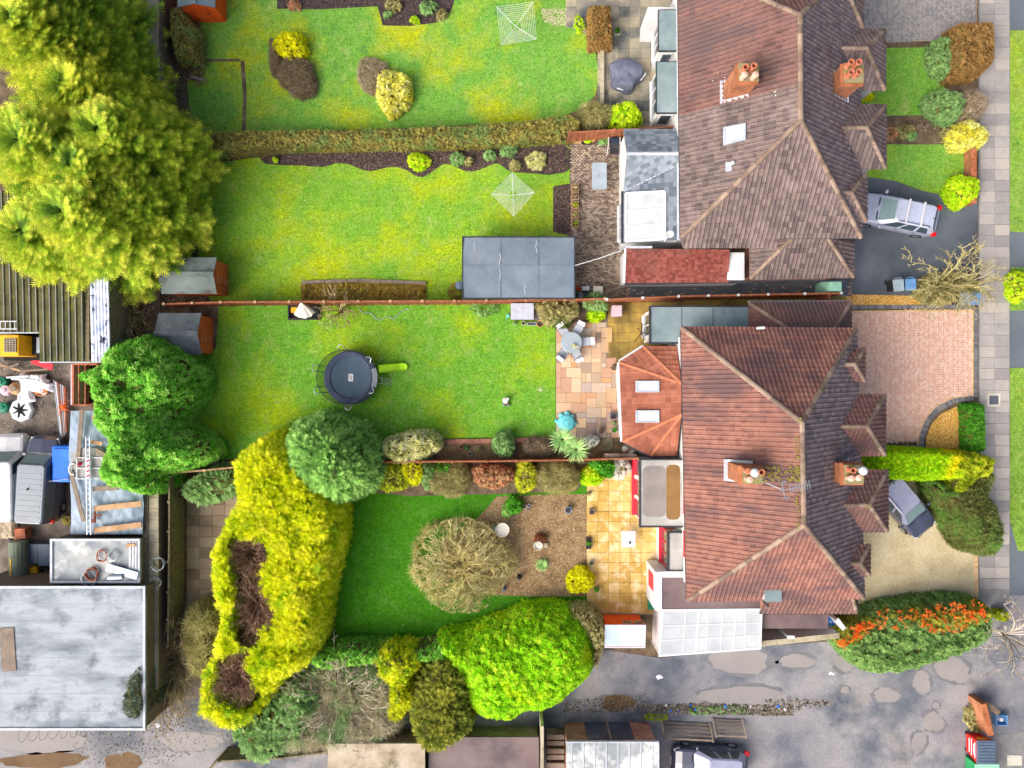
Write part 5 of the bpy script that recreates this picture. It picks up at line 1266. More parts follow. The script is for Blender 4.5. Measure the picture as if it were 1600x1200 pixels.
conifer('cypress_tree', 'golden cypress whose lowest fronds reach the upper garden shed', base_of(175, 305, 6.6), 6.6, 2.1, L_cyp, M_trunk, 160, 9, 0.98, 4, G_cyp)
conifer('cypress_tree', 'olive green cypress at the top left corner', base_of(12, 25, 9.2), 9.2, 3.0, L_cyp2, M_trunk, 192, 9, 1.12, 5, G_cyp)
conifer('cypress_tree', 'dark green cypress beside the concrete wall at the top', base_of(75, 40, 7.8), 7.8, 2.2, L_cypd, M_trunk, 176, 9, 0.98, 6, G_cyp)
conifer('cypress_tree', 'shaded green cypress between the golden ones and the wall', base_of(95, 130, 7.6), 7.6, 2.5, L_cyp2, M_trunk, 176, 9, 1.05, 7, G_cyp)
conifer('cypress_tree', 'lower golden cypress at the left above the ribbed roof', base_of(30, 360, 7.2), 7.2, 2.4, L_cyp, M_trunk, 160, 9, 1.05, 8, G_cyp)
conifer('cypress_tree', 'green cypress cut by the top edge beside the corner one', base_of(50, -40, 8.6), 8.6, 2.6, L_cypd, M_trunk, 160, 9, 0.98, 9, G_cyp)
conifer('cypress_tree', 'golden cypress in the middle of the clump', base_of(105, 255, 8.0), 8.0, 2.4, L_cyp, M_trunk, 160, 9, 1.05, 10, G_cyp)
conifer('cypress_tree', 'low dark green cypress touching the concrete wall', base_of(140, 75, 5.5), 5.5, 1.6, L_cypd, M_trunk, 112, 7, 0.84, 11, G_cyp)
# laurel tree by the sheds
bush('laurel_tree', 'large glossy green laurel below the two garden sheds', 'tree', [(150, 560), (185, 530), (235, 525), (280, 550), (300, 585), (298, 620), (270, 650), (275, 668), (318, 695), (322, 715), (285, 735), (255, 745), (245, 770), (205, 778), (175, 755), (160, 720), (168, 690), (150, 655), (160, 630), (135, 595)], 5.0, L_laur, 'ros', .19, 120, 1.3, .9, (.4, .9), part='crown')
# green conifer and golden hedge
bush('conifer_tree', 'rounded feathery green conifer between trampoline and golden hedge', 'tree', [(452, 668), (485, 652), (525, 655), (560, 672), (585, 705), (592, 735), (580, 765), (550, 782), (515, 785), (480, 765), (455, 735), (445, 700)], 4.6, L_con, 'spray', .46, 100, 1.7, .6, (.3, .7), part='crown', corez=.3)
gold_out = [(375, 715), (400, 690), (425, 675), (455, 690), (480, 720), (510, 755), (535, 795), (528, 850), (520, 900), (505, 960), (500, 1000), (480, 1030), (440, 1075), (410, 1105), (390, 1130), (350, 1128), (322, 1095), (325, 1050), (345, 1010), (352, 960), (340, 905), (340, 860), (358, 810), (385, 775), (380, 745)]
def hole_field(): pass
_sp = sample_poly
HOLES = [np.array([(P(a, b, 3.0).x, P(a, b, 3.0).y) for a, b in ellipse(*e, 44, 0, .1)]) for e in ((392, 867, 40, 36), (398, 945, 38, 58), (370, 1062, 40, 48))]
def sample_with_holes(poly, n):
    p = _sp(poly, n)
    for hpoly in HOLES: p = p[~pip(hpoly, p)]
    return p
sample_poly = sample_with_holes
gh = bush('golden_hedge', 'tall bright golden-leaved hedge with three brown hollows', 'hedge', gold_out, 3.8, L_gold, 'spray_s', .46, 130, .8, .6, (.3, .7), core=False)
sample_poly = _sp
for k, (e, nm) in enumerate((((392, 867, 38, 34), 'upper'), ((398, 945, 36, 56), 'middle'), ((370, 1062, 38, 46), 'lowest'))):
    q = P(e[0], e[1], 3.0); hc = HOLES[k]
    b = MB(); rr_ = random.Random(k)
    for i in range(190):
        az = rr_.uniform(0, 6.283); L = rr_.uniform(.5, 1.0); rx, ry = e[2] / 28, e[3] / 28
        tip = Vector((q.x + math.cos(az) * rx * L, q.y + math.sin(az) * ry * L, rr_.uniform(2.9, 3.7)))
        mid = Vector((q.x + math.cos(az + .2) * rx * L * .5, q.y + math.sin(az + .2) * ry * L * .5, rr_.uniform(2.5, 3.1)))
        b.tube([(q.x + rr_.uniform(-.1, .1), q.y + rr_.uniform(-.3, .3), 2.3), mid, tip], [.035, .022, .008], 4, rr_.random())
        for s in range(3):
            t2 = mid.lerp(tip, rr_.random()); b.tube([t2, t2 + Vector((rr_.uniform(-.3, .3), rr_.uniform(-.3, .3), rr_.uniform(0, .4)))], [.015, .006], 3, rr_.random())
    b.tube([(q.x, q.y, 0), (q.x, q.y, 2.4)], [.14, .1], 8)
    b.build('bare_stems', M_brushb, gh, nm + ' hollow of bare brown cut-back stems')
    hv = [tuple(p) + (.6,) for p in hc]
    MB().poly([(q.x + (p[0] - q.x) * .8, q.y + (p[1] - q.y) * .8, 2.3) for p in hc]).build('litter_bed', M_bark, gh)
# big laurel hedge by the alley
bush('laurel_hedge', 'big domed bright green laurel hedge beside the alley', 'hedge', [(690, 1004), (730, 988), (790, 968), (850, 950), (890, 952), (916, 980), (931, 1020), (926, 1058), (900, 1088), (868, 1108), (830, 1122), (790, 1132), (752, 1126), (726, 1098), (708, 1060), (690, 1030)], 3.2, L_laurl, 'ros', .16, 210, 2.1, .25, (.25, .6))
bush('shrub', 'grey-green twiggy shrub between laurel hedge and small shed', 'shrub', [(888, 952), (915, 948), (940, 965), (946, 1000), (938, 1040), (928, 1045), (926, 1010), (905, 975)], 2.4, L_olive, 'spray_s', .2, 120, .6, .2)
bush('ivy_hedge', 'deep green ivy edge between shaded lawn and the alley shrubs', 'hedge', [(490, 1020), (540, 1005), (600, 1008), (640, 1012), (700, 1000), (700, 1030), (600, 1035), (510, 1045)], 2.2, L_laur, 'ros4', .12, 160, .5, .3)
bush('golden_shrub', 'golden leaved shrub rising among the alley shrubs', 'shrub', [(590, 1015), (640, 1008), (660, 1030), (640, 1060), (650, 1090), (620, 1130), (605, 1110), (610, 1070), (592, 1045)], 2.8, L_gold, 'spray_s', .3, 130, .6, .5)
bush('conifer_shrub', 'feathery olive green conifer left of the big laurel hedge', 'shrub', [(650, 1060), (690, 1018), (720, 1030), (735, 1080), (735, 1140), (700, 1168), (660, 1162), (640, 1120)], 3.0, leaf_mat('olive_conifer', [C(74, 88, 30), C(112, 124, 44), C(166, 164, 64)]), 'spray', .36, 100, .9, .5, corez=.3)
bush('conifer_shrub', 'blue-green feathery shrub at the bottom of the golden hedge', 'shrub', [(365, 1130), (420, 1095), (470, 1060), (500, 1060), (510, 1100), (480, 1150), (440, 1180), (400, 1190), (370, 1165)], 2.4, L_sage, 'spray', .35, 80, 1.0, .5, corez=.4)
twiggy('bare_shrub', 'tangled pale bare shrub spilling over the alley', 'shrub', tuple(P(545, 1070).xy), 3.4, 2.6, 46, M_brushg, r0=.022, sub=5, seed=4, sx=1, sy=.9)
bush('shrub', 'grey green shrub under the tangled bare twigs', 'shrub', [(480, 1045), (530, 1030), (590, 1040), (600, 1080), (560, 1110), (500, 1110), (470, 1085)], 1.7, L_sage, 'spray_s', .22, 90, .6, .3)
bush('scrub', 'pale grey-green twiggy scrub along the alley right of the golden hedge', 'shrub', [(425, 1110), (470, 1055), (540, 1025), (610, 1040), (640, 1090), (620, 1140), (570, 1165), (500, 1172), (440, 1175)], 1.8, leaf_mat('pale_scrub', [C(132, 126, 102), C(164, 158, 132), C(190, 186, 160)], patch=(C(132, 156, 106), .6, .5, .62)), 'twig', .5, 90, 1.0, .4, (.3, .8), core=False)
# brambles behind the concrete roof
twiggy('bramble', 'tangled brown brambles beside the pale wall', 'shrub', tuple(P(285, 1030).xy), 2.2, 1.6, 46, M_brush, r0=.018, sub=4, seed=8, sx=.8, sy=1.3)
twiggy('bramble', 'brown brambles between concrete roof and golden hedge', 'shrub', tuple(P(262, 1085).xy), 1.9, 1.5, 40, M_brush, r0=.018, sub=4, seed=9)
bush('shrub', 'pale green scrambling shrub left of the golden hedge', 'shrub', [(300, 955), (335, 945), (350, 975), (345, 1020), (318, 1050), (298, 1030), (292, 985)], 2.0, L_olive, 'twig', .5, 120, .6, .4)
bush('ivy', 'dark ivy creeping over the corner of the concrete roof', 'ivy', [(205, 1045), (222, 1040), (228, 1090), (222, 1125), (190, 1120), (186, 1085)], 3.75, leaf_mat('ivy_dark', [C(56, 72, 60), C(84, 100, 82), C(110, 124, 100)]), 'ros4', .12, 110, .35, .15, zr=.95)
twiggy('bare_shrub', 'dry pale thicket between corrugated roof and sheds', 'shrub', tuple(P(212, 490).xy), 2.2, 2.0, 60, M_brush, r0=.024, sub=5, seed=10, sx=.6, sy=1.2)
bush('shrub', 'grey-green rosemary-like shrub beside the golden hedge top', 'shrub', [(280, 765), (305, 745), (340, 728), (372, 735), (385, 755), (360, 775), (325, 788), (298, 785)], 1.9, L_sage, 'spray', .3, 80, .6, .3)
# north boundary hedge and its neighbours
bush('clipped_hedge', 'long clipped mixed hedge between the two northern lawns', 'hedge', [(310, 208), (400, 204), (560, 203), (700, 199), (820, 190), (890, 180), (908, 190), (905, 215), (820, 222), (700, 228), (560, 230), (420, 232), (330, 246), (310, 240)], 1.5, L_hedge, 'ros4', .09, 230, .3, .12, (.3, .8), smooth=False)
bush('shrub', 'brown bare-looking shrub at the house end of the clipped hedge', 'shrub', (930, 181, 28, 22), 1.7, mat_tw if False else L_olive, 'twig', .3, 120, .6, .2)
bush('shrub', 'lime green leafy shrub at the end of the orange fence', 'shrub', (976, 181, 26, 21), 1.5, L_lime, 'ros', .16, 110, .5, .25)
bush('box_hedge', 'brown clipped box-shaped hedge beside the top patio', 'hedge', [(918, 13), (955, 13), (957, 71), (920, 72)], 1.6, L_hedgeb, 'ros4', .08, 260, .25, .05, smooth=False)
bush('box_hedge', 'brown and green blocky hedge below the vivid orange shed', 'hedge', [(268, 16), (288, 16), (312, 50), (312, 96), (278, 98), (270, 60)], 1.7, L_hedge, 'ros4', .09, 220, .3, .06, smooth=False)
bush('shrub', 'bright yellow-green shrub on top of the dark heather on the lawn', 'shrub', (453, 70, 27, 21), 1.0, L_yel, 'ros', .13, 140, .5, .2)
bush('heather', 'dark brown oval heather on the north lawn', 'shrub', (464, 119, 29, 34, 28, -.4), .8, L_heath, 'twig', .14, 420, .5, .1)
bush('heather', 'small brown heather squeezed beside the yellow-green shrub', 'shrub', [(422, 62), (434, 66), (438, 100), (430, 118), (421, 105)], .6, L_heath, 'twig', .14, 420, .2, .1)
bush('heather', 'pale grey-pink round heather on the north lawn', 'shrub', (582, 116, 27, 27), .55, L_heathp, 'twig', .12, 480, .5, .06)
bush('shrub', 'cream and yellow variegated shrub beside the grey-pink heather', 'shrub', (615, 143, 30, 34), 1.0, L_yelv, 'ros4', .13, 150, .5, .25)
# plants in the dark mulch bed
for k, (x, y, r_, m_, lb) in enumerate([(654, 252, 17, L_lime, 'lime green spiky plant in the dark wavy bed'), (715, 248, 12, L_sage, 'round grey-green plant in the dark wavy bed'), (732, 251, 7, L_olive, 'tiny brownish plant next to the round grey-green one'), (765, 242, 9, L_sage, 'small sea-green plant in the right half of the dark bed'),
        (430, 250, 4, L_lime, 'tiny green sprout at the left end of the dark bed'), (838, 250, 16, L_varieg, 'cream variegated shrub at the right end of the dark bed'), (805, 258, 9, L_olive, 'olive clump left of the cream variegated shrub'), (795, 232, 14, L_sage, 'dusty green clump against the hedge')]):
    bush('bed_plant', lb, 'plant', (x, y, r_, r_ * .85), .45, m_, 'ros' if k in (0, 5) else 'ros4', .1, 200, None, .1, (.1, .2), core=False)
for k, (x, y, r_) in enumerate([(460, 8, 10), (615, 5, 14), (668, 10, 13), (690, 22, 9), (648, 30, 7), (605, 22, 6)]):
    bush('bed_plant', ['russet tuft at the left of the top bed', 'russet bush in the top bed', 'green bush at the right end of the top bed', 'olive tuft at the rounded end of the top bed', 'green sprout near the lower edge of the top bed', 'pale green weed at the inner corner of the top bed'][k], 'plant', (x, y, r_, r_ * .8), .4, [L_redsh, L_olive, L_sage, L_olive, L_lime, L_sage][k], 'ros4', .1, 160, None, .1, (.1, .2), core=False)
twiggy('brush_pile', 'dark heap of prunings beside the cypress', 'brush pile', tuple(P(310, 122).xy), .6, .35, 22, M_brushb, r0=.02, sub=3, seed=20)
# fence-line shrubs of the trampoline garden
twiggy('bare_shrub', 'spreading bare pale shrub against the fence beside the parasol', 'shrub', tuple(P(534, 487).xy), 1.15, 1.6, 20, M_brush, r0=.02, sub=4, seed=21, sy=1.1)
bush('shrub', 'straw-coloured arching shrub behind the round table', 'shrub', [(822, 468), (860, 465), (900, 468), (905, 490), (880, 505), (850, 505), (838, 485)], 1.4, L_olive, 'spray_s', .24, 110, .5, .3)
bush('shrub', 'dark olive shrub at the lawn corner of the patio', 'shrub', (878, 500, 18, 13), .9, L_dgreen, 'ros4', .12, 160, .4, .2)
bush('shrub', 'bright lime cushion shrub beside the round table', 'shrub', (932, 492, 14, 11), .8, L_lime, 'ros4', .1, 220, .4, .12)
bush('shrub', 'soft green shrub poking over the fence by the grey planter', 'shrub', (932, 472, 19, 16), 1.5, L_sage, 'spray_s', .22, 130, .5, .25)
bush('bramble', 'grey-green weeds at the fence foot left of the play bench', 'plant', (756, 482, 22, 12), .4, L_sage, 'ros4', .1, 70, None, .15, core=False)
bush('bed_plant', 'brown dead clump under the black water butt', 'plant', (712, 456, 12, 12), .5, L_hedgeb, 'twig', .16, 200, None, .1, core=False)
# fence border below the trampoline lawn
bush('shrub', 'cream variegated shrub spilling over the fence', 'shrub', [(598, 690), (620, 680), (660, 673), (685, 682), (688, 702), (665, 716), (640, 725), (612, 722), (597, 710)], 1.9, L_varieg, 'ros4', .14, 150, .5, .4)
bush('shrub', 'grey-green leafy shrub between two groups of pots', 'shrub', (787, 695, 18, 19), 1.4, L_sage, 'ros', .14, 130, .4, .3)
bush('shrub', 'brown leafless shrub left of the spiky palm', 'shrub', (845, 700, 26, 15), 1.0, L_heath, 'twig', .25, 200, .4, .2)
bush('shrub', 'silvery white shrub above the end of the low wall', 'shrub', (924, 690, 13, 9), .9, L_white, 'ros4', .1, 180, None, .15)
S2 = [((612, 745, 28, 26), 1.4, L_goldg, 'spray', 'yellow-green conifer shrub under the fence, leftmost'), ((645, 735, 18, 22), 1.6, L_yel, 'spray_s', 'yellow sprawling shrub beside the cream variegated one'), ((668, 740, 14, 24), 1.1, L_sage, 'ros4', 'blue-green narrow shrub in the lower border'),
      ((702, 748, 36, 28), 1.1, L_olive, 'twig', 'broad dome of grey-green stems over the dark lawn edge'), ((690, 732, 26, 12), 1.0, L_box, 'ros4', 'dark green shrub against the lower border fence'), ((770, 745, 32, 20), 1.1, L_redsh, 'ros4', 'pinkish leaved shrub in the middle of the lower border'), ((822, 746, 18, 24), 1.4, L_goldg, 'spray_s', 'yellow-green upright shrub in the lower border'),
      ((868, 746, 38, 26), 1.1, L_olive, 'twig', 'domed straw-green bare shrub beside the palm'), ((925, 744, 18, 14), .8, L_lime, 'ros', 'bright lime shrub at the corner of the yellow patio'), ((945, 730, 18, 14), 1.2, L_box, 'ros', 'dark green shrub behind the bright lime one'), ((968, 732, 16, 18), 1.2, L_white, 'spray_s', 'silvery pale shrub beside the flat-roofed extension')]
for e, h, m_, lf, lb in S2: bush('shrub', lb, 'shrub', e, h, m_, lf, .2 if lf != 'ros4' else .11, 150 if lf != 'twig' else 260, .5, .25)
# spiky palm
def spiky(name, label, px, py, R, n, m_, h0, h1, wd=.05, trunk=0, seed=1, n2=1, cat='palm', offs=((0, 0),)):
    r = random.Random(seed); q = P(px, py, h0); b = MB()
    for ox, oy in offs:
        for i in range(n):
            az = i * 2.39996 + r.uniform(-.1, .1); up = (i / n); L = R * r.uniform(.8, 1.05); el = 1.35 * (1 - up) * .35 + up * 1.1
            d = Vector((math.cos(az), math.sin(az), 0)); s = Vector((-d.y, d.x, 0)); c0 = Vector((q.x + ox, q.y + oy, h0)); pts = []
            for t in (0, .35, .7, 1): pts.append(c0 + d * L * t * math.cos(el * (1 - .3 * t)) + Vector((0, 0, L * (math.sin(el) * t - .55 * t * t * (1 - .5 * up)))))
            for a_, c_, w0, w1 in ((pts[0], pts[1], .7, 1), (pts[1], pts[2], 1, .8), (pts[2], pts[3], .8, .05)): b.poly([a_ - s * wd * w0, a_ + s * wd * w0, c_ + s * wd * w1, c_ - s * wd * w1], r.random())
    b.v = [(x, y, max(z, .04)) for x, y, z in b.v]
    root = thing(name, label, cat, (q.x, q.y, 0)); b.build('leaves', m_, root)
    if trunk: 
        t_ = MB()
        for ox, oy in offs: t_.tube([(q.x + ox * .3, q.y + oy * .3, 0), (q.x + ox, q.y + oy, h0 + .1)], [.1, .08], 8)
        t_.build('trunk', M_trunk, root)
    return root
spiky('cordyline_palm', 'spiky green cordyline palm with two heads at the patio corner', 900, 702, .95, 85, L_palm, 1.9, 0, .03, 1, 3, offs=((0, 0), (-.75, .55)))
spiky('yucca', 'small spiky pale green plant on the brown bark', 847, 882, .52, 60, L_palm, .12, 0, .025, 0, 4, cat='plant')
# bottom garden
q = P(720, 882, .8)
wsr = twiggy('weeping_shrub', 'large round leafless weeping shrub on the dark lawn', 'shrub', (q.x, q.y), 2.72, 1.7, 48, M_brushy, None, 1, .028, .9, 8, 77, trunk=.5)
bush('weeping_haze', 'fine outer twigs of the round weeping shrub on the dark lawn', 'shrub', (720, 882, 76, 68, 60, 0, .03), 1.5, leaf_mat('tan_twigs', [C(150, 140, 90), C(186, 176, 120), C(208, 200, 150)]), 'twig', .5, 20, 2.0, .3, (.2, .5), core=False, parent=wsr, part='fine_twigs')
bush('shrub', 'bright yellow globe shrub at the edge of the yellow patio', 'shrub', (907, 908, 21, 22), .9, L_yel, 'ros4', .09, 320, .45, .08)
bush('shrub', 'dark green leafy plant beside the small white pots', 'shrub', (804, 790, 12, 13), .8, L_box, 'ros', .14, 160, .3, .15)
bush('shrub', 'round light green plant on the bark beside the darker one', 'shrub', (793, 799, 10, 10), .5, L_con, 'ros4', .09, 260, .3, .06)
bush('shrub', 'rusty brown dome plant behind the stone urn', 'shrub', (844, 843, 10, 8), .5, leaf_mat('rusty_fern', [C(112, 70, 52), C(140, 90, 68), C(164, 112, 86)]), 'ros4', .1, 220, .3, .08)
# front gardens
bush('box_hedge', 'big square brown clipped hedge at the top of the pavement', 'hedge', [(1488, 40), (1545, 38), (1547, 60), (1546, 105), (1530, 120), (1488, 122), (1482, 80)], 1.9, L_hedgeb, 'ros4', .09, 260, .35, .08, smooth=False)
bush('shrub', 'narrow grey-green shrub against the big brown hedge', 'shrub', [(1458, 64), (1475, 58), (1486, 72), (1486, 105), (1478, 120), (1462, 112), (1454, 90)], 1.2, L_sage, 'ros4', .1, 220, .4, .15)
bush('shrub', 'round grey-green trimmed shrub on the front lawn', 'shrub', (1479, 164, 29, 28), 1.4, L_sage, 'ros4', .1, 240, .7, .1)
bush('shrub', 'pinkish bare shrub overhanging the pavement', 'shrub', (1520, 165, 22, 24), 1.1, L_heathp, 'twig', .25, 200, .5, .15)
bush('shrub', 'yellow-and-green variegated shrub by the pavement', 'shrub', (1513, 212, 30, 20), 1.2, L_yelv, 'ros', .16, 130, .5, .3)
bush('shrub', 'round golden-green shrub at the corner of the black drive', 'shrub', (1506, 297, 24, 26), 1.2, L_lime, 'ros4', .12, 230, .6, .1)
bush('shrub', 'small yellow shrub under the front bay at the top', 'shrub', (1352, 150, 14, 6), .7, L_yel, 'ros4', .1, 200, .3, .1)
for k, (x, y, r_, m_) in enumerate([(1415, 205, 16, L_olive), (1448, 196, 14, L_heath), (1390, 208, 14, L_redsh), (1480, 208, 12, L_olive), (1425, 212, 9, L_sage)]):
    bush('bed_plant', ['olive clump in the front bed', 'brown heather in the front bed', 'russet plant nearest the house in the front bed', 'olive clump beside the variegated shrub', 'little grey-green plant in the front bed'][k], 'plant', (x, y, r_, r_ * .7), .4, m_, 'ros4', .1, 140, None, .1, core=False)
bush('clipped_hedge', 'long flat-topped lime green hedge between the brick and gravel drives', 'hedge', [(1358, 702), (1385, 699), (1440, 701), (1500, 706), (1525, 712), (1530, 735), (1500, 748), (1440, 752), (1385, 750), (1358, 736)], 2.0, L_hedgeg, 'ros4', .1, 420, .35, .05, smooth=False)
bush('hedge_end', 'untrimmed yellow foliage at the pavement end of the lime hedge', 'hedge', [(1485, 712), (1520, 706), (1545, 716), (1540, 740), (1518, 750), (1495, 768), (1478, 765), (1488, 742), (1476, 730)], 2.2, L_goldg, 'ros', .16, 130, .4, .3)
bush('clipped_hedge', 'small dark green hedge beside the quarter-round gravel', 'hedge', [(1508, 632), (1535, 630), (1536, 706), (1509, 704)], 1.2, L_box, 'ros4', .09, 280, .25, .06, smooth=False)
bush('conifer_hedge', 'large dark olive conifer mass along the pavement', 'hedge', [(1450, 752), (1490, 755), (1530, 730), (1555, 740), (1548, 770), (1562, 800), (1570, 830), (1565, 860), (1545, 871), (1515, 865), (1495, 845), (1478, 815), (1462, 785)], 2.3, L_dgreen, 'spray_s', .22, 190, 1.1, .25)
bush('pyracantha', 'wide green hedge speckled with orange-red berries beside the alley', 'hedge', [(1308, 1005), (1325, 985), (1345, 965), (1400, 945), (1460, 938), (1520, 934), (1550, 950), (1552, 975), (1520, 1010), (1480, 1030), (1445, 1040), (1400, 1054), (1355, 1050), (1325, 1030)], 2.4, L_pyr, 'ros', .14, 130, .9, .35)
pq = [(1335, 972), (1400, 950), (1470, 942), (1530, 940), (1545, 955), (1520, 975), (1480, 985), (1430, 980), (1380, 965), (1350, 985), (1318, 1010), (1312, 1000)]
bush('pyracantha', 'orange-berried upper fringe of the hedge by the gravel drive', 'hedge', pq, 2.55, L_pyry, 'ros', .14, 100, .5, .3)
for lab, pl, n_ in (('orange-red berries along the upper edge of the hedge', [(1440, 945), (1530, 940), (1545, 960), (1500, 985), (1430, 985)], 520), ('orange-red berries at the left end of the hedge', [(1308, 1000), (1345, 972), (1380, 975), (1350, 990), (1325, 1000), (1312, 1018)], 300), ('orange-red berries scattered mid hedge', [(1370, 950), (1440, 945), (1440, 990), (1370, 975)], 120)):
    w2 = np.array([(P(a, b, 2.4).x, P(a, b, 2.4).y) for a, b in pl]); c = sample_poly(w2, n_ // 8); pts = np.repeat(c, 8, 0) + RNG.normal(0, .09, (len(c) * 8, 2)); n = len(pts)
    pos = np.column_stack([pts, 2.45 + RNG.uniform(0, .25, n)]); V, Fc, k = inst('ros4', pos, rand_dirs(n), rand_dirs(n) + [0, 0, 1], RNG.uniform(.05, .09, n))
    mesh_obj('berries', V, Fc, L_berry, None, np.repeat(RNG.random(n), k), lab, 'berries', kind='stuff')
twiggy('bare_tree', 'pale bare tree leaning over the pavement beyond the berried hedge', 'tree', tuple(P(1556, 985).xy), 2.4, 3.0, 18, M_brushg, r0=.03, sub=4, seed=31, trunk=.6)
bush('shrub', 'small yellow shrub at the pavement corner of the berried hedge', 'shrub', (1566, 962, 10, 9), 1.0, L_goldg, 'ros4', .1, 200, .3, .1)
twiggy('bare_tree', 'bare branching shrub in front of the black tarmac drive', 'tree', tuple(P(1455, 448).xy), 2.6, 3.0, 16, M_brushy, r0=.028, sub=5, seed=32, sx=1.0, sy=1)
twiggy('bare_tree', 'second bare bush nearer the pavement bins', 'tree', tuple(P(1500, 448).xy), 1.6, 2.0, 18, M_brushy, r0=.022, sub=4, seed=33)
bush('shrub', 'grey-olive evergreen under the bare branches by the bins', 'shrub', [(1432, 452), (1450, 430), (1490, 425), (1525, 435), (1530, 455), (1500, 468), (1470, 475), (1440, 468)], 1.1, L_olive, 'spray_s', .2, 170, .5, .25)
bush('bed_plant', 'weeds and litter at the foot of the orange brick wall', 'plant', [(1512, 1108), (1530, 1098), (1538, 1110), (1538, 1140), (1522, 1145), (1510, 1128)], .5, L_olive, 'ros4', .12, 90, None, .2, core=False)
bush('bed_plant', 'weeds growing on the rubble strip beside the alley', 'plant', [(1080, 1108), (1150, 1105), (1160, 1115), (1085, 1118)], .3, L_sage, 'ros4', .1, 50, None, .1, core=False)
bush('bed_plant', 'yellowish tuft at the pebbly corner of the top patio', 'plant', (905, 38, 8, 14), .3, L_lime, 'ros4', .1, 100, None, .1, core=False)
bush('shrub', 'bright yellow-green bush by the corner of the second short verge', 'shrub', (1592, 447, 16, 26), .9, L_lime, 'ros4', .11, 180, .5, .15)

bush('ground_cover', 'straw-yellow ground cover in the log-edged bed along the fence', 'plant', [(473, 445), (560, 443), (664, 446), (664, 466), (473, 466)], .22, leaf_mat('straw_cover', [C(134, 110, 60), C(168, 146, 66), C(182, 176, 70)]), 'ros4', .1, 130, None, .1, core=False, smooth=False)
# ------------------------------------------------------------------ fences, sheds, garden furniture
def fence(name, label, pts, h, m, post_m=None, step=1.8, wd=.09, boards=True, post_h=.0, z_top=True):
    """pts: pixels of the fence TOP line"""
    W = [Vector((P(a, b, h).x, P(a, b, h).y, 0)) for a, b in pts]; c = sum(W, Vector()) / len(W)
    root = thing(name, label, 'fence', (c.x, c.y, 0)); panel = MB(); rail = MB(); posts = []
    for a, b in zip(W[:-1], W[1:]):
        d = b - a; n = max(1, round(d.length / step)); u = d.normalized(); s = Vector((-u.y, u.x, 0))
        for i in range(n):
            p, q = a + d * (i / n), a + d * ((i + 1) / n); posts.append((p, u))
            p2, q2 = p + u * .055, q - u * .055; L = (q2 - p2).length; nb = max(2, int(L / .14)); pn = MB()
            for k in range(nb):
                c0 = p2 + u * L * (k + .5) / nb; off = .012 if k % 2 else -.012
                pn.obox((c0.x + s.x * off, c0.y + s.y * off, h / 2 - .02 + random.uniform(-.008, .008)), (L / nb + .01, .02, h - .06), math.atan2(u.y, u.x), random.random())
            for zz in (.35, h - .35): pn.bar(p2 + Vector((0, 0, zz)) + s * .045, q2 + Vector((0, 0, zz)) + s * .045, .04, .08)
            pn.bar(p2 + Vector((0, 0, h - .02)), q2 + Vector((0, 0, h - .02)), wd, .03, random.random())
            pn.build('panel', m, root)
    posts.append((W[-1], (W[-1] - W[-2]).normalized()))
    for p, u in posts:
        b = MB().obox((p.x, p.y, (h + post_h + .04) / 2), (.1, .1, h + post_h + .04), math.atan2(u.y, u.x))
        o_ = b.build('post', m, root); MB().obox((p.x, p.y, h + post_h + .056), (.14, .14, .03), math.atan2(u.y, u.x)).build('post_cap', post_m or m, o_)
    return root
fence('fence', 'long orange-brown panel fence between garden room lawn and trampoline lawn', [(256, 475), (345, 472), (560, 471), (760, 470), (945, 467)], 1.8, M_fence, M_timber, 1.9)
fence('fence', 'orange-brown fence with white post caps along the tarmac side passage', [(948, 468), (1060, 463), (1200, 460), (1314, 458)], 2.0, M_fence, M_white, 1.9)
fence('gate', 'short orange-brown gate panel closing the passage beside the brown side roof', [(1296, 460), (1296, 472)], 1.8, M_fence, None, 1.2)
fence('fence', 'orange-brown fence behind the trampoline lawn border', [(600, 722), (760, 721), (900, 719), (996, 716)], 1.5, M_fence, None, 1.9)
fence('fence', 'orange-brown fence end between laurel and golden hedge', [(255, 740), (320, 735), (380, 729)], 1.6, M_timber, None, 1.8)
fence('fence', 'low orange brick-coloured fence beside the slate extension', [(890, 207), (960, 203), (1052, 198)], 1.9, M_fence, None, 1.8)
fence('fence', 'dark weathered panel fence along the pale concrete wall', [(264, 738), (264, 830), (263, 925), (262, 1010)], 2.0, M_fence_d, None, 1.83)
fence('fence', 'dark timber fence panels at the bottom left of the alley', [(325, 1205), (340, 1190), (440, 1185), (510, 1176)], 1.6, M_fence_d, None, 1.8)
# leaning grey palisade panels by the garage
pf = thing('pallet_panels', 'weathered slatted timber panels between rubble strip and parked dark car', 'fence', P(1090, 1130))
for j, (x0, x1, y0, y1) in enumerate(((1032, 1110, 1136, 1140), (1112, 1160, 1132, 1134))):
    A, B = P(x0, y0 + 8, .0), P(x1, y1 + 8, .0)
    for k in range(5): 
        o_ = Vector((0, .62 - k * .15, .12 + k * .16)); MB().bar(A + o_, B + o_, .1, .03, random.random()).build('slat', M_timberw, pf)
    for t in (0.02, .98): MB().bar(A.lerp(B, t) + Vector((0, .7, 0.05)), A.lerp(B, t) + Vector((0, -.02, .85)), .08, .08).build('post', M_ply, pf)
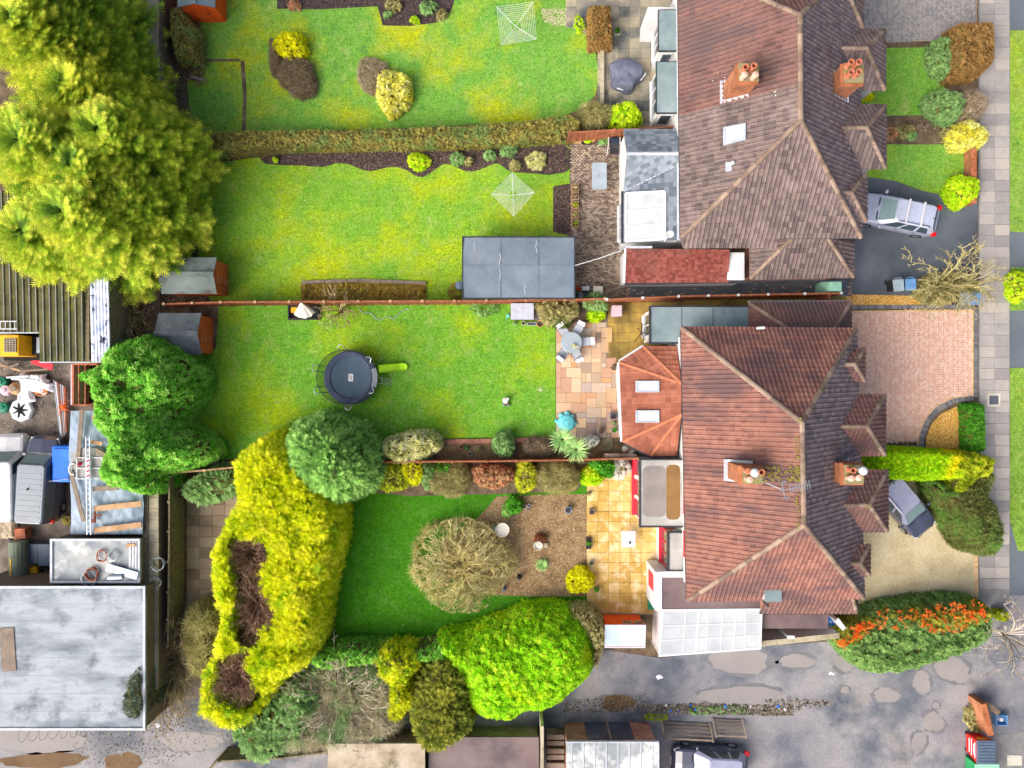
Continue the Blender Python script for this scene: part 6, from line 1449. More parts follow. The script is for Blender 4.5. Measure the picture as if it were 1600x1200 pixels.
# pale wall with dark coping at the left
def wall(name, label, pts, h, th, m, mc=None, cat='wall', copw=.1):
    W = [Vector((P(a, b, h).x, P(a, b, h).y, 0)) for a, b in pts]; c = sum(W, Vector()) / len(W); root = thing(name, label, cat, (c.x, c.y, 0))
    b = MB(); cp = MB()
    for a, q in zip(W[:-1], W[1:]):
        b.bar(a + Vector((0, 0, h / 2 - .04)), q + Vector((0, 0, h / 2 - .04)), th, h - .08)
        n = max(1, int((q - a).length / .6))
        for i in range(n): cp.bar(a.lerp(q, i / n) + Vector((0, 0, h - .04)), a.lerp(q, (i + .97) / n) + Vector((0, 0, h - .04 + random.uniform(0, .01))), th + copw, .08, random.random())
    b.build('wall', m, root); cp.build('coping', mc or m, root); return root
wall('garden_wall', 'long pale concrete wall between the yard and the back gardens', [(240, 640), (240, 760), (240, 900), (239, 1078)], 2.3, .42, M_wallb, M_wallc)
wall('garden_wall', 'grey-brown wall edge against the tarp and flat roofs', [(227, 700), (227, 912)], 2.35, .2, M_wallb, M_timberw)
wall('garden_wall', 'pale concrete wall at the top beside the dark cypress', [(240, -40), (238, 60), (241, 130)], 2.2, .5, M_wallb, M_wallc)
wall('boundary_wall', 'white-painted wall with stone coping beside the alley', [(1190, 1006), (1240, 1001), (1312, 993)], 1.9, .2, M_white, M_wallc)
wall('boundary_wall', 'short white return wall behind the blue barrel', [(1307, 968), (1320, 984)], 1.9, .16, M_white, M_white)
wl = P(1236, 1001, 1.9); MB().box(wl.x - .2, wl.y + .1, 0, wl.x + .2, wl.y + .28, 1.92).build('wall_pier', M_white, None, 'white brick pier in the middle of the white alley wall', 'pier')
wall('brick_wall', 'low orange brick front wall by the variegated shrub', [(1522, 232), (1522, 318)], .8, .2, M_brick, M_brick)
wall('brick_wall', 'orange brick wall stub at the corner of the forecourt', [(1537, 1100), (1549, 1150)], 1.3, .22, M_brick, M_brick)
wall('brick_wall', 'dark sloping brick coping beside the blue recycling box', [(1538, 1098), (1562, 1116)], 1.0, .2, M_brick, M_wallb)
wall('edging_wall', 'thin stone edging wall of the top patio', [(941, 70), (941, 165)], .35, .12, M_wallc, M_wallc)
wall('edging_wall', 'brick edging along the trampoline lawn border', [(690, 690), (770, 689), (860, 686)], .18, .14, M_brickp, M_brickp)
wall('edging_wall', 'log edging of the straw-coloured bed', [(472, 441), (560, 438), (666, 442)], .14, .08, M_timberw, M_timberw)
wall('edging_wall', 'orange wall end below the conservatory', [(945, 713), (995, 714)], 1.2, .2, M_brickp, M_brickp)

def shed(name, label, x0, y0, x1, y1, ze, zr, axis, mwall, mroof, over=.12, door='E', win=False, z_base=0):
    """eaves rectangle x0..x1, y0..y1"""
    root = thing(name, label, 'shed', ((x0 + x1) / 2, (y0 + y1) / 2, 0)); xm, ym = (x0 + x1) / 2, (y0 + y1) / 2; o = over
    t = .05
    if axis == 'x':
        for s, yy in ((1, y1), (-1, y0)): MB().slab([(x0, ym, zr), (x0, yy, ze), (x1, yy, ze), (x1, ym, zr)][::-s], t).build('roof_panel', mroof, root)
        MB().bar((x0 - .01, ym, zr + .015), (x1 + .01, ym, zr + .015), .3, .03).build('ridge_strip', mroof, root)
    else:
        for s, xx in ((1, x0), (-1, x1)): MB().slab([(xm, y0, zr), (xx, y0, ze), (xx, y1, ze), (xm, y1, zr)][::-s], t).build('roof_panel', mroof, root)
        MB().bar((xm, y0 - .01, zr + .015), (xm, y1 + .01, zr + .015), .3, .03).build('ridge_strip', mroof, root)
    X0, X1, Y0, Y1 = x0 + o, x1 - o, y0 + o, y1 - o
    def board_wall(a, b, gable):
        a, b = Vector(a), Vector(b); d = b - a; u = d.normalized(); w_ = MB(); n = int(zr / .13)
        for k in range(n):
            z0 = k * .13; t0, t1 = 0, 1
            if z0 > ze - .1:
                if not gable: break
                f = (z0 - ze + .12) / max(zr - ze, .01) * .5
                t0, t1 = f, 1 - f
                if t1 - t0 < .08: break
            p, q = a + d * t0, a + d * t1; w_.bar(p + Vector((0, 0, z0 + .065)), q + Vector((0, 0, z0 + .065)), .03, .122, random.random())
        return w_.build('wall', mwall, root)
    gx = axis == 'x'
    board_wall((X0, Y0, 0), (X0, Y1, 0), gx); board_wall((X1, Y0, 0), (X1, Y1, 0), gx); board_wall((X0, Y0, 0), (X1, Y0, 0), not gx); board_wall((X0, Y1, 0), (X1, Y1, 0), not gx)
    if door == 'E':
        dy = (Y1 - Y0) * .22; dr = MB().box(X1 + .02, ym - dy, .06, X1 + .05, ym + dy, ze - .08).build('door', mwall, root)
        for zz in (.4, 1.1, ze - .3): MB().box(X1 + .052, ym - dy + .02, zz, X1 + .06, ym - dy + .4, zz + .05).build('hinge', M_steel, dr)
    elif door == 'S':
        dx = (X1 - X0) * .24; dr = MB().box(xm - dx, Y0 - .05, .06, xm + dx, Y0 - .02, ze - .08).build('door', mwall, root)
        MB().box(xm + dx - .14, Y0 - .07, 1.0, xm + dx - .06, Y0 - .052, 1.2).build('handle', M_black, dr)
    return root
a, b = P(252, 459, 1.95), P(338, 402, 1.95)
shed('garden_shed', 'garden shed with grey-green felt roof, upper of two above the fence', a.x, a.y, b.x, b.y, 1.9, 2.35, 'x', M_shed_o, M_feltgr)
a, b = P(247, 554, 1.9), P(314, 489, 1.9)
shed('garden_shed', 'garden shed with dark mottled felt roof below the orange fence', a.x, a.y, b.x, b.y, 1.85, 2.35, 'x', M_shed_o, M_feltd)
a, b = P(276, 10, 2.0), P(335, -55, 2.0)
shed('garden_shed', 'vivid orange shed with pale grey roof at the top edge', a.x, a.y, b.x, b.y, 1.9, 2.3, 'y', M_shed_v, M_feltg, door='S')
# small pent shed
a, b = P(945, 1014, 1.95), P(1009, 976, 1.95)
root = thing('garden_shed', 'small orange-fronted shed with pale blue-grey roof beside the laurel hedge', 'shed', ((a.x + b.x) / 2, (a.y + b.y) / 2, 0))
MB().slab([(a.x, a.y, 1.8), (b.x, a.y, 1.8), (b.x, b.y, 2.0), (a.x, b.y, 2.0)], .05).build('roof_panel', M_felts if False else mat('pale_roof', [C(176, 196, 210), C(198, 214, 224)], 1, bump=.1, fine=.05), root)
for (p, q) in (((a.x + .08, b.y - .06), (b.x - .08, b.y - .06)), ((a.x + .08, a.y + .08), (b.x - .08, a.y + .08)), ((a.x + .08, a.y + .08), (a.x + .08, b.y - .06)), ((b.x - .08, a.y + .08), (b.x - .08, b.y - .06))):
    w_ = MB()
    for k in range(13): w_.bar((*p, k * .14 + .07), (*q, k * .14 + .07), .03, .132, random.random())
    w_.build('wall', M_shed_v, root)
for k in range(2): f = MB().box(a.x + 1.05 + k * .65, b.y - .04, 1.2, a.x + 1.6 + k * .65, b.y - .01, 1.7).build('window', M_timber, root); MB().box(a.x + 1.1 + k * .65, b.y - .009, 1.26, a.x + 1.55 + k * .65, b.y - .004, 1.64).build('pane', M_glass, f)
# garden room
a, b = P(724, 465, 2.5), P(897, 371, 2.5)
root = thing('garden_room', 'large garden room with flat blue-grey felt roof', 'garden room', ((a.x + b.x) / 2, (a.y + b.y) / 2, 0))
MB().box(a.x + .1, a.y + .1, 0, b.x - .1, b.y - .1, 2.34).build('wall', M_fence_d, root)
ym = (a.y + b.y) / 2
for y0, y1, z0, z1 in ((a.y, ym, 2.45, 2.56), (ym, b.y, 2.56, 2.45)): MB().slab([(a.x, y0, z0), (b.x, y0, z0), (b.x, y1, z1), (a.x, y1, z1)], .1).build('roof_panel', M_felt, root)
e = MB(); e.bar((a.x - .04, a.y, 2.44), (a.x - .04, b.y, 2.44), .07, .14); e.bar((b.x + .04, a.y, 2.44), (b.x + .04, b.y, 2.44), .07, .14); e.bar((a.x - .07, a.y - .04, 2.4), (b.x + .07, a.y - .04, 2.4), .07, .14); e.bar((a.x - .07, b.y + .04, 2.4), (b.x + .07, b.y + .04, 2.4), .07, .14); e.build('roof_trim', M_gutter, root)
for xx in (a.x + 2.05, a.x + 4.1): MB().bar((xx, a.y + .03, 2.458), (xx, ym, 2.568), .05, .008).bar((xx, ym, 2.568), (xx, b.y - .03, 2.458), .05, .008).build('felt_lap', M_feltd, root)
MB().bar((a.x, ym, 2.565), (b.x, ym, 2.565), .22, .01).build('ridge_lap', M_felt, root)
sc_m = MB()
for px, y0, y1 in ((741, 377, 390), (781, 395, 436), (838, 375, 395), (820, 445, 460)):
    p = [P(px + 1.2 * math.sin(i * 1.9), y0 + (y1 - y0) * i / 5, 2.565) for i in range(6)]
    for u, v_ in zip(p[:-1], p[1:]):
        for q in (u, v_): q.z = 2.56 - abs(q.y - ym) * .066 + .012
        sc_m.bar(u, v_, .03, .006)
sc_m.build('sealant_streak', M_lead, root)
c_ = [P(898, 415, 2.5), P(935, 404, 2.45), P(972, 391, 2.55)]
MB().tube(c_, .025, 6).build('cable', M_white, None, 'white cable strung from the garden room to the house', 'cable')
# rotary dryers
def rotary(label, c, corners, h=1.85):
    q = P(*c, 0); ctr = P(*c, h); root = thing('rotary_dryer', label, 'clothes dryer', (ctr.x, ctr.y, 0), 'rotary clothes dryers on the lawns')
    MB().tube([(ctr.x, ctr.y, 0), (ctr.x, ctr.y, h - .1)], .025, 8).build('pole', M_steel, root)
    K = [P(a, b, h) for a, b in corners]
    for k in K: MB().tube([(ctr.x, ctr.y, h - .25), k], .016, 6).build('arm', M_white, root)
    ln = MB()
    for i in range(4):
        for j in range(9):
            t = .28 + .72 * j / 8; c0 = Vector((ctr.x, ctr.y, h - .25)); ln.bar(c0.lerp(K[i], t), c0.lerp(K[(i + 1) % 4], t), .014, .014)
    ln.build('line', M_white, root)
rotary('square white rotary clothes dryer on the top lawn', (806, 38), [(776, 11), (833, 3), (838, 61), (783, 70)])
rotary('diamond-set white rotary clothes dryer beside the dark gravel bed', (802, 303), [(800, 270), (835, 301), (803, 338), (768, 303)])
# trampoline
tc = P(548, 590, .8); root = thing('trampoline', 'round dark trampoline with safety net, slide and ladder', 'trampoline', (tc.x, tc.y, 0))
MB().lathe((tc.x, tc.y, .78), [(1.22, 0), (1.22, .015)], 48).build('jump_mat', M_tmat, root)
b = MB()
for k in range(48):
    a0, a1 = 2 * math.pi * k / 48, 2 * math.pi * (k + 1) / 48
    pts = [(1.16, .82), (1.2, .85), (1.46, .85), (1.52, .81), (1.52, .76)]
    for (r0, z0), (r1, z1) in zip(pts[:-1], pts[1:]): b.poly([(tc.x + r * math.cos(an), tc.y + r * math.sin(an), z) for r, z, an in ((r0, z0, a0), (r1, z1, a0), (r1, z1, a1), (r0, z0, a1))])
b.build('spring_pad', M_tpad, root)
b = MB()
for k in range(8):
    a0, a1 = math.radians(-22 + k * 5.5), math.radians(-22 + (k + 1) * 5.5)
    b.poly([(tc.x + r * math.cos(an), tc.y + r * math.sin(an), .862) for r, an in ((1.24, a0), (1.53, a0), (1.53, a1), (1.24, a1))])
b.build('pale_pad_section', M_tpadg, root)
MB().tube([(tc.x + 1.48 * math.cos(t), tc.y + 1.48 * math.sin(t), .74) for t in np.linspace(0, 2 * math.pi, 40)], .03, 6).build('frame_ring', M_steel, root)
ntp = MB()
for k in range(48):
    a0, a1 = 2 * math.pi * k / 48, 2 * math.pi * (k + 1) / 48; ntp.poly([(tc.x + 1.5 * math.cos(a0), tc.y + 1.5 * math.sin(a0), .82), (tc.x + 1.5 * math.cos(a1), tc.y + 1.5 * math.sin(a1), .82), (tc.x + 1.5 * math.cos(a1), tc.y + 1.5 * math.sin(a1), 2.5), (tc.x + 1.5 * math.cos(a0), tc.y + 1.5 * math.sin(a0), 2.5)])
ntp.build('safety_net', M_net, root, smooth=True)
MB().tube([(tc.x + 1.5 * math.cos(t), tc.y + 1.5 * math.sin(t), 2.5) for t in np.linspace(0, 2 * math.pi, 49)], .018, 5).build('net_rim', M_black, root)
for an in (96, 36, -26, -82, 162, 206):
    t0 = math.radians(an - 6.5); t1 = math.radians(an + 6.5); A = [Vector((tc.x + 1.56 * math.cos(t), tc.y + 1.56 * math.sin(t), 0)) for t in (t0, t1)]
    o_ = Vector((math.cos(math.radians(an)), math.sin(math.radians(an)), 0)); up = Vector((0, 0, 1))
    MB().tube([A[0], A[0] + up * 2.3, A[0] + up * 2.5 + o_ * .1 , A[0].lerp(A[1], .3) + up * 2.55 + o_ * .24, A[0].lerp(A[1], .7) + up * 2.55 + o_ * .24, A[1] + up * 2.5 + o_ * .1, A[1] + up * 2.3, A[1]], .022, 6).build('pole', M_steel, root)
s0, s1 = P(592, 577, .8), P(631, 573, .14); sd3 = (s1 - s0).normalized(); sn = Vector((-sd3.y, sd3.x, 0)).normalized()
b = MB(); path = [s0, s0.lerp(s1, .5) - Vector((0, 0, .04)), s0.lerp(s1, .85) - Vector((0, 0, .06)), s1]
for p, q in zip(path[:-1], path[1:]): b.add([p - sn * .2, p + sn * .2, q + sn * .2, q - sn * .2, p - sn * .22 + Vector((0, 0, .1)), p + sn * .22 + Vector((0, 0, .1)), q + sn * .22 + Vector((0, 0, .1)), q - sn * .22 + Vector((0, 0, .1))], [(0, 3, 2, 1), (0, 4, 7, 3), (1, 2, 6, 5)])
b.lathe((s1.x, s1.y, .1), [(.21, 0), (.21, .08), (.19, .08), (.19, .03)], 16); b.build('slide', M_lime, root)
b = MB(); l0, l1 = P(591, 594, .75), P(610, 597, .05); ln_ = Vector((0, .17, 0))
for s in (-1, 1): b.tube([l0 + ln_ * s, l1 + ln_ * s], .02, 6)
for t in (.3, .65, .95): b.tube([l0.lerp(l1, t) - ln_, l0.lerp(l1, t) + ln_], .02, 6)
b.build('ladder', M_steel, root)
lg = P(548, 590, .8); b = MB().box(lg.x - .13, lg.y - .21, .797, lg.x + .13, lg.y + .21, .799); o = b.build('mat_badge', M_cpale, root)
b = MB()
for (x, y, w_, h_) in ((-.05, .1, .1, .03), (.03, .08, .03, .08), (0, .02, .1, .03), (-.04, -.02, .03, .08), (.02, -.1, .1, .03), (.05, -.06, .03, .08)): b.box(lg.x + x - w_ / 2, lg.y + y - h_ / 2, .8, lg.x + x + w_ / 2, lg.y + y + h_ / 2, .801)
b.build('badge_mark', M_black, o)
# dining set
dc = P(893, 535, .74); root = thing('dining_table', 'round pale glass garden table on the sandstone patio', 'table', (dc.x, dc.y, 0))
MB().lathe((dc.x, dc.y, .71), [(.58, 0), (.6, .01), (.6, .025), (.58, .035)], 36).build('tabletop', M_tabletop, root)
for k in range(4):
    t = math.pi / 4 + k * math.pi / 2; MB().tube([(dc.x + .42 * math.cos(t), dc.y + .42 * math.sin(t), .71), (dc.x + .45 * math.cos(t), dc.y + .45 * math.sin(t), 0.05)], .025, 6).build('leg', M_cframe, root)
MB().lathe((dc.x, dc.y, .69), [(.06, 0), (.06, .02)], 10).build('centre_ring', M_cframe, root)
pl_ = thing('table_plant', 'small pale green plant in the middle of the round glass table', 'plant', P(897, 541, .75))
q = P(897, 541, .75); MB().lathe((q.x, q.y, .746), [(.07, 0), (.1, .1), (.09, .1), (.02, .07)], 12).build('bowl', M_stone, pl_)
pos = np.array([[q.x, q.y, .86]]).repeat(14, 0) + RNG.normal(0, .07, (14, 3)) * [1, 1, .3]; V, Fc, k = inst('ros4', pos, rand_dirs(14), rand_dirs(14) + [0, 0, 1.5], np.full(14, .12)); mesh_obj('leaves', V, Fc, L_varieg, pl_, np.repeat(RNG.random(14), k))
def chair(label, px, py, face, m=M_ctop):
    q = P(px, py, .45); root = thing('patio_chair', label, 'chair', (q.x, q.y, 0), 'patio chairs round the glass table', rz=face); W = wm(root)
    def bld(mb, n, mm): mb.v = [tuple(W @ Vector(v)) for v in mb.v]; return mb.build(n, mm, root)
    bld(MB().box(-.24, -.24, .41, .26, .24, .46), 'seat', m); bld(MB().add([(-.24, -.23, .46), (-.3, -.23, .92), (-.3, .23, .92), (-.24, .23, .46), (-.28, -.23, .45), (-.34, -.23, .91), (-.34, .23, .91), (-.28, .23, .45)], [(3, 2, 1, 0), (4, 5, 6, 7), (1, 2, 6, 5), (0, 1, 5, 4), (2, 3, 7, 6), (0, 4, 7, 3)]), 'backrest', m)
    bld(MB().obox((-.36, 0, .9), (.22, .44, .05)), 'back_cushion', M_cpale)
    for s in (-1, 1):
        bld(MB().tube([(.24, .24 * s, 0), (.24, .25 * s, .62), (-.26, .25 * s, .64), (-.28, .24 * s, .0)], .02, 6), 'arm_frame', M_cframe)
    bld(MB().box(-.27, -.24, .5, -.24, .24, .56), 'back_rail', M_cframe)
for lb, px, py in (('patio chair on the upper left of the round table', 880, 517), ('patio chair on the upper right of the round table', 903, 515), ('patio chair on the right of the round table', 915, 534), ('patio chair on the lower right of the round table', 901, 554), ('patio chair on the lower left of the round table', 880, 553)):
    chair(lb, px, py, math.atan2(-(535 - py), 893 - px))
# parasol and sand tray
q = P(474, 492); root = thing('sand_tray', 'black sand tray against the fence under the folded parasol', 'sandpit', (q.x, q.y, 0)); a, b = P(452, 500), P(500, 478)
t_ = MB(); t_.box(a.x, a.y, 0.02, b.x, b.y, .06); t_.box(a.x, a.y, .06, a.x + .08, b.y, .3); t_.box(b.x - .08, a.y, .06, b.x, b.y, .3); t_.box(a.x + .08, a.y, .06, b.x - .08, a.y + .08, .3); t_.box(a.x + .08, b.y - .08, .06, b.x - .08, b.y, .3); t_.build('tray', M_black, root)
MB().box(a.x + .15, a.y + .4, .06, a.x + .5, b.y - .1, .2).build('toy_box', M_yellow, root)
tip = P(470, 472, 1.9); bs_ = P(472, 492, 0.3); root = thing('parasol', 'half-folded cream parasol standing beside the fence', 'parasol', (bs_.x, bs_.y, 0))
MB().tube([(bs_.x, bs_.y, 0.06), (bs_.x, bs_.y + .1, 1.0), tip], .025, 8).build('pole', M_steel, root)
b = MB(); rim = [P(x, y, .9) for x, y in ((459, 491), (466, 496), (476, 498), (486, 495), (493, 488), (486, 481), (476, 478))]
for u, v_ in zip(rim, rim[1:] + rim[:1]): b.poly([tip, u, (u + v_) / 2 + Vector((0, 0, .12))]); b.poly([tip, (u + v_) / 2 + Vector((0, 0, .12)), v_])
b.build('canopy', M_cream, root)
# play bench / rabbit hutch with pots
a, b = P(798, 499, 1.0), P(834, 474, 1.0); root = thing('hutch', 'small hutch with grey lid roof against the fence above a row of pots', 'hutch', ((a.x + b.x) / 2, (a.y + b.y) / 2, 0))
MB().box(a.x + .05, a.y + .06, 0, b.x - .03, b.y - .03, .86).build('body', M_fence, root)
for k in range(4): w_ = (b.x - a.x) / 4; MB().slab([(a.x + k * w_ + .004, a.y, .9), (a.x + (k + 1) * w_ - .004, a.y, .9), (a.x + (k + 1) * w_ - .004, b.y, 1.05), (a.x + k * w_ + .004, b.y, 1.05)], .04).build('roof_board', M_ctop, root)
a2, b2 = P(834, 499, .7), P(850, 478, .7); MB().box(a2.x, a2.y, 0, b2.x, b2.y, .62).build('dark_run', M_cframe, root)
def pot(label, px, py, r, h, m_, plant=None, pr=None, shape='round', ph=.25, name='plant_pot', group=None):
    q = P(px, py, h); root = thing(name, label, 'pot', (q.x, q.y, 0), group)
    z0 = .03
    if shape == 'round':
        MB().lathe((q.x, q.y, z0), [(r * .7, 0), (r * .95, h * .8), (r, h * .82), (r, h), (r * .86, h), (r * .84, h * .84), (.01, h * .83)], 18).build('pot_body', m_, root)
        MB().lathe((q.x, q.y, z0 + h * .84), [(r * .83, 0), (r * .8, .012)], 14).build('soil', M_mulch, root)
    else:
        sx, sy = (r, r) if not isinstance(r, tuple) else r; t = .03
        b_ = MB(); b_.box(q.x - sx, q.y - sy, z0, q.x + sx, q.y - sy + t, h); b_.box(q.x - sx, q.y + sy - t, z0, q.x + sx, q.y + sy, h); b_.box(q.x - sx, q.y - sy + t, z0, q.x - sx + t, q.y + sy - t, h); b_.box(q.x + sx - t, q.y - sy + t, z0, q.x + sx, q.y + sy - t, h); b_.build('pot_body', m_, root)
        MB().box(q.x - sx + t, q.y - sy + t, z0, q.x + sx - t, q.y + sy - t, h * .85).build('soil', M_mulch, root); r = min(sx, sy)
    if plant is not None:
        n = 26; pr = pr or r * .8; d = rand_dirs(n); pos = np.column_stack([q.x + d[:, 0] * pr * .7, q.y + d[:, 1] * pr * .7, h + .04 + np.abs(d[:, 2]) * ph * .6]); V, Fc, k = inst('ros4', pos, rand_dirs(n), norm(d + [0, 0, 1.2]), np.full(n, pr * .6)); mesh_obj('plant', V, Fc, plant, root, np.repeat(RNG.random(n), k))
    return root
for k, yy in enumerate((293, 306, 320, 335, 349)):
    pot(('topmost', 'second', 'third', 'fourth', 'lowest')[k] + ' of five square terracotta-rimmed pots in a column', 899, yy, .2, .35, M_timber, [L_olive, L_heath, L_goldg, L_olive, L_goldg][k], .14, 'square', .12, group='square pots beside the block paving')
pot('green pot at the left under the hutch', 804, 505, .12, .25, M_stone, L_sage); pot('pale ring pot under the hutch', 818, 505, .12, .28, M_stone)
pot('long grey trough under the hutch', 831, 506, (.26, .09), .2, M_greybin, None, shape='square'); pot('terracotta pot with dark soil under the hutch', 844, 506, .19, .32, M_pot_t)
pot('square wooden tub at the end of the orange fence', 903, 217, (.2, .18), .35, M_timber, None, shape='square')
pot('dark trough with green plants under the orange fence', 918, 220, (.3, .15), .3, M_black, L_lime, .2, 'square'); pot('terracotta pot with straw plant under the orange fence', 926, 218, .17, .3, M_pot_t, L_redsh, .2); pot('teal trough with round leafed plant beside the black lounger', 943, 219, (.3, .18), .3, M_green, L_sage, .34, 'square')
pot('white planter with plant beside the brown box hedge', 965, 48, .18, .3, M_stone, L_box, .16, 'square')
pot('black round pot below the slate-covered table', 997, 177, .17, .3, M_black)
pot('black bowl pot left of the conservatory', 960, 574, .17, .3, M_black, L_heath, .14)
pot('square slate pot by the conservatory wall', 959, 650, .17, .35, M_lidgrey, None, shape='square'); pot('small pot with cactus-like plant by the conservatory', 959, 661, .12, .2, M_pot_t, L_sage, .12); pot('pale ring pot with moss by the conservatory', 960, 672, .18, .32, M_stone, L_box, .13); pot('stone-coloured pot with twigs near the conservatory', 940, 673, .17, .28, M_brownslab, L_heath, .14); pot('pot ring of yellow stone beside the palm', 925, 698, .15, .25, M_wallc, L_olive, .1)
pot('galvanised bucket pot beside the leafless shrub', 823, 702, .17, .3, M_steel); pot('terracotta bowl behind the galvanised bucket', 821, 693, .2, .22, M_pot_t, L_heath, .14)
pot('large pale rim pot of the trio in the fence border', 747, 702, .19, .3, M_ply, L_olive, .13); pot('small white pot of the trio in the fence border', 735, 709, .11, .2, M_stone); pot('dark green pot of the trio in the fence border', 729, 700, .14, .25, M_green, L_box, .1); pot('brown pot at the left of the fence border trio', 721, 698, .12, .2, M_pot_t)
pot('blue glazed pot on the brown bark', 888, 797, .19, .3, M_bluebin, None); pot('black bowl at the top of the yellow patio edge', 920, 771, .13, .22, M_black, L_olive, .12); pot('grey square pot at the yellow patio edge', 925, 800, .15, .28, M_brownslab, None, shape='square')
pot('dark rectangular planter at the yellow patio edge', 920, 849, (.14, .33), .25, M_black, L_box, .14, 'square'); pot('round grey pot at the yellow patio edge', 924, 880, .15, .25, M_stone, L_dgreen, .1); pot('dark pot with green plant below the yellow globe shrub', 932, 921, .15, .25, M_black, L_box, .15)
pot('largest of three small white ring pots on the bark', 819, 792, .13, .2, M_white); pot('upper of the two smallest white ring pots', 827, 790, .1, .18, M_white); pot('lower of the two smallest white ring pots', 825, 796, .08, .15, M_white)
# stone pieces on the bark
q = P(785, 828, .8); root = thing('bird_bath', 'round pale stone bird table beside the weeping shrub', 'bird table', (q.x, q.y, 0)); MB().lathe((q.x, q.y, .02), [(.2, 0), (.12, .1), (.09, .6), (.16, .7)], 14).build('pedestal', M_stone, root); MB().lathe((q.x, q.y, .72), [(.36, 0), (.4, .05), (.4, .1), (.36, .1), (.3, .06), (.01, .06)], 24).build('basin', M_stone, root)
q = P(774, 826, .2); MB().lathe((q.x, q.y, .03), [(.1, 0), (.14, .1), (.1, .2), (.03, .22)], 10).build('ornament', M_teal, None, 'small pale blue ornament beside the bird table', 'ornament')
q = P(841, 853, .6); root = thing('stone_urn', 'grey stone urn below the rusty dome plant', 'urn', (q.x, q.y, 0)); MB().lathe((q.x, q.y, .02), [(.18, 0), (.18, .08), (.1, .15), (.2, .4), (.27, .55), (.24, .58), (.2, .5), (.02, .48)], 16).build('bowl', M_stone, root)
q = P(853, 852, .1); MB().box(q.x - .1, q.y - .13, .026, q.x + .1, q.y + .13, .15).build('stone_block', M_wallc, None, 'small greenish stone block beside the urn', 'stone')
for px, py, lb, m_ in ((811, 903, 'black garden ornament standing on the bark', M_black), (787, 921, 'grey and black garden figure at the bark edge', M_lidgrey), (697, 912, 'grey stone block inside the weeping shrub', M_stone)):
    q = P(px, py, .3); MB().lathe((q.x, q.y, .02), [(.12, 0), (.15, .08), (.07, .18), (.11, .34), (.09, .44), (.02, .47)], 10).build('garden_ornament', m_, None, lb, 'ornament')
for px, py, lb in ((1455 - 592, 944, 'scrap of pale paper on the dark lawn'), (845, 609, 'scrap of pale paper on the trampoline lawn'), (1030, 1058, 'white plastic bag lying in the alley'), (246, 1133, 'broken white plastic on the alley at the left'), (1300, 1052, 'small white rag on the alley')):
    q = P(px, py); r = random.Random(px); b = MB(); k = 9; s = .09 if py < 1000 else .2
    ring = [Vector((q.x + math.cos(6.28 * i / k) * s * r.uniform(.5, 1.2), q.y + math.sin(6.28 * i / k) * s * r.uniform(.4, .9), .03)) for i in range(k)]; top = Vector((q.x, q.y, .1))
    for i in range(k): b.poly([ring[i], ring[(i + 1) % k], top])
    b.build('litter', M_litter, None, lb, 'litter')
# tables and loungers
a, b = P(971, 855, .72), P(993, 830, .72); root = thing('patio_table', 'white square slatted table on the yellow patio', 'table', ((a.x + b.x) / 2, (a.y + b.y) / 2, 0)); n = 9
for k in range(n): w_ = (b.x - a.x) / n; MB().box(a.x + k * w_ + .006, a.y, .69, a.x + (k + 1) * w_ - .006, b.y, .72).build('slat', M_white, root)
MB().box(a.x + .05, a.y + .05, .65, b.x - .05, b.y - .05, .688).build('frame', M_white, root)
for x in (a.x + .07, b.x - .07):
    for y in (a.y + .07, b.y - .07): MB().box(x - .025, y - .025, .05, x + .025, y + .025, .65).build('leg', M_white, root)
q = P(984, 848, .74); MB().lathe((q.x, q.y, .72), [(.05, 0), (.06, .06), (.01, .07)], 12).build('ashtray', M_black, None, 'small dark ashtray on the white square table', 'ashtray')
a, b = P(925, 296, .74), P(948, 254, .74); root = thing('patio_table', 'long rectangular pale glass table on the block paving', 'table', ((a.x + b.x) / 2, (a.y + b.y) / 2, 0))
MB().poly(rr(a.x, a.y, b.x, b.y, .1, .74)).build('tabletop', M_tabletop, root); o = root.children[0]
MB().prism([(p.x, p.y) for p in rr(a.x + .03, a.y + .03, b.x - .03, b.y - .03, .08, 0)], .7, .73).build('table_frame', M_cpale, root); MB().lathe(((a.x + b.x) / 2, (a.y + b.y) / 2, .741), [(.03, 0), (.03, .01)], 10).build('parasol_hole', M_black, root)
for x in (a.x + .1, b.x - .1):
    for y in (a.y + .12, b.y - .12): MB().tube([(x, y, .05), (x, y, .7)], .025, 6).build('leg', M_steel, root)
q = P(960, 228, .4); root = thing('sun_lounger', 'black fabric lounger chair under the orange fence', 'lounger', (q.x, q.y, 0))
for k in range(3): z0, z1 = ((.95, .55), (.55, .4), (.4, .42))[k]; y0, y1 = ((215, 224), (224, 232), (232, 241))[k]; A_, B_ = P(953, y0, z0), P(967, y0, z0); C_, D_ = P(967, y1, z1), P(953, y1, z1); MB().slab([D_, C_, B_, A_], .03).build('sling_panel', M_black if k else mat('navy_sling', [C(30, 40, 56), C(44, 56, 74)], 2, bump=.1), root)
for x in (951, 969):
    MB().tube([P(x, 214, .95), P(x, 225, .6), P(x - (3 if x < 960 else -3), 243, .55), P(x - (3 if x < 960 else -3), 245, .05)], .02, 6).build('frame', M_cpale, root)
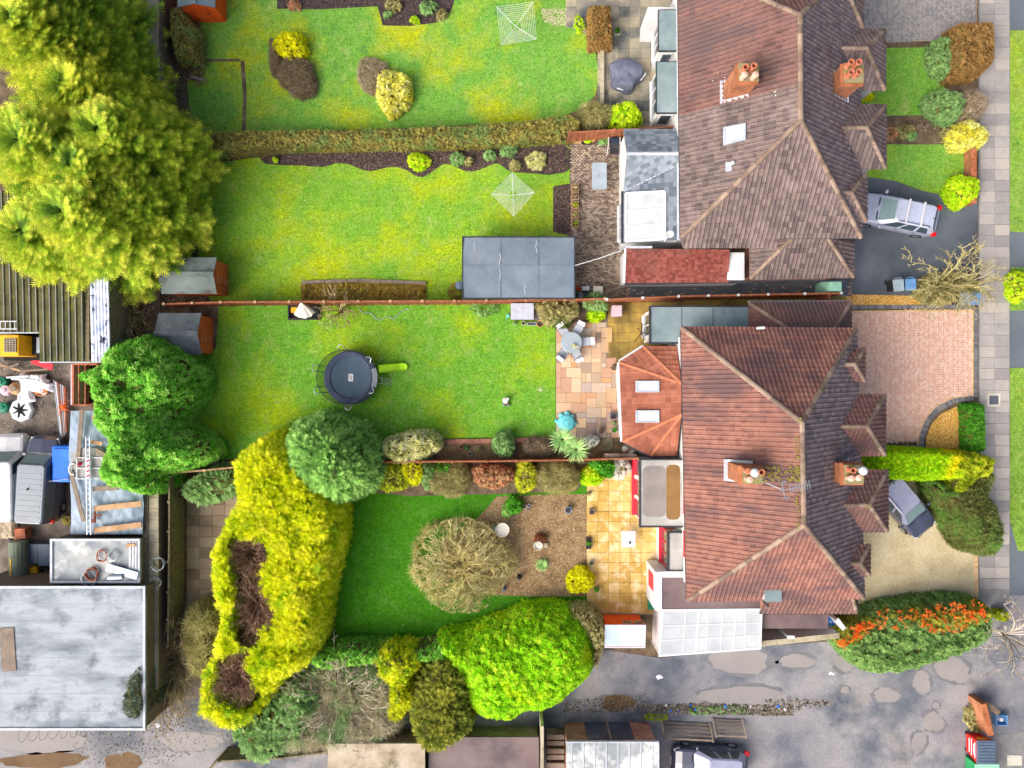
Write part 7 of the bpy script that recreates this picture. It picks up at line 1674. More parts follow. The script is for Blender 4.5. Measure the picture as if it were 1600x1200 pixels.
# covered table
q = P(980, 112, .8); root = thing('covered_table', 'garden table under a slate-grey cover with white chair corners showing', 'table', (q.x, q.y, 0)); r = random.Random(2)
n = 26; rings = [(0.02, .95), (.35, .93), (.62, .9), (.8, .84), (.9, .5), (.98, .05)]; vs_ = []; 
for i, (s, z) in enumerate(rings):
    for k in range(n):
        an = 2 * math.pi * k / n; w_ = 1 + .1 * math.sin(an * 3 + .5) + .08 * math.sin(an * 5 + i * .4) * (i / 4) + .03 * (k % 2) * (i / 5); vs_.append((q.x + math.cos(an) * s * .98 * w_, q.y + math.sin(an) * s * 1.02 * w_ * (1 + .08 * math.cos(2 * an)), z + .03 * math.sin(an * 4 + 1) * min(1, i / 2)))
fs = [(i * n + k, (i + 1) * n + k, (i + 1) * n + (k + 1) % n, i * n + (k + 1) % n) for i in range(5) for k in range(n)] + [tuple(range(n))]
MB().add(vs_, fs).build('cover', M_cover, root)
for px, py in ((1005, 119), (971, 138)): c = P(px, py, .5); MB().obox((c.x, c.y, .43), (.5, .12, .05), .9 if px > 1000 else -.2).build('chair_edge', M_cpale, root); MB().tube([(c.x, c.y, .03), (c.x, c.y, .42)], .02, 6).build('chair_leg', M_cpale, root)
# turtle sandpit
q = P(885, 661, .25); root = thing('turtle_sandpit', 'turquoise turtle-shaped sandpit at the patio corner', 'sandpit', (q.x, q.y, 0))
MB().lathe((q.x, q.y, .03), [(.46, 0), (.52, .1), (.5, .2), (.4, .27), (.22, .31), (.02, .33)], 24).build('shell_lid', M_teal, root, smooth=True)
for dx, dy, r_ in ((-.3, .46, .14), (.05, .52, .17), (-.54, .1, .13), (.5, -.05, .13), (.35, .4, .1)): MB().lathe((q.x + dx, q.y + dy, .03), [(r_, 0), (r_, .1), (r_ * .7, .17), (.01, .18)], 12).build('flipper', M_teal, root, smooth=True)
b = MB()
for k in range(6): t = k * math.pi / 3; b.tube([(q.x + .2 * math.cos(t), q.y + .2 * math.sin(t), .345), (q.x + .2 * math.cos(t + 1.047), q.y + .2 * math.sin(t + 1.047), .345)], .012, 4); b.tube([(q.x + .2 * math.cos(t), q.y + .2 * math.sin(t), .345), (q.x + .44 * math.cos(t), q.y + .44 * math.sin(t), .26)], .012, 4)
b.build('shell_groove', M_bluebin, root)
# ride-on toy
q = P(790, 627, .2); root = thing('ride_on_toy', 'small cream ride-on toy with grey wheels on the lawn', 'toy', (q.x, q.y, 0))
MB().lathe((q.x, q.y + .05, .12), [(.12, 0), (.19, .08), (.17, .2), (.08, .27), (.01, .28)], 14).build('body', M_cream, root, smooth=True); MB().lathe((q.x + .14, q.y + .16, .3), [(.05, 0), (.09, .06), (.07, .14), (.01, .17)], 12).build('head', M_white, root, smooth=True)
MB().obox((q.x + .04, q.y - .16, .16), (.26, .2, .1), -.5).build('base', M_cframe, root)
for dx, dy in ((-.15, -.2), (.18, -.22)): MB().tube([(q.x + dx - .03, q.y + dy, .1), (q.x + dx + .03, q.y + dy, .1)], .09, 12).build('wheel', M_greybin, root)
# misc around the side yard
def boxthing(name, label, cat, px0, py0, px1, py1, z, m_, lid=None, z0=0.03):
    a, b = P(px0, py1, z), P(px1, py0, z); root = thing(name, label, cat, ((a.x + b.x) / 2, (a.y + b.y) / 2, 0)); MB().prism([(a.x + .04, a.y + .04), (b.x - .04, a.y + .04), (b.x - .04, b.y - .04), (a.x + .04, b.y - .04)], z0, z - .06).build('body', m_, root, bevel=.02)
    MB().box(a.x, a.y, z - .058, b.x, b.y, z).box(a.x + .06, a.y + .06, z, b.x - .06, b.y - .06, z + .02).build('lid', lid or m_, root, bevel=.015); return root
def wheelie(label, px, py, m_, lid, rz=0, h=1.05, group=None):
    q = P(px, py, h); root = thing('wheelie_bin', label, 'bin', (q.x, q.y, 0), group, rz=rz); W = wm(root)
    def bl(mb, n, mm): mb.v = [tuple(W @ Vector(v)) for v in mb.v]; return mb.build(n, mm, root)
    bl(MB().add([(-.22, -.26, .08), (.22, -.26, .08), (.22, .26, .08), (-.22, .26, .08), (-.28, -.33, .95), (.28, -.33, .95), (.28, .33, .95), (-.28, .33, .95)], [(3, 2, 1, 0), (4, 5, 6, 7), (0, 1, 5, 4), (1, 2, 6, 5), (2, 3, 7, 6), (3, 0, 4, 7)]), 'body', m_)
    bl(MB().add([(-.3, -.36, .955), (.3, -.36, .955), (.3, .34, .955), (-.3, .34, .955), (-.27, -.32, 1.04), (.27, -.32, 1.04), (.27, .3, 1.06), (-.27, .3, 1.06)], [(0, 1, 5, 4), (1, 2, 6, 5), (2, 3, 7, 6), (3, 0, 4, 7), (4, 5, 6, 7)]), 'lid', lid)
    bl(MB().tube([(-.2, .4, .98), (.2, .4, .98)], .02, 6), 'handle', lid)
    for s in (-1, 1): bl(MB().tube([(s * .24, .27, .12), (s * .3, .27, .12)], .12, 12), 'wheel', M_black)
    return root
wheelie('grey-lidded wheelie bin at the edge of the black drive', 1405, 445, M_black, M_greybin, .1); wheelie('blue-lidded wheelie bin beside the grey one on the black drive', 1424, 444, M_black, M_bluebin, .05)
wheelie('grey-blue wheelie bin standing on the pavement edge', 1509, 466, M_black, M_greybin, 0); wheelie('blue wheelie bin nearest the road beside the golden gravel', 1524, 466, M_black, M_bluebin, 0)
boxthing('storage_box', 'lilac-pink storage box beside the fence on the mossy yard', 'box', 956, 477, 972, 494, .9, M_lilac); boxthing('storage_box', 'pale grey planter box by the soft green shrub', 'box', 927, 447, 942, 462, .7, M_lilac, M_stone); boxthing('storage_box', 'small white crate beside the garden room corner', 'box', 909, 447, 921, 454, .5, M_white)
for px, py, r_, m_, lb in ((904, 451, .14, M_orange, 'orange bucket at the corner of the garden room'), (907, 461, .18, M_white, 'white bag at the corner of the garden room'), (916, 460, .16, M_lidgrey, 'grey bucket behind the orange fence'), (901, 459, .17, M_green, 'green watering can beside the garden room')):
    q = P(px, py, .3); root = thing('bucket', lb, 'bucket', (q.x, q.y, 0)); MB().lathe((q.x, q.y, .05), [(r_ * .8, 0), (r_, .3), (r_ * .9, .3), (r_ * .8, .1)], 14).build('bucket_body', m_, root); MB().tube([(q.x + r_ * math.cos(t), q.y + .05, .35 + r_ * .5 * math.sin(t)) for t in np.linspace(0, math.pi, 7)], .01, 4).build('handle', M_steel, root)
q = P(718, 446, .8); root = thing('water_butt', 'black round water butt at the corner of the garden room', 'water butt', (q.x, q.y, 0)); MB().lathe((q.x, q.y, .02), [(.2, 0), (.24, .3), (.22, .78)], 16).build('barrel', M_black, root); MB().lathe((q.x, q.y, .8), [(.24, 0), (.24, .04), (.1, .07), (.02, .08)], 16).build('lid', M_lidgrey, root)
q = P(794, 493, .3); root = thing('watering_can', 'turquoise toy watering can beside the hutch', 'watering can', (q.x, q.y, 0)); MB().lathe((q.x, q.y, .03), [(.09, 0), (.1, .2), (.05, .24)], 12).build('can', M_teal, root); MB().tube([(q.x - .05, q.y - .08, .12), (q.x - .12, q.y - .3, .26)], [.03, .015], 6).build('spout', M_teal, root)
boxthing('storage_box', 'dark green plastic box beside the white lean-to', 'box', 1013, 936, 1023, 953, .5, M_green); boxthing('compost_mat', 'dark paving mat at the conservatory corner', 'mat', 941, 684, 958, 706, .1, M_fence_d)
q = P(983, 705, .5); root = thing('rock_heap', 'heap of grey-pink boulders beside the conservatory corner', 'rocks', (q.x, q.y, 0))
for k in range(5): t = k * 1.3; MB().lathe((q.x + .22 * math.cos(t), q.y + .18 * math.sin(t), .03), [(.16, 0), (.22, .12), (.16, .28 + .05 * k), (.02, .34 + .05 * k)], 7).build('boulder', M_brickp if k % 2 else M_stone, root)
sb_ = P(952, 523, .05); MB().box(sb_.x - .13, sb_.y - .42, .06, sb_.x + .16, sb_.y + .42, .12).build('step', M_edging, None, 'peach-coloured stone step between the two patios', 'step')
q = P(1003, 520, .6); root = thing('clothes_airer', 'dark folded tripod clothes airer on the mossy yard', 'airer', (q.x, q.y, 0))
for dx, dy in ((-.35, -.45), (.1, .75), (.35, -.1), (-.15, .3), (.3, -.55)): MB().tube([(q.x, q.y, .5), (q.x + dx * .5, q.y + dy * .5, .35), (q.x + dx, q.y + dy, .06)], .022, 6).build('leg', M_black, root)
MB().tube([(q.x, q.y, .07), (q.x, q.y, .9)], .02, 6).build('pole', M_black, root)
b = MB().tube([P(560 + 80 * t, 480 + 18 * math.sin(t * 6.283 * .5) + 3 * math.sin(t * 20), .05) for t in np.linspace(0, 1, 40)], .02, 5); b.build('hose', M_greybin, None, 'grey hose looped on the grass along the fence', 'hose')
q = P(1300, 971, 1.0); root = thing('water_barrel', 'blue plastic barrel behind the white wall', 'barrel', (q.x, q.y, 0)); MB().lathe((q.x, q.y, .02), [(.26, 0), (.3, .25), (.31, .5), (.3, .75), (.26, .98), (.02, .98)], 20).build('barrel_body', M_barrel, root, smooth=True)
for dx in (-.08, .09): MB().lathe((q.x + dx, q.y - .03, 1.0), [(.045, 0), (.045, .03)], 10).build('bung', M_white, root)
q = P(1190, 1004, .4); MB().lathe((q.x + .3, q.y + .5, .02), [(.1, 0), (.12, .25), (.1, .3), (.02, .3)], 10).build('blue_tub', M_barrel, None, 'small blue tub at the foot of the white lean-to', 'tub')
# logs by the laurel
root = thing('log', 'upper grey log with rounded end beside the laurel', 'log', P(285, 652)); 
for lb, pts, rt in (('upper', [(270, 648, 1.0), (300, 655, .3)], root), ('lower', [(268, 670, 1.0), (300, 660, .3)], None)):
    if rt is None: rt = thing('log', 'lower grey log with dark sawn end beside the laurel', 'log', P(285, 668))
    A_, B_ = P(*pts[0]), P(*pts[1]); d_ = (A_ - B_).normalized(); MB().tube([B_, B_.lerp(A_, .5) + Vector((0, 0, .1)), A_], [.24, .22, .2], 12).build('trunk_piece', M_log, rt); MB().tube([A_ + d_ * .003, A_ + d_ * .02], [.19, .18], 12).build('sawn_end', M_logend, rt)
boxthing('birdhouse', 'small teal-topped box on the fence beside the laurel', 'box', 321, 719, 338, 731, .8, M_feltgr)
q = P(252, 62, .6); root = thing('wheelbarrow', 'small orange wheelbarrow between the wall and the box hedge', 'wheelbarrow', (q.x, q.y, 0))
MB().add([(q.x - .3, q.y - .25, .3), (q.x + .2, q.y - .25, .3), (q.x + .2, q.y + .15, .3), (q.x - .3, q.y + .15, .3), (q.x - .45, q.y - .38, .6), (q.x + .35, q.y - .38, .6), (q.x + .35, q.y + .28, .6), (q.x - .45, q.y + .28, .6)], [(0, 1, 2, 3), (0, 4, 5, 1), (1, 5, 6, 2), (2, 6, 7, 3), (3, 7, 4, 0)]).build('tray', M_orange, root)
MB().tube([(q.x - .55, q.y - .05, .2), (q.x - .48, q.y - .05, .2)], .2, 14).build('wheel', M_black, root)
for s in (-1, 1): MB().tube([(q.x - .5, q.y - .05 + s * .08, .2), (q.x + .3, q.y + s * .3, .32), (q.x + .35, q.y + .9 + s * .1, .5)], .02, 6).build('handle', M_fence, root); MB().tube([(q.x + .2, q.y + s * .2, .3), (q.x + .25, q.y + s * .22, 0)], .02, 6).build('leg', M_fence, root)
q = P(309, 122, .4); MB().tube([P(299, 120, .42), P(320, 126, .42)], .035, 6).build('pipe', M_steel, None, 'pale metal pipe lying on the prunings heap', 'pipe')
q = P(862, 28); scatter('pebbles', 'pale pebbles at the rounded corner of the top lawn', 'pebbles', [(845, 14), (885, 14), (888, 40), (868, 41), (850, 34)], 700, M_beigechip, .02, .06, .022)
# ------------------------------------------------------------------ vehicles
M_carskytop = gloss('paint_sky_sheen_top', C(186, 196, 218), .25, .15, .5, .6)  # roof of a navy-black car, the sky's reflection painted into the colour
M_carnavy = gloss('paint_navy', C(70, 76, 98), .2, .1, .6, 1.0)
M_carskybody = gloss('paint_sky_sheen_body', C(164, 172, 194), .2, .15, .6, 1.0)  # navy-black body lightened: sky reflection put into the base colour
M_cargrey = gloss('paint_grey_violet', C(160, 164, 188), .22, .15, .5, .7)
M_vanw = gloss('paint_white', C(208, 211, 214), .35, 0, .5, .4)
M_vang = gloss('paint_slate', C(104, 114, 124), .35, .3, .5, .4)
M_tyre = mat('tyre', [C(34, 34, 36), C(46, 46, 48)], 4, bump=.3)
M_rim = gloss('alloy', C(180, 186, 192), .3, .8)
M_tail = gloss('tail_light', C(214, 26, 30), .2)
M_head = gloss('head_light', C(220, 228, 236), .15)
M_wind = gloss('windscreen', C(120, 146, 150), .06, 0, .8)
def loft(rings, closed_ends=True):
    b = MB(); n = len(rings[0])
    vs_ = [p for r in rings for p in r]; fs = []
    for i in range(len(rings) - 1):
        for k in range(n): k2 = (k + 1) % n; fs.append((i * n + k, i * n + k2, (i + 1) * n + k2, (i + 1) * n + k))
    fs += [tuple(range(n - 1, -1, -1)), tuple(range((len(rings) - 1) * n, len(rings) * n))]
    return b.add(vs_, fs)
def car(label, px, py, heading, L, W, Hh, paint, roof, rails=0, bars=False, van=False):
    """heading: direction of the bonnet, radians; local x forward"""
    q = P(px, py, .9); root = thing('van' if van else 'car', label, 'van' if van else 'car', (q.x, q.y, 0), rz=heading); M = wm(root); h = W / 2; f = L / 2
    def bl(mb, n, mm, par=None, **k): mb.v = [tuple(M @ Vector(v)) for v in mb.v]; return mb.build(n, mm, par or root, **k)
    def ring(x, hw, zb, zt, cr=.04): return [(x, -hw * .9, zb), (x, -hw, zb + .18), (x, -hw, (zb + zt) / 2 + .05), (x, -hw * .93, zt - .05), (x, -hw * .8, zt), (x, 0, zt + cr), (x, hw * .8, zt), (x, hw * .93, zt - .05), (x, hw, (zb + zt) / 2 + .05), (x, hw, zb + .18), (x, hw * .9, zb)]
    belt = .96 if not van else 1.15; nose = .72 if not van else .95
    xc = f - (1.15 if not van else .95)      # foot of the windscreen
    R = [ring(-f, h * .8, .35, belt - .2), ring(-f + .06, h * .9, .28, belt - .06), ring(-f + .4, h * .99, .2, belt), ring(-f + 1.1, h, .18, belt), ring(0, h, .18, belt), ring(xc, h * .99, .18, belt), ring(f - .55, h * .96, .2, belt - .1), ring(f - .2, h * .88, .24, nose), ring(f - .04, h * .72, .3, nose - .16), ring(f, h * .6, .36, nose - .25)]
    bl(loft(R), 'body', paint, smooth=False, bevel=.02)
    # cabin
    xr0 = xc - (.78 if not van else .55); xr1 = -f + (.5 if not van else .06); xb = -f + (.14 if not van else .03); rw, bw = h * (.74 if not van else .86), h * (.93 if not van else .97); zr = Hh
    base = [(xc, -bw * .82), (xc - .25, -bw), (-f + .5, -bw), (xb, -bw * .86), (xb, bw * .86), (-f + .5, bw), (xc - .25, bw), (xc, bw * .82)]
    top = [(xr0, -rw * .84), (xr0 - .15, -rw), (xr1 + .25, -rw), (xr1, -rw * .88), (xr1, rw * .88), (xr1 + .25, rw), (xr0 - .15, rw), (xr0, rw * .84)]
    zb = belt - .03; r0 = [(x, y, zb) for x, y in base]; r1 = [(x, y, zr - .06) for x, y in top]; r2 = [(x * .97 + (xr0 + xr1) / 2 * .03, y * .9, zr) for x, y in top]
    bl(loft([r0, r1, r2]), 'cabin', roof, bevel=.025)
    def quad(pa, pb, pc, pd, s=.07, off=.012):     # glass panel inset on a cabin face
        pts = [Vector(p) for p in (pa, pb, pc, pd)]; c = sum(pts, Vector()) / 4; n = (pts[1] - pts[0]).cross(pts[3] - pts[0]).normalized()
        if n.dot(c - Vector((0, 0, .8))) < 0: n = -n
        return MB().poly([p + (c - p) * s + n * off for p in pts])
    bl(quad(r0[0], r0[7], r1[7], r1[0], .06), 'windscreen', M_wind)
    if not van: bl(quad(r0[3], r0[4], r1[4], r1[3], .12), 'rear_window', M_glass)
    lerp = lambda a, b, t: tuple(a[i] + (b[i] - a[i]) * t for i in range(3))
    for s, (i, j) in ((-1, (1, 2)), (1, (6, 5))):
        cuts = ((.0, .34), (.38, .7), (.74, 1.0)) if not van else ((.0, .22),)
        for a, b in cuts: bl(quad(lerp(r0[i], r0[j], a), lerp(r0[i], r0[j], b), lerp(r1[i], r1[j], b), lerp(r1[i], r1[j], a), .08), 'side_window', M_glass)
        bl(MB().obox((xc - .2, s * (h + .1), belt + .05), (.14, .2, .13)), 'mirror', paint, bevel=.03)
        bl(MB().obox((f - .3, s * h * .74, nose - .1), (.34, .24, .1), -s * .35), 'headlight', M_head, bevel=.02)
        bl(MB().obox((-f + .12, s * h * .85, belt - .08), (.26, .22, .2), s * .3), 'taillight', M_tail, bevel=.02)
        for k, xx in enumerate((f - .85, -f + .8)):
            w_ = bl(MB().tube([(xx, s * (h - .2), .32), (xx, s * (h + .005), .32)], .32, 20), 'wheel', M_tyre); bl(MB().lathe((0, 0, 0), [(.2, 0), (.2, .01)], 14), 'x', M_rim) if False else None
            bl(MB().tube([(xx, s * (h + .006), .32), (xx, s * (h + .012), .32)], .2, 12), 'rim', M_rim, w_)
        for dx in (.1, -.9):
            if not van: bl(MB().obox((dx - .15, s * (h + .01), belt - .16), (.2, .03, .035)), 'door_handle', M_rim)
        if rails: bl(MB().tube([(xr0 - .2, s * rw * .9, zr - .02), (xr0 - .4, s * rw * .9, zr + .05), (xr1 + .3, s * rw * .9, zr + .05), (xr1 + .15, s * rw * .9, zr - .02)], .028, 6), 'roof_rail', M_rim)
    if bars:
        for xx in (xr0 - .55, xr0 - 1.4): bl(MB().obox((xx, 0, zr + .09), (.1, rw * 2.05, .035)), 'roof_bar', M_vanw)
    bl(MB().obox((-f + .55 if not van else -f + 2, .1, zr + .05), (.12, .04, .06)), 'roof_antenna', M_black)
    if not van:
        bl(MB().obox((f + .005, 0, .48), (.02, .5, .11)), 'number_plate', M_cpale)
        bl(MB().add([(xc + .02, -bw * .75, belt + .022), (xc + .1, -bw * .75, belt + .018), (xc + .1, bw * .75, belt + .018), (xc + .02, bw * .75, belt + .022)], [(0, 1, 2, 3)]), 'scuttle', M_black)
    else:
        for k in range(9): bl(MB().obox(((xr0 + xr1) / 2 - 1.3 + k * .3, 0, zr + .008), (.1, rw * 1.5, .016)), 'roof_rib', roof)
    return root
car('navy-black estate car with painted sky sheen, roof bars and red tail lights on the black drive', 1404, 333, math.pi - .21, 4.6, 1.82, 1.5, M_carskybody, M_carskytop, 1, True)
car('dark violet-grey car parked half under the front bay on the beige gravel', 1414, 788, -.86, 4.3, 1.8, 1.5, M_carnavy, M_cargrey, 1)
car('dark blue car with red tail light parked at the bottom edge', 1110, 1196, math.pi - .04, 4.3, 1.8, 1.5, M_carnavy, M_cargrey)
car('white van at the left edge of the yard', 15, 745, math.pi / 2 + .02, 4.9, 1.95, 2.0, M_vanw, M_vanw, van=True)
car('slate-grey van with dark sides beside the blue box', 66, 748, math.pi / 2 - .06, 4.9, 1.9, 1.95, M_carnavy, M_vang, van=True)

# ------------------------------------------------------------------ the yard on the left
def corr_roof(label, px0, py0, px1, py1, z, pitch, m, mr, wall_m):
    a, b = P(px0, py1, z), P(px1, py0, z); root = thing('corrugated_building', label, 'shed', ((a.x + b.x) / 2, (a.y + b.y) / 2, 0)); sh_ = MB(); n = int((b.x - a.x) / pitch); rb = MB()
    for i in range(n):
        x0 = a.x + i * pitch; xs = [x0, x0 + pitch * .55, x0 + pitch * .68, x0 + pitch * .87, x0 + pitch]; zs = [0, 0, .06, .06, 0]
        for k in range(4): sh_.poly([(xs[k], a.y, z + zs[k]), (xs[k + 1], a.y, z + zs[k + 1]), (xs[k + 1], b.y, z + zs[k + 1] + .25), (xs[k], b.y, z + zs[k] + .25)], random.random())
        rb.poly([(xs[2] + .01, a.y, z + .064), (xs[3] - .01, a.y, z + .064), (xs[3] - .01, b.y, z + .314), (xs[2] + .01, b.y, z + .314)])
    sh_.build('roof_sheet', m, root)
    if mr: rb.build('rib_crest', mr, root)
    MB().box(a.x + .1, a.y + .1, 0, b.x - .1, b.y - .1, z - .02).build('wall', wall_m, root)
    MB().box(a.x, a.y - .06, z - .12, b.x, a.y - .005, z + .03).build('gutter', M_lead, root)
    return root
corr_roof('mossy ribbed sheet roof above the yellow machine at the left edge', -60, 300, 61, 519, 3.6, .34, M_mossroof, M_rib, M_fence_d)
corr_roof('mossy ribbed sheet roof below the golden cypresses', 62, 300, 142, 565, 3.61, .34, M_mossroof, M_rib, M_fence_d)
corr_roof('white-blue translucent corrugated sheeting at the edge of the mossy roof', 143, 380, 174, 565, 3.62, .17, M_corrw, None, M_fence_d)
def yrect(px0, py0, px1, py1, z): a, b = P(px0, py1, z), P(px1, py0, z); return a.x, a.y, b.x, b.y
def flat_block(name, label, px0, py0, px1, py1, z, m, mw, trim=None, par=.12):
    x0, y0, x1, y1 = yrect(px0, py0, px1, py1, z); root = thing(name, label, 'outbuilding', ((x0 + x1) / 2, (y0 + y1) / 2, 0)); MB().box(x0 + .05, y0 + .05, 0, x1 - .05, y1 - .05, z - .16).build('wall', mw, root); MB().box(x0, y0, z - .158, x1, y1, z).build('roof', m, root)
    if trim:
        e = MB(); t = .1; e.box(x0 - .02, y0 - .02, z, x1 + .02, y0 + t, z + par); e.box(x0 - .02, y1 - t, z, x1 + .02, y1 + .02, z + par); e.box(x0 - .02, y0 + t, z, x0 + t, y1 - t, z + par); e.box(x1 - t, y0 + t, z, x1 + .02, y1 - t, z + par); e.build('parapet', trim, root)
    return root
root = flat_block('garage_block', 'large pale stained concrete flat roof at the lower left', -60, 916, 227, 1140, 3.4, M_conc, M_wallb, M_lead, .06)
x0, y0, x1, y1 = yrect(-60, 916, 227, 1140, 3.4)
for k in range(1, 8): MB().box(x0 + .2, y0 + (y1 - y0) * k / 8 - .012, 3.402, x1 - .2, y0 + (y1 - y0) * k / 8 + .012, 3.407).build('roof_seam', M_felts, root)
q = P(12, 1015, 3.45); MB().obox((q.x, q.y, 3.43), (.75, 2.3, .03), .06).build('board', M_timberw, None, 'grey plywood board lying on the pale concrete roof', 'board')
flat_block('flat_roof_shed', 'dark blotched flat roof with scrap metal beside the pale wall', 80, 842, 219, 910, 3.0, M_concd, M_wallb, M_lead, .08)
for k in range(3): q = P(203 + k * 4.5, 868, 3.05); MB().box(q.x - .05, q.y - .75, 3.0, q.x + .05, q.y + .75, 3.06).build('white_batten', M_white, None, ('left', 'middle', 'right')[k] + ' white batten of three lying on the blotched flat roof', 'batten', 'white battens on the flat roof')
q = P(204, 852, 3.1); MB().obox((q.x, q.y, 3.09), (.5, .16, .05), .05).build('board', M_timber, None, 'brown board across the white battens', 'board')
def coil(label, px, py, z, r, n, m_, rt=.02):
    q = P(px, py, z); rr2 = random.Random(px); pts = [Vector((q.x + (r + rr2.uniform(-.06, .06)) * math.cos(t), q.y + (r + rr2.uniform(-.06, .06)) * math.sin(t), z + .02 + .008 * t + rr2.uniform(0, .02))) for t in np.linspace(0, 6.283 * n, 18 * n)]
    MB().tube(pts, rt, 5).build('wire_coil', m_, None, label, 'coil')
coil('rusty brown coil in the middle of the blotched flat roof', 161, 868, 3.02, .28, 3, M_rust); coil('rusty wheel-like coil at the lower edge of the flat roof', 146, 896, 3.02, .32, 4, M_rust, .03); coil('pale wire coil behind the rusty coil on the flat roof', 140, 903, 3.02, .4, 2, M_steel); coil('silver wire tangle beside the rusty coil', 178, 868, 3.02, .25, 3, M_steel, .012); coil('loop of razor wire on the pale wall', 248, 880, 2.35, .35, 4, M_steel, .012); coil('loop of razor wire beside the lower pale wall', 244, 910, 2.35, .3, 4, M_steel, .012)
q0, q1 = P(167, 886, 3.15), P(215, 900, 3.15); MB().bar(q0, q1, .4, .08).build('metal_sheet', M_steel, None, 'long grey perforated metal sheet on the flat roof', 'sheet metal')
q0, q1 = P(170, 902, 3.2), P(192, 901, 3.2); MB().tube([q0, q1], .16, 12).build('duct', M_steel, None, 'slotted grey duct lying on the flat roof', 'duct')
# razor wire below concrete roof
for k in range(9):
    q = P(35 + k * 16, 1148 - k * 1.5, 2.6); MB().tube([(q.x + .1 * t / 6.28, q.y + .36 * math.cos(t), 2.6 + .36 * math.sin(t)) for t in np.linspace(0, 6.283, 18)], .014, 4).build('razor_wire', M_steel, None, ['leftmost loop', 'second loop from the left', 'third loop from the left', 'fourth loop from the left', 'middle loop', 'fourth loop from the right', 'third loop from the right', 'second loop from the right', 'rightmost loop'][k] + ' of razor wire below the pale concrete roof', 'razor wire', 'razor wire along the concrete roof')
# tarp roof with ladder
def crumple(x0, y0, x1, y1, z, amp, nx, ny, seed, edge=.0, sc_=2.5):
    r = np.random.default_rng(seed); ph = r.uniform(0, 6.28, (6, 3)); b = MB(); vs_ = []
    for j in range(ny + 1):
        for i in range(nx + 1):
            u, v_ = i / nx, j / ny; x, y = x0 + (x1 - x0) * u, y0 + (y1 - y0) * v_
            hh = sum(abs(math.sin(sc_ * (math.cos(p[0]) * x + math.sin(p[0]) * y) * (1 + k * .5) + p[1])) / (1 + k * .6) for k, p in enumerate(ph)) * amp
            e = 1 - min(1, min(u, 1 - u, v_, 1 - v_) * 8); vs_.append((x + .06 * math.sin(7 * v_ + p[2]) * (u in (0, 1)), y, z + hh - edge * e))
    b.add(vs_, [(j * (nx + 1) + i, j * (nx + 1) + i + 1, (j + 1) * (nx + 1) + i + 1, (j + 1) * (nx + 1) + i) for j in range(ny) for i in range(nx)]); return b
x0, y0, x1, y1 = yrect(109, 642, 222, 835, 2.6); root = thing('tarp_roof', 'low roof under a crumpled blue-grey tarpaulin weighted with planks', 'outbuilding', ((x0 + x1) / 2, (y0 + y1) / 2, 0))
MB().box(x0 + .15, y0 + .15, 0, x1, y1 - .1, 2.4).build('wall', M_fence_d, root); crumple(x0, y0, x1, y1, 2.6, .05, 40, 60, 3, .12).build('tarpaulin', M_tarp, root)
for k, (p0, p1, w_, m_, lb) in enumerate((((147, 795), (221, 787), .3, M_timber, 'tan plank across the middle of the tarpaulin'), ((147, 829), (221, 820), .3, M_timber, 'tan plank across the lower end of the tarpaulin'), ((145, 764), (185, 762), .25, M_timberw, 'short brown plank near the laurel on the tarpaulin'), ((110, 735), (131, 815), .22, M_timberw, 'slanting brown plank at the left of the tarpaulin'), ((128, 640), (122, 718), .22, M_timberw, 'long grey plank along the upper left of the tarpaulin'), ((144, 652), (165, 651), .25, M_timber, 'tan board under the laurel edge at the top of the tarpaulin'), ((150, 704), (170, 716), .28, M_timberw, 'short brown board beside the trailer frame'), ((142, 690), (160, 694), .2, M_timber, 'stub of timber above the trailer frame'))):
    MB().bar(P(*p0, 2.95), P(*p1, 2.95), w_, .06).build('plank', m_, None, lb, 'plank')
A_, B_ = P(138, 682, 3.05), P(140, 835, 3.05); root = thing('ladder', 'long aluminium ladder lying over the tarpaulin', 'ladder', ((A_.x + B_.x) / 2, (A_.y + B_.y) / 2, 2.98))
for s in (-.1, .1): MB().bar(A_ + Vector((s, 0, .05)), B_ + Vector((s, 0, .05)), .05, .06).build('rail', M_steel, root)
for t in np.linspace(.03, .97, 18): c = A_.lerp(B_, t) + Vector((0, 0, .05)); MB().bar(c - Vector((.09, 0, 0)), c + Vector((.09, 0, 0)), .03, .03).build('rung', M_steel, root)
q = P(138, 732, 3.1); MB().obox((q.x, q.y, 3.14), (.16, 1.1, .02)).build('warning_tape', M_white, root); b = MB()
for k in range(4): b.obox((q.x, q.y - .4 + k * .27, 3.152), (.16, .09, .004), .5)
b.build('tape_mark', M_red, root)
q = P(138, 730, 2.9); root = thing('roof_rack', 'pale steel roof rack frame lying on a grey sheet over the tarpaulin', 'rack', (q.x, q.y, 2.85)); x0, y0, x1, y1 = yrect(112, 700, 172, 745, 2.9)
MB().prism([(x0, y0), (x1, y0), (x1, y1 - .5), (x1 - .5, y1), (x0 + .4, y1), (x0, y1 - .4)], 2.86, 2.9).build('sheet', M_felts, root)
fr = MB(); X0, Y0, X1, Y1 = yrect(120, 715, 160, 748, 2.98)
for yy in (Y0, (Y0 + Y1) / 2, Y1): fr.tube([(X0, yy, 2.98), (X1, yy, 2.98)], .03, 6)
for xx in (X0, X1): fr.tube([(xx, Y0, 2.98), (xx, Y1, 2.98)], .035, 6)
fr.build('frame', M_vanw, root)
for px, py in ((113, 733), (165, 733)): q = P(px, py, 3.0); MB().tube([(q.x + .2 * math.cos(t), q.y + .3 * math.sin(t), 2.95) for t in np.linspace(1.2, 5.1, 10)], .06, 6).build('wheel_arch', M_vanw, root)
q = P(124, 725, 3.0); MB().lathe((q.x, q.y, 2.905), [(.12, 0), (.06, .2), (.02, .25)], 4).build('traffic_marker', M_red, None, 'small red marker on the grey sheet over the tarpaulin', 'marker')
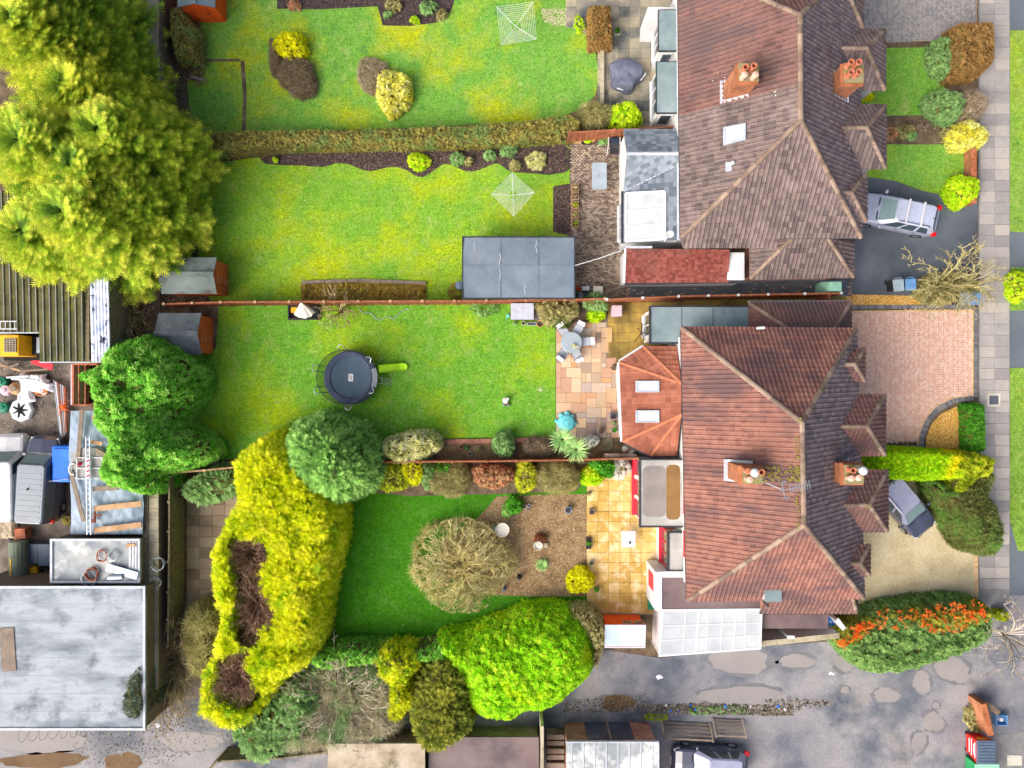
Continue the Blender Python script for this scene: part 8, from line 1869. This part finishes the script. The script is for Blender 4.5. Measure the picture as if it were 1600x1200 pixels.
q = P(148, 808, 2.9); MB().obox((q.x, q.y, 2.9), (.1, .6, .08)).obox((q.x + .2, q.y + .1, 2.9), (.35, .08, .08)).obox((q.x - .15, q.y - .2, 2.9), (.12, .2, .1)).build('bracket', M_rust, None, 'rusty bracket between planks on the tarpaulin', 'bracket')
# rust frame
x0, y0, x1, y1 = yrect(114, 569, 152, 633, 1.6); root = thing('steel_skip', 'rusty open steel frame between mossy roof and tarpaulin', 'skip', ((x0 + x1) / 2, (y0 + y1) / 2, 0)); fr = MB(); t = .1
for z in (.1, 1.55):
    for a, b in (((x0, y0), (x1, y0)), ((x1, y0), (x1, y1)), ((x1, y1), (x0, y1)), ((x0, y1), (x0, y0))): fr.bar((*a, z), (*b, z), t, t)
for xx in (x0 + .3, x0 + .65): fr.bar((xx, y0, 1.55), (xx, y1, 1.55), .05, .05)
for x, y in ((x0, y0), (x1, y0), (x0, y1), (x1, y1)): fr.box(x - .05, y - .05, .02, x + .05, y + .05, 1.5)
fr.build('frame', M_rust, root); MB().box(x0 + .1, y0 + .1, .03, x1 - .1, y1 - .1, .12).build('floor', M_dark, root); MB().box(x0 - .25, y0, .03, x0 - .06, y1, 1.4).build('side_wall', M_lilac, root)
# machine, bins, vans' neighbours
x0, y0, x1, y1 = yrect(-30, 523, 29, 556, 2.6); root = thing('mini_digger', 'yellow machine with mesh grille at the left edge of the yard', 'machine', ((x0 + x1) / 2, (y0 + y1) / 2, 0))
MB().box(x0, y0, 1.0, x1, y1, 2.6).build('hood', M_yellow, root, bevel=.05); MB().box(x0 + .1, y0 - .2, .1, x1 + .9, y1 + .1, .95).build('track', M_dark, root); MB().box(x1 - .75, y0 + .2, 2.605, x1 - .1, y1 - .2, 2.63).build('grille', M_black, root)
gm = MB()
for k in range(8): yy = y0 + .22 + k * (y1 - y0 - .44) / 7; gm.box(x1 - .75, yy - .02, 2.632, x1 - .1, yy + .02, 2.65)
for k in range(5): xx = x1 - .73 + k * .15; gm.box(xx - .015, y0 + .2, 2.652, xx + .015, y1 - .2, 2.665)
gm.build('grille_mesh', M_ply, root); MB().box(x1 + .02, y0 + .1, .96, x1 + 1.0, y1, 1.5).build('engine_bay', M_black, root); MB().bar((x1 + .55, y0 + .2, 1.7), (x1 + .55, y1 - .1, 1.7), .2, .2).build('radiator', M_steel, root); MB().bar((x1 + 1.1, y0 - .3, 2.2), (x1 + 1.1, y1 + .1, 2.2), .12, .3).build('white_panel', M_vanw, root)
q = P(0, 508, 3.95); root = thing('ladder', 'short white ladder on the edge of the mossy roof', 'ladder', (q.x, q.y, 3.85))
for dy in (-.2, .2): MB().bar((q.x - .6, q.y + dy, 3.9), (q.x + .85, q.y + dy, 3.9), .05, .05).build('rail', M_vanw, root)
for k in range(6): MB().bar((q.x - .5 + k * .25, q.y - .2, 3.9), (q.x - .5 + k * .25, q.y + .2, 3.9), .03, .03).build('rung', M_vanw, root)
MB().bar(P(50, 563, .9), P(82, 574, .9), .35, .06).build('red_sheet', M_red, None, 'red metal sheet below the mossy roof edge', 'sheet metal')
for k, (p0, p1, m_) in enumerate((((0, 570), (40, 582), M_timber), ((5, 578), (30, 568), M_timberw), ((32, 580), (75, 577), M_timberw), ((10, 590), (45, 588), M_steel), ((18, 592), (60, 595), M_steel))):
    MB().bar(P(*p0, .3 + k * .07), P(*p1, .3 + k * .07), .1, .06).build('scrap_bar', m_, None, ['tan scrap timber below the yellow machine', 'crossed weathered timber below the yellow machine', 'grey-brown scrap timber under the mossy roof edge', 'short steel length in the scrap heap', 'long steel length above the white tarpaulin'][k], 'scrap')
for k, (px, py, w_, h_, rz) in enumerate(((48, 600, 1.7, .9, -.25), (36, 615, .9, 1.1, .2), (66, 602, 1.1, .5, -.3), (56, 590, .9, .4, 0))):
    q = P(px, py, .5); b = crumple(-w_ / 2, -h_ / 2, w_ / 2, h_ / 2, .35, .07, 14, 10, 20 + k, .25, 4); R_ = Matrix.Translation((q.x, q.y, .05)) @ Matrix.Rotation(rz, 4, 'Z'); b.v = [tuple(R_ @ Vector(v)) for v in b.v]
    b.build('white_tarpaulin', M_wtarp, None, ['widest crumpled white tarpaulin in the yard', 'white tarpaulin lump beside the round tan sack', 'white tarpaulin fold above the orange-rimmed basket', 'small white tarpaulin fold nearest the mossy roof'][k], 'tarpaulin')
q = P(20, 607, .7); root = thing('sack', 'round tan sack beside the white tarpaulin', 'sack', (q.x, q.y, 0)); MB().lathe((q.x, q.y, .02), [(.3, 0), (.4, .2), (.36, .5), (.2, .66), (.02, .68)], 12).build('sack_body', M_timber, root, smooth=True); MB().lathe((q.x, q.y, .66), [(.16, 0), (.2, .07), (.03, .09)], 9).build('tied_neck', M_timberw, root)
q = P(61, 612, .5); root = thing('basket', 'orange-rimmed oval basket in the yard', 'basket', (q.x, q.y, 0)); MB().lathe((q.x, q.y, .02), [(.3, 0), (.36, .35), (.3, .35), (.28, .15)], 16, sx=1.1, sy=.75).build('basket_body', M_timber, root); MB().lathe((q.x, q.y + .05, .38), [(.33, 0), (.36, .05), (.3, .06)], 16, sx=1.1, sy=.5).build('rim', M_orange, root)
q = P(30, 641, .4); root = thing('octagonal_panel', 'white octagonal lid with a black star bracket in the yard', 'panel', (q.x, q.y, 0)); MB().lathe((q.x, q.y, .02), [(.68, 0), (.68, .22), (.62, .3), (.02, .33)], 8).build('lid', M_wtarp, root); b = MB()
for k in range(7): t = k * .9; b.tube([(q.x, q.y, .4), (q.x + .45 * math.cos(t), q.y + .45 * math.sin(t), .36)], [.07, .03], 6)
b.build('star_bracket', M_dark, root)
MB().lathe((q.x - .05, q.y, .012), [(.74, 0), (.74, .02)], 8).build('base_sheet', M_carnavy, root)
for k in range(6): MB().tube([P(84 + k * 3.5, 594 + k * 2, .3 + .05 * (k % 2)), P(96 + k * 1.6, 690 - k * 3, .4 + .05 * (k % 2))], .045 + .01 * (k % 3), 7).build('scaffold_tube', [M_steel, M_vanw, M_rust][k % 3] if k % 3 != 2 or True else M_steel, None, ['leftmost pale tube', 'second tube from the left', 'third rusty tube', 'fourth pale tube', 'fifth white tube', 'rightmost rusty tube'][k] + ' of the leaning bundle beside the vans', 'tube', 'bundle of scaffold tubes')
q = P(98, 636, .7); root = thing('grapple', 'orange spider-like plastic spinner on the tube bundle', 'spinner', (q.x, q.y, .5)); MB().lathe((q.x, q.y, .52), [(.1, 0), (.13, .08), (.1, .2), (.02, .24)], 10).build('hub', M_orange, root)
for k in range(8): t = k * .785 + .2; L_ = .35 + .25 * ((k * 7) % 3) / 2; MB().tube([(q.x, q.y, .66), (q.x + L_ * .6 * math.cos(t), q.y + L_ * .6 * math.sin(t), .68), (q.x + L_ * math.cos(t), q.y + L_ * math.sin(t), .52)], [.03, .022, .012], 5).build('prong', M_orange, root)
q = P(95, 724, 1.6); root = thing('blue_box', 'bright blue tarpaulined box beside the slate-grey van', 'box', (q.x, q.y, 0)); x0, y0, x1, y1 = yrect(79, 697, 110, 754, 1.7)
MB().box(x0, y0, .05, x1, y1, 1.62).build('cover', M_blue, root, bevel=.08); b = MB().prism([(x0 + .15, y0 + .1), (x1 - .1, y0 + .1), (x1 - .1, y1 - .15), (x0 + .15, y1 - .15)], 1.622, 1.68); b.build('top_fold', M_blue, root, bevel=.02)
MB().tube([P(76, 752, 1.75), P(112, 748, 1.75)], .012, 5).build('cord', M_white, root)
for px, py, m_, lb in ((2, 597, M_green, 'teal bag at the left edge above the octagonal lid'), (4, 637, M_green, 'teal container beside the octagonal lid'), (8, 610, M_lilac, 'mauve bag beside the round tan sack'), (104, 813, L_lime and M_moss, 'lime green crate below the slate-grey van')):
    q = P(px, py, .4); root = thing('container', lb, 'container', (q.x, q.y, 0)); MB().lathe((q.x, q.y, .02), [(.28, 0), (.34, .3), (.3, .42), (.1, .46)], 7).build('container_body', m_, root); MB().lathe((q.x, q.y, .48), [(.1, 0), (.1, .05)], 8).build('cap', m_, root)
# lower-left scrap
x0, y0, x1, y1 = yrect(10, 848, 30, 912, 1.2); root = thing('green_tank', 'dull green tank with a yellow stripe beside the blotched flat roof', 'tank', ((x0 + x1) / 2, (y0 + y1) / 2, 0)); MB().tube([((x0 + x1) / 2, y0, .7), ((x0 + x1) / 2, y1, .7)], .5, 16).build('tank_body', M_feltgr if False else mat('army_green', [C(98, 112, 96), C(122, 134, 116)], 2, bump=.1), root); MB().box(x0 + .2, y0 + .2, 1.19, x0 + .27, y1 - .9, 1.21).build('stripe', M_yellow, root)
for s in (y0 + .3, y1 - .3): MB().box(x0 - .02, s - .06, .02, x1 + .02, s + .06, .3).build('cradle', M_timberw, root)
q = P(45, 893, .5); root = thing('jerrycan', 'yellow box beside the black tyre', 'box', (q.x, q.y, 0)); MB().obox((q.x, q.y, .25), (.8, .4, .4), .2).build('box_body', M_yellow, root, bevel=.03); MB().obox((q.x, q.y, .47), (.7, .3, .03), .2).build('lid', M_yellow, root)
q = P(67, 893, .3); pts = [(q.x + .26 * math.cos(t), q.y + .22 * math.sin(t), .14) for t in np.linspace(0, 6.283, 22)]; MB().tube(pts, .1, 8).build('tyre', M_tyre, None, 'black tyre lying beside the yellow box', 'tyre')
for k, (a, b, c, d_, z, m_, lb) in enumerate(((41, 850, 59, 880, .5, M_lidgrey, 'left grey panel leaning by the blotched flat roof'), (60, 850, 79, 884, .5, M_lidgrey, 'right grey panel leaning by the blotched flat roof'), (20, 903, 79, 914, .3, M_ply, 'pale board strip under the tyre'), (24, 826, 40, 842, .6, M_rust, 'rusty board above the green tank'))):
    x0, y0, x1, y1 = yrect(a, b, c, d_, z); MB().slab([(x0, y0, z), (x1, y0, z), (x1, y1, z + .1), (x0, y1, z + .1)], z - .02).build('panel', m_, None, lb, 'panel')
q = P(8, 825, .6); b = crumple(q.x - .8, q.y - .7, q.x + .5, q.y + .5, .3, .08, 12, 12, 41, .25, 4); b.build('sacking', M_ply, None, 'crumpled beige sacking at the left edge below the white van', 'sacking')
for k, (px, py, r_) in enumerate(((22, 838, .2), (28, 846, .16), (16, 843, .18), (33, 838, .15))): q = P(px, py, .3); MB().lathe((q.x, q.y, .02), [(r_, 0), (r_ * 1.1, .15), (r_ * .7, .3), (.02, .34)], 7).build('scrap_lump', [M_rust, M_steel, M_black, M_timberw][k], None, ['rusty', 'silver', 'black', 'brown'][k] + ' scrap lump on the heap above the green tank', 'scrap')
q = P(5, 270, 2); MB().obox((P(4, 268, 3).x, P(4, 268, 3).y, 1.5), (.7, 1.2, 3)).build('crate_stack', M_timber, None, 'tan slatted crate stack at the left edge under the cypress', 'crate')
# ------------------------------------------------------------------ garages at the bottom, bins
x0, y0, x1, y1 = yrect(885, 1160, 1028, 1290, 2.5); root = thing('garage', 'brick garage with a dark double door and grey metal roof at the bottom', 'garage', ((x0 + x1) / 2, (y0 + y1) / 2, 0))
MB().box(x0 + .05, y0, 0, x1 - .05, y1 - .05, 2.38).build('wall', M_brickp, root); MB().box(x0, y0, 2.382, x1, y1, 2.5).build('roof', M_concd, root)
MB().box(x0 + 1.2, y1 - .048, .05, x1 - 1.2, y1 - .02, 2.1).build('door', M_carnavy, root); MB().box((x0 + x1) / 2 - .06, y1 - .019, .05, (x0 + x1) / 2 + .06, y1 - .005, 2.1).build('door_post', M_timberw, root)
for xx in np.linspace(x0 + .3, x1 - .3, 8): MB().box(xx - .03, y0, 2.502, xx + .03, y1, 2.53).build('roof_batten', M_lead, root)
e = MB(); e.box(x0 - .05, y1 + .002, 2.4, x1 + .05, y1 + .06, 2.56); e.box(x1 + .002, y0, 2.4, x1 + .06, y1, 2.56); e.build('roof_trim', M_lead, root)
bush('moss_patch', 'yellow-green moss on top of the brick garage piers', 'moss', [(1010, 1118), (1040, 1118), (1040, 1126), (1012, 1126)], .5, L_goldg, 'ros4', .07, 150, None, .05, core=False)
flat_block('shed_block', 'beige flat board roof at the bottom under the conifer shrub', 512, 1162, 664, 1290, 1.9, M_ply, M_timberw)
flat_block('shed_block', 'brown flat felt roof beside the beige board roof', 670, 1152, 842, 1290, 1.5, M_feltb, M_timberw)
root = thing('timber_stack', 'stack of dark grey sleepers beside the brick garage', 'timber', P(868, 1180))
for k in range(5): q = P(868, 1152 + k * 11, .9); MB().box(q.x - .5, q.y - .13, 0.03, q.x + .5, q.y + .13, .9 - .1 * (k % 2)).build('sleeper', M_timberw, root)
MB().bar(P(846, 1120, 1.2), P(846, 1200, 1.2), .16, 2.3).build('gate_post', M_ply, None, 'pale upright board beside the sleeper stack', 'board')
# trade bin
x0, y0, x1, y1 = yrect(1527, 1158, 1555, 1193, 1.35); root = thing('trade_bin', 'red trade waste bin with slate lid on the forecourt', 'bin', ((x0 + x1) / 2, (y0 + y1) / 2, 0)); i = .12
MB().add([(x0 + i, y0 + i, .15), (x1 - i, y0 + i, .15), (x1 - i, y1 - i, .15), (x0 + i, y1 - i, .15), (x0, y0, 1.3), (x1, y0, 1.3), (x1, y1, 1.3), (x0, y1, 1.3)], [(3, 2, 1, 0), (4, 5, 6, 7), (0, 1, 5, 4), (1, 2, 6, 5), (2, 3, 7, 6), (3, 0, 4, 7)]).build('body', M_binred, root)
lid = MB().box(x0 - .03, y0 - .03, 1.302, x1 + .03, y1 + .03, 1.36).build('lid', M_lidgrey, root, bevel=.02)
for k in range(7): yy = y0 + .1 + k * (y1 - y0 - .2) / 6; MB().box(x0 + .06, yy - .025, 1.362, x1 - .06, yy + .025, 1.385).build('lid_rib', M_lidgrey, lid)
for x in (x0 + .15, x1 - .15):
    for y in (y0 + .15, y1 - .15): MB().tube([(x - .03, y, .08), (x + .03, y, .08)], .08, 10).build('wheel', M_tyre, root)
b = MB()
for k, (z, l_) in enumerate(((.5, .8), (.75, .95), (1.0, .6), (1.12, .9))): xo = x0 + i * (1 - (z - .15) / 1.15) - .006; b.box(xo - .004, (y0 + y1) / 2 - l_ / 2, z - .05, xo, (y0 + y1) / 2 + l_ / 2, z + .04)
b.build('white_lettering_bars', M_white, root); MB().box((x0 + x1) / 2 - .3, y1 - .05, .95, (x0 + x1) / 2 + .3, y1 + .005, 1.12).build('yellow_label', M_yellow, root)
x0, y0, x1, y1 = yrect(1524, 1194, 1562, 1235, 1.2); root = thing('trade_bin', 'green trade waste bin at the bottom edge below the red one', 'bin', ((x0 + x1) / 2, (y0 + y1) / 2, 0)); MB().box(x0 + .08, y0, .12, x1 - .08, y1 - .05, 1.12).build('body', M_bingreen, root, bevel=.04); MB().box(x0, y0, 1.122, x1, y1, 1.2).build('lid', M_mint, root, bevel=.02)
x0, y0, x1, y1 = yrect(1557, 1118, 1575, 1134, .4); root = thing('recycling_box', 'blue-violet recycling box by the brick wall stub', 'box', ((x0 + x1) / 2, (y0 + y1) / 2, 0)); b = MB(); t = .04
b.box(x0, y0, .03, x1, y1, .08); b.box(x0, y0, .08, x0 + t, y1, .4); b.box(x1 - t, y0, .08, x1, y1, .4); b.box(x0 + t, y0, .08, x1 - t, y0 + t, .4); b.box(x0 + t, y1 - t, .08, x1 - t, y1, .4); b.build('tub', M_bluebin, root); MB().lathe(((x0 + x1) / 2 + .05, (y0 + y1) / 2, .082), [(.14, 0), (.12, .2), (.02, .24)], 12).build('white_tub', M_white, root)
q = P(1585, 1188, .03); MB().box(q.x - .42, q.y - .3, .03, q.x + .42, q.y + .3, .05).build('pale_slab', M_stone, None, 'pale concrete slab set in the hardstanding', 'slab')
q = P(1552, 625, .06); root = thing('manhole_cover', 'square grey manhole cover in the pavement', 'manhole cover', (q.x, q.y, .11)); MB().box(q.x - .38, q.y - .38, .1, q.x + .38, q.y + .38, .118).build('surround', M_stone, root); MB().box(q.x - .26, q.y - .26, .119, q.x + .26, q.y + .26, .124).build('cover', M_asph, root)
for k in range(26):
    r = random.Random(k + 100); px, py = r.uniform(1030, 1230), r.uniform(1100, 1117); q = P(px, py); s = r.uniform(.05, .12)
    MB().obox((q.x, q.y, .06), (s * 1.6, s, .04), r.uniform(0, 3)).build('litter', r.choice([M_litter, M_litter, M_rubble, M_rubble, M_blue, M_rubble]), None, 'scrap of litter on the weedy rubble strip', 'litter', 'litter along the alley edge')
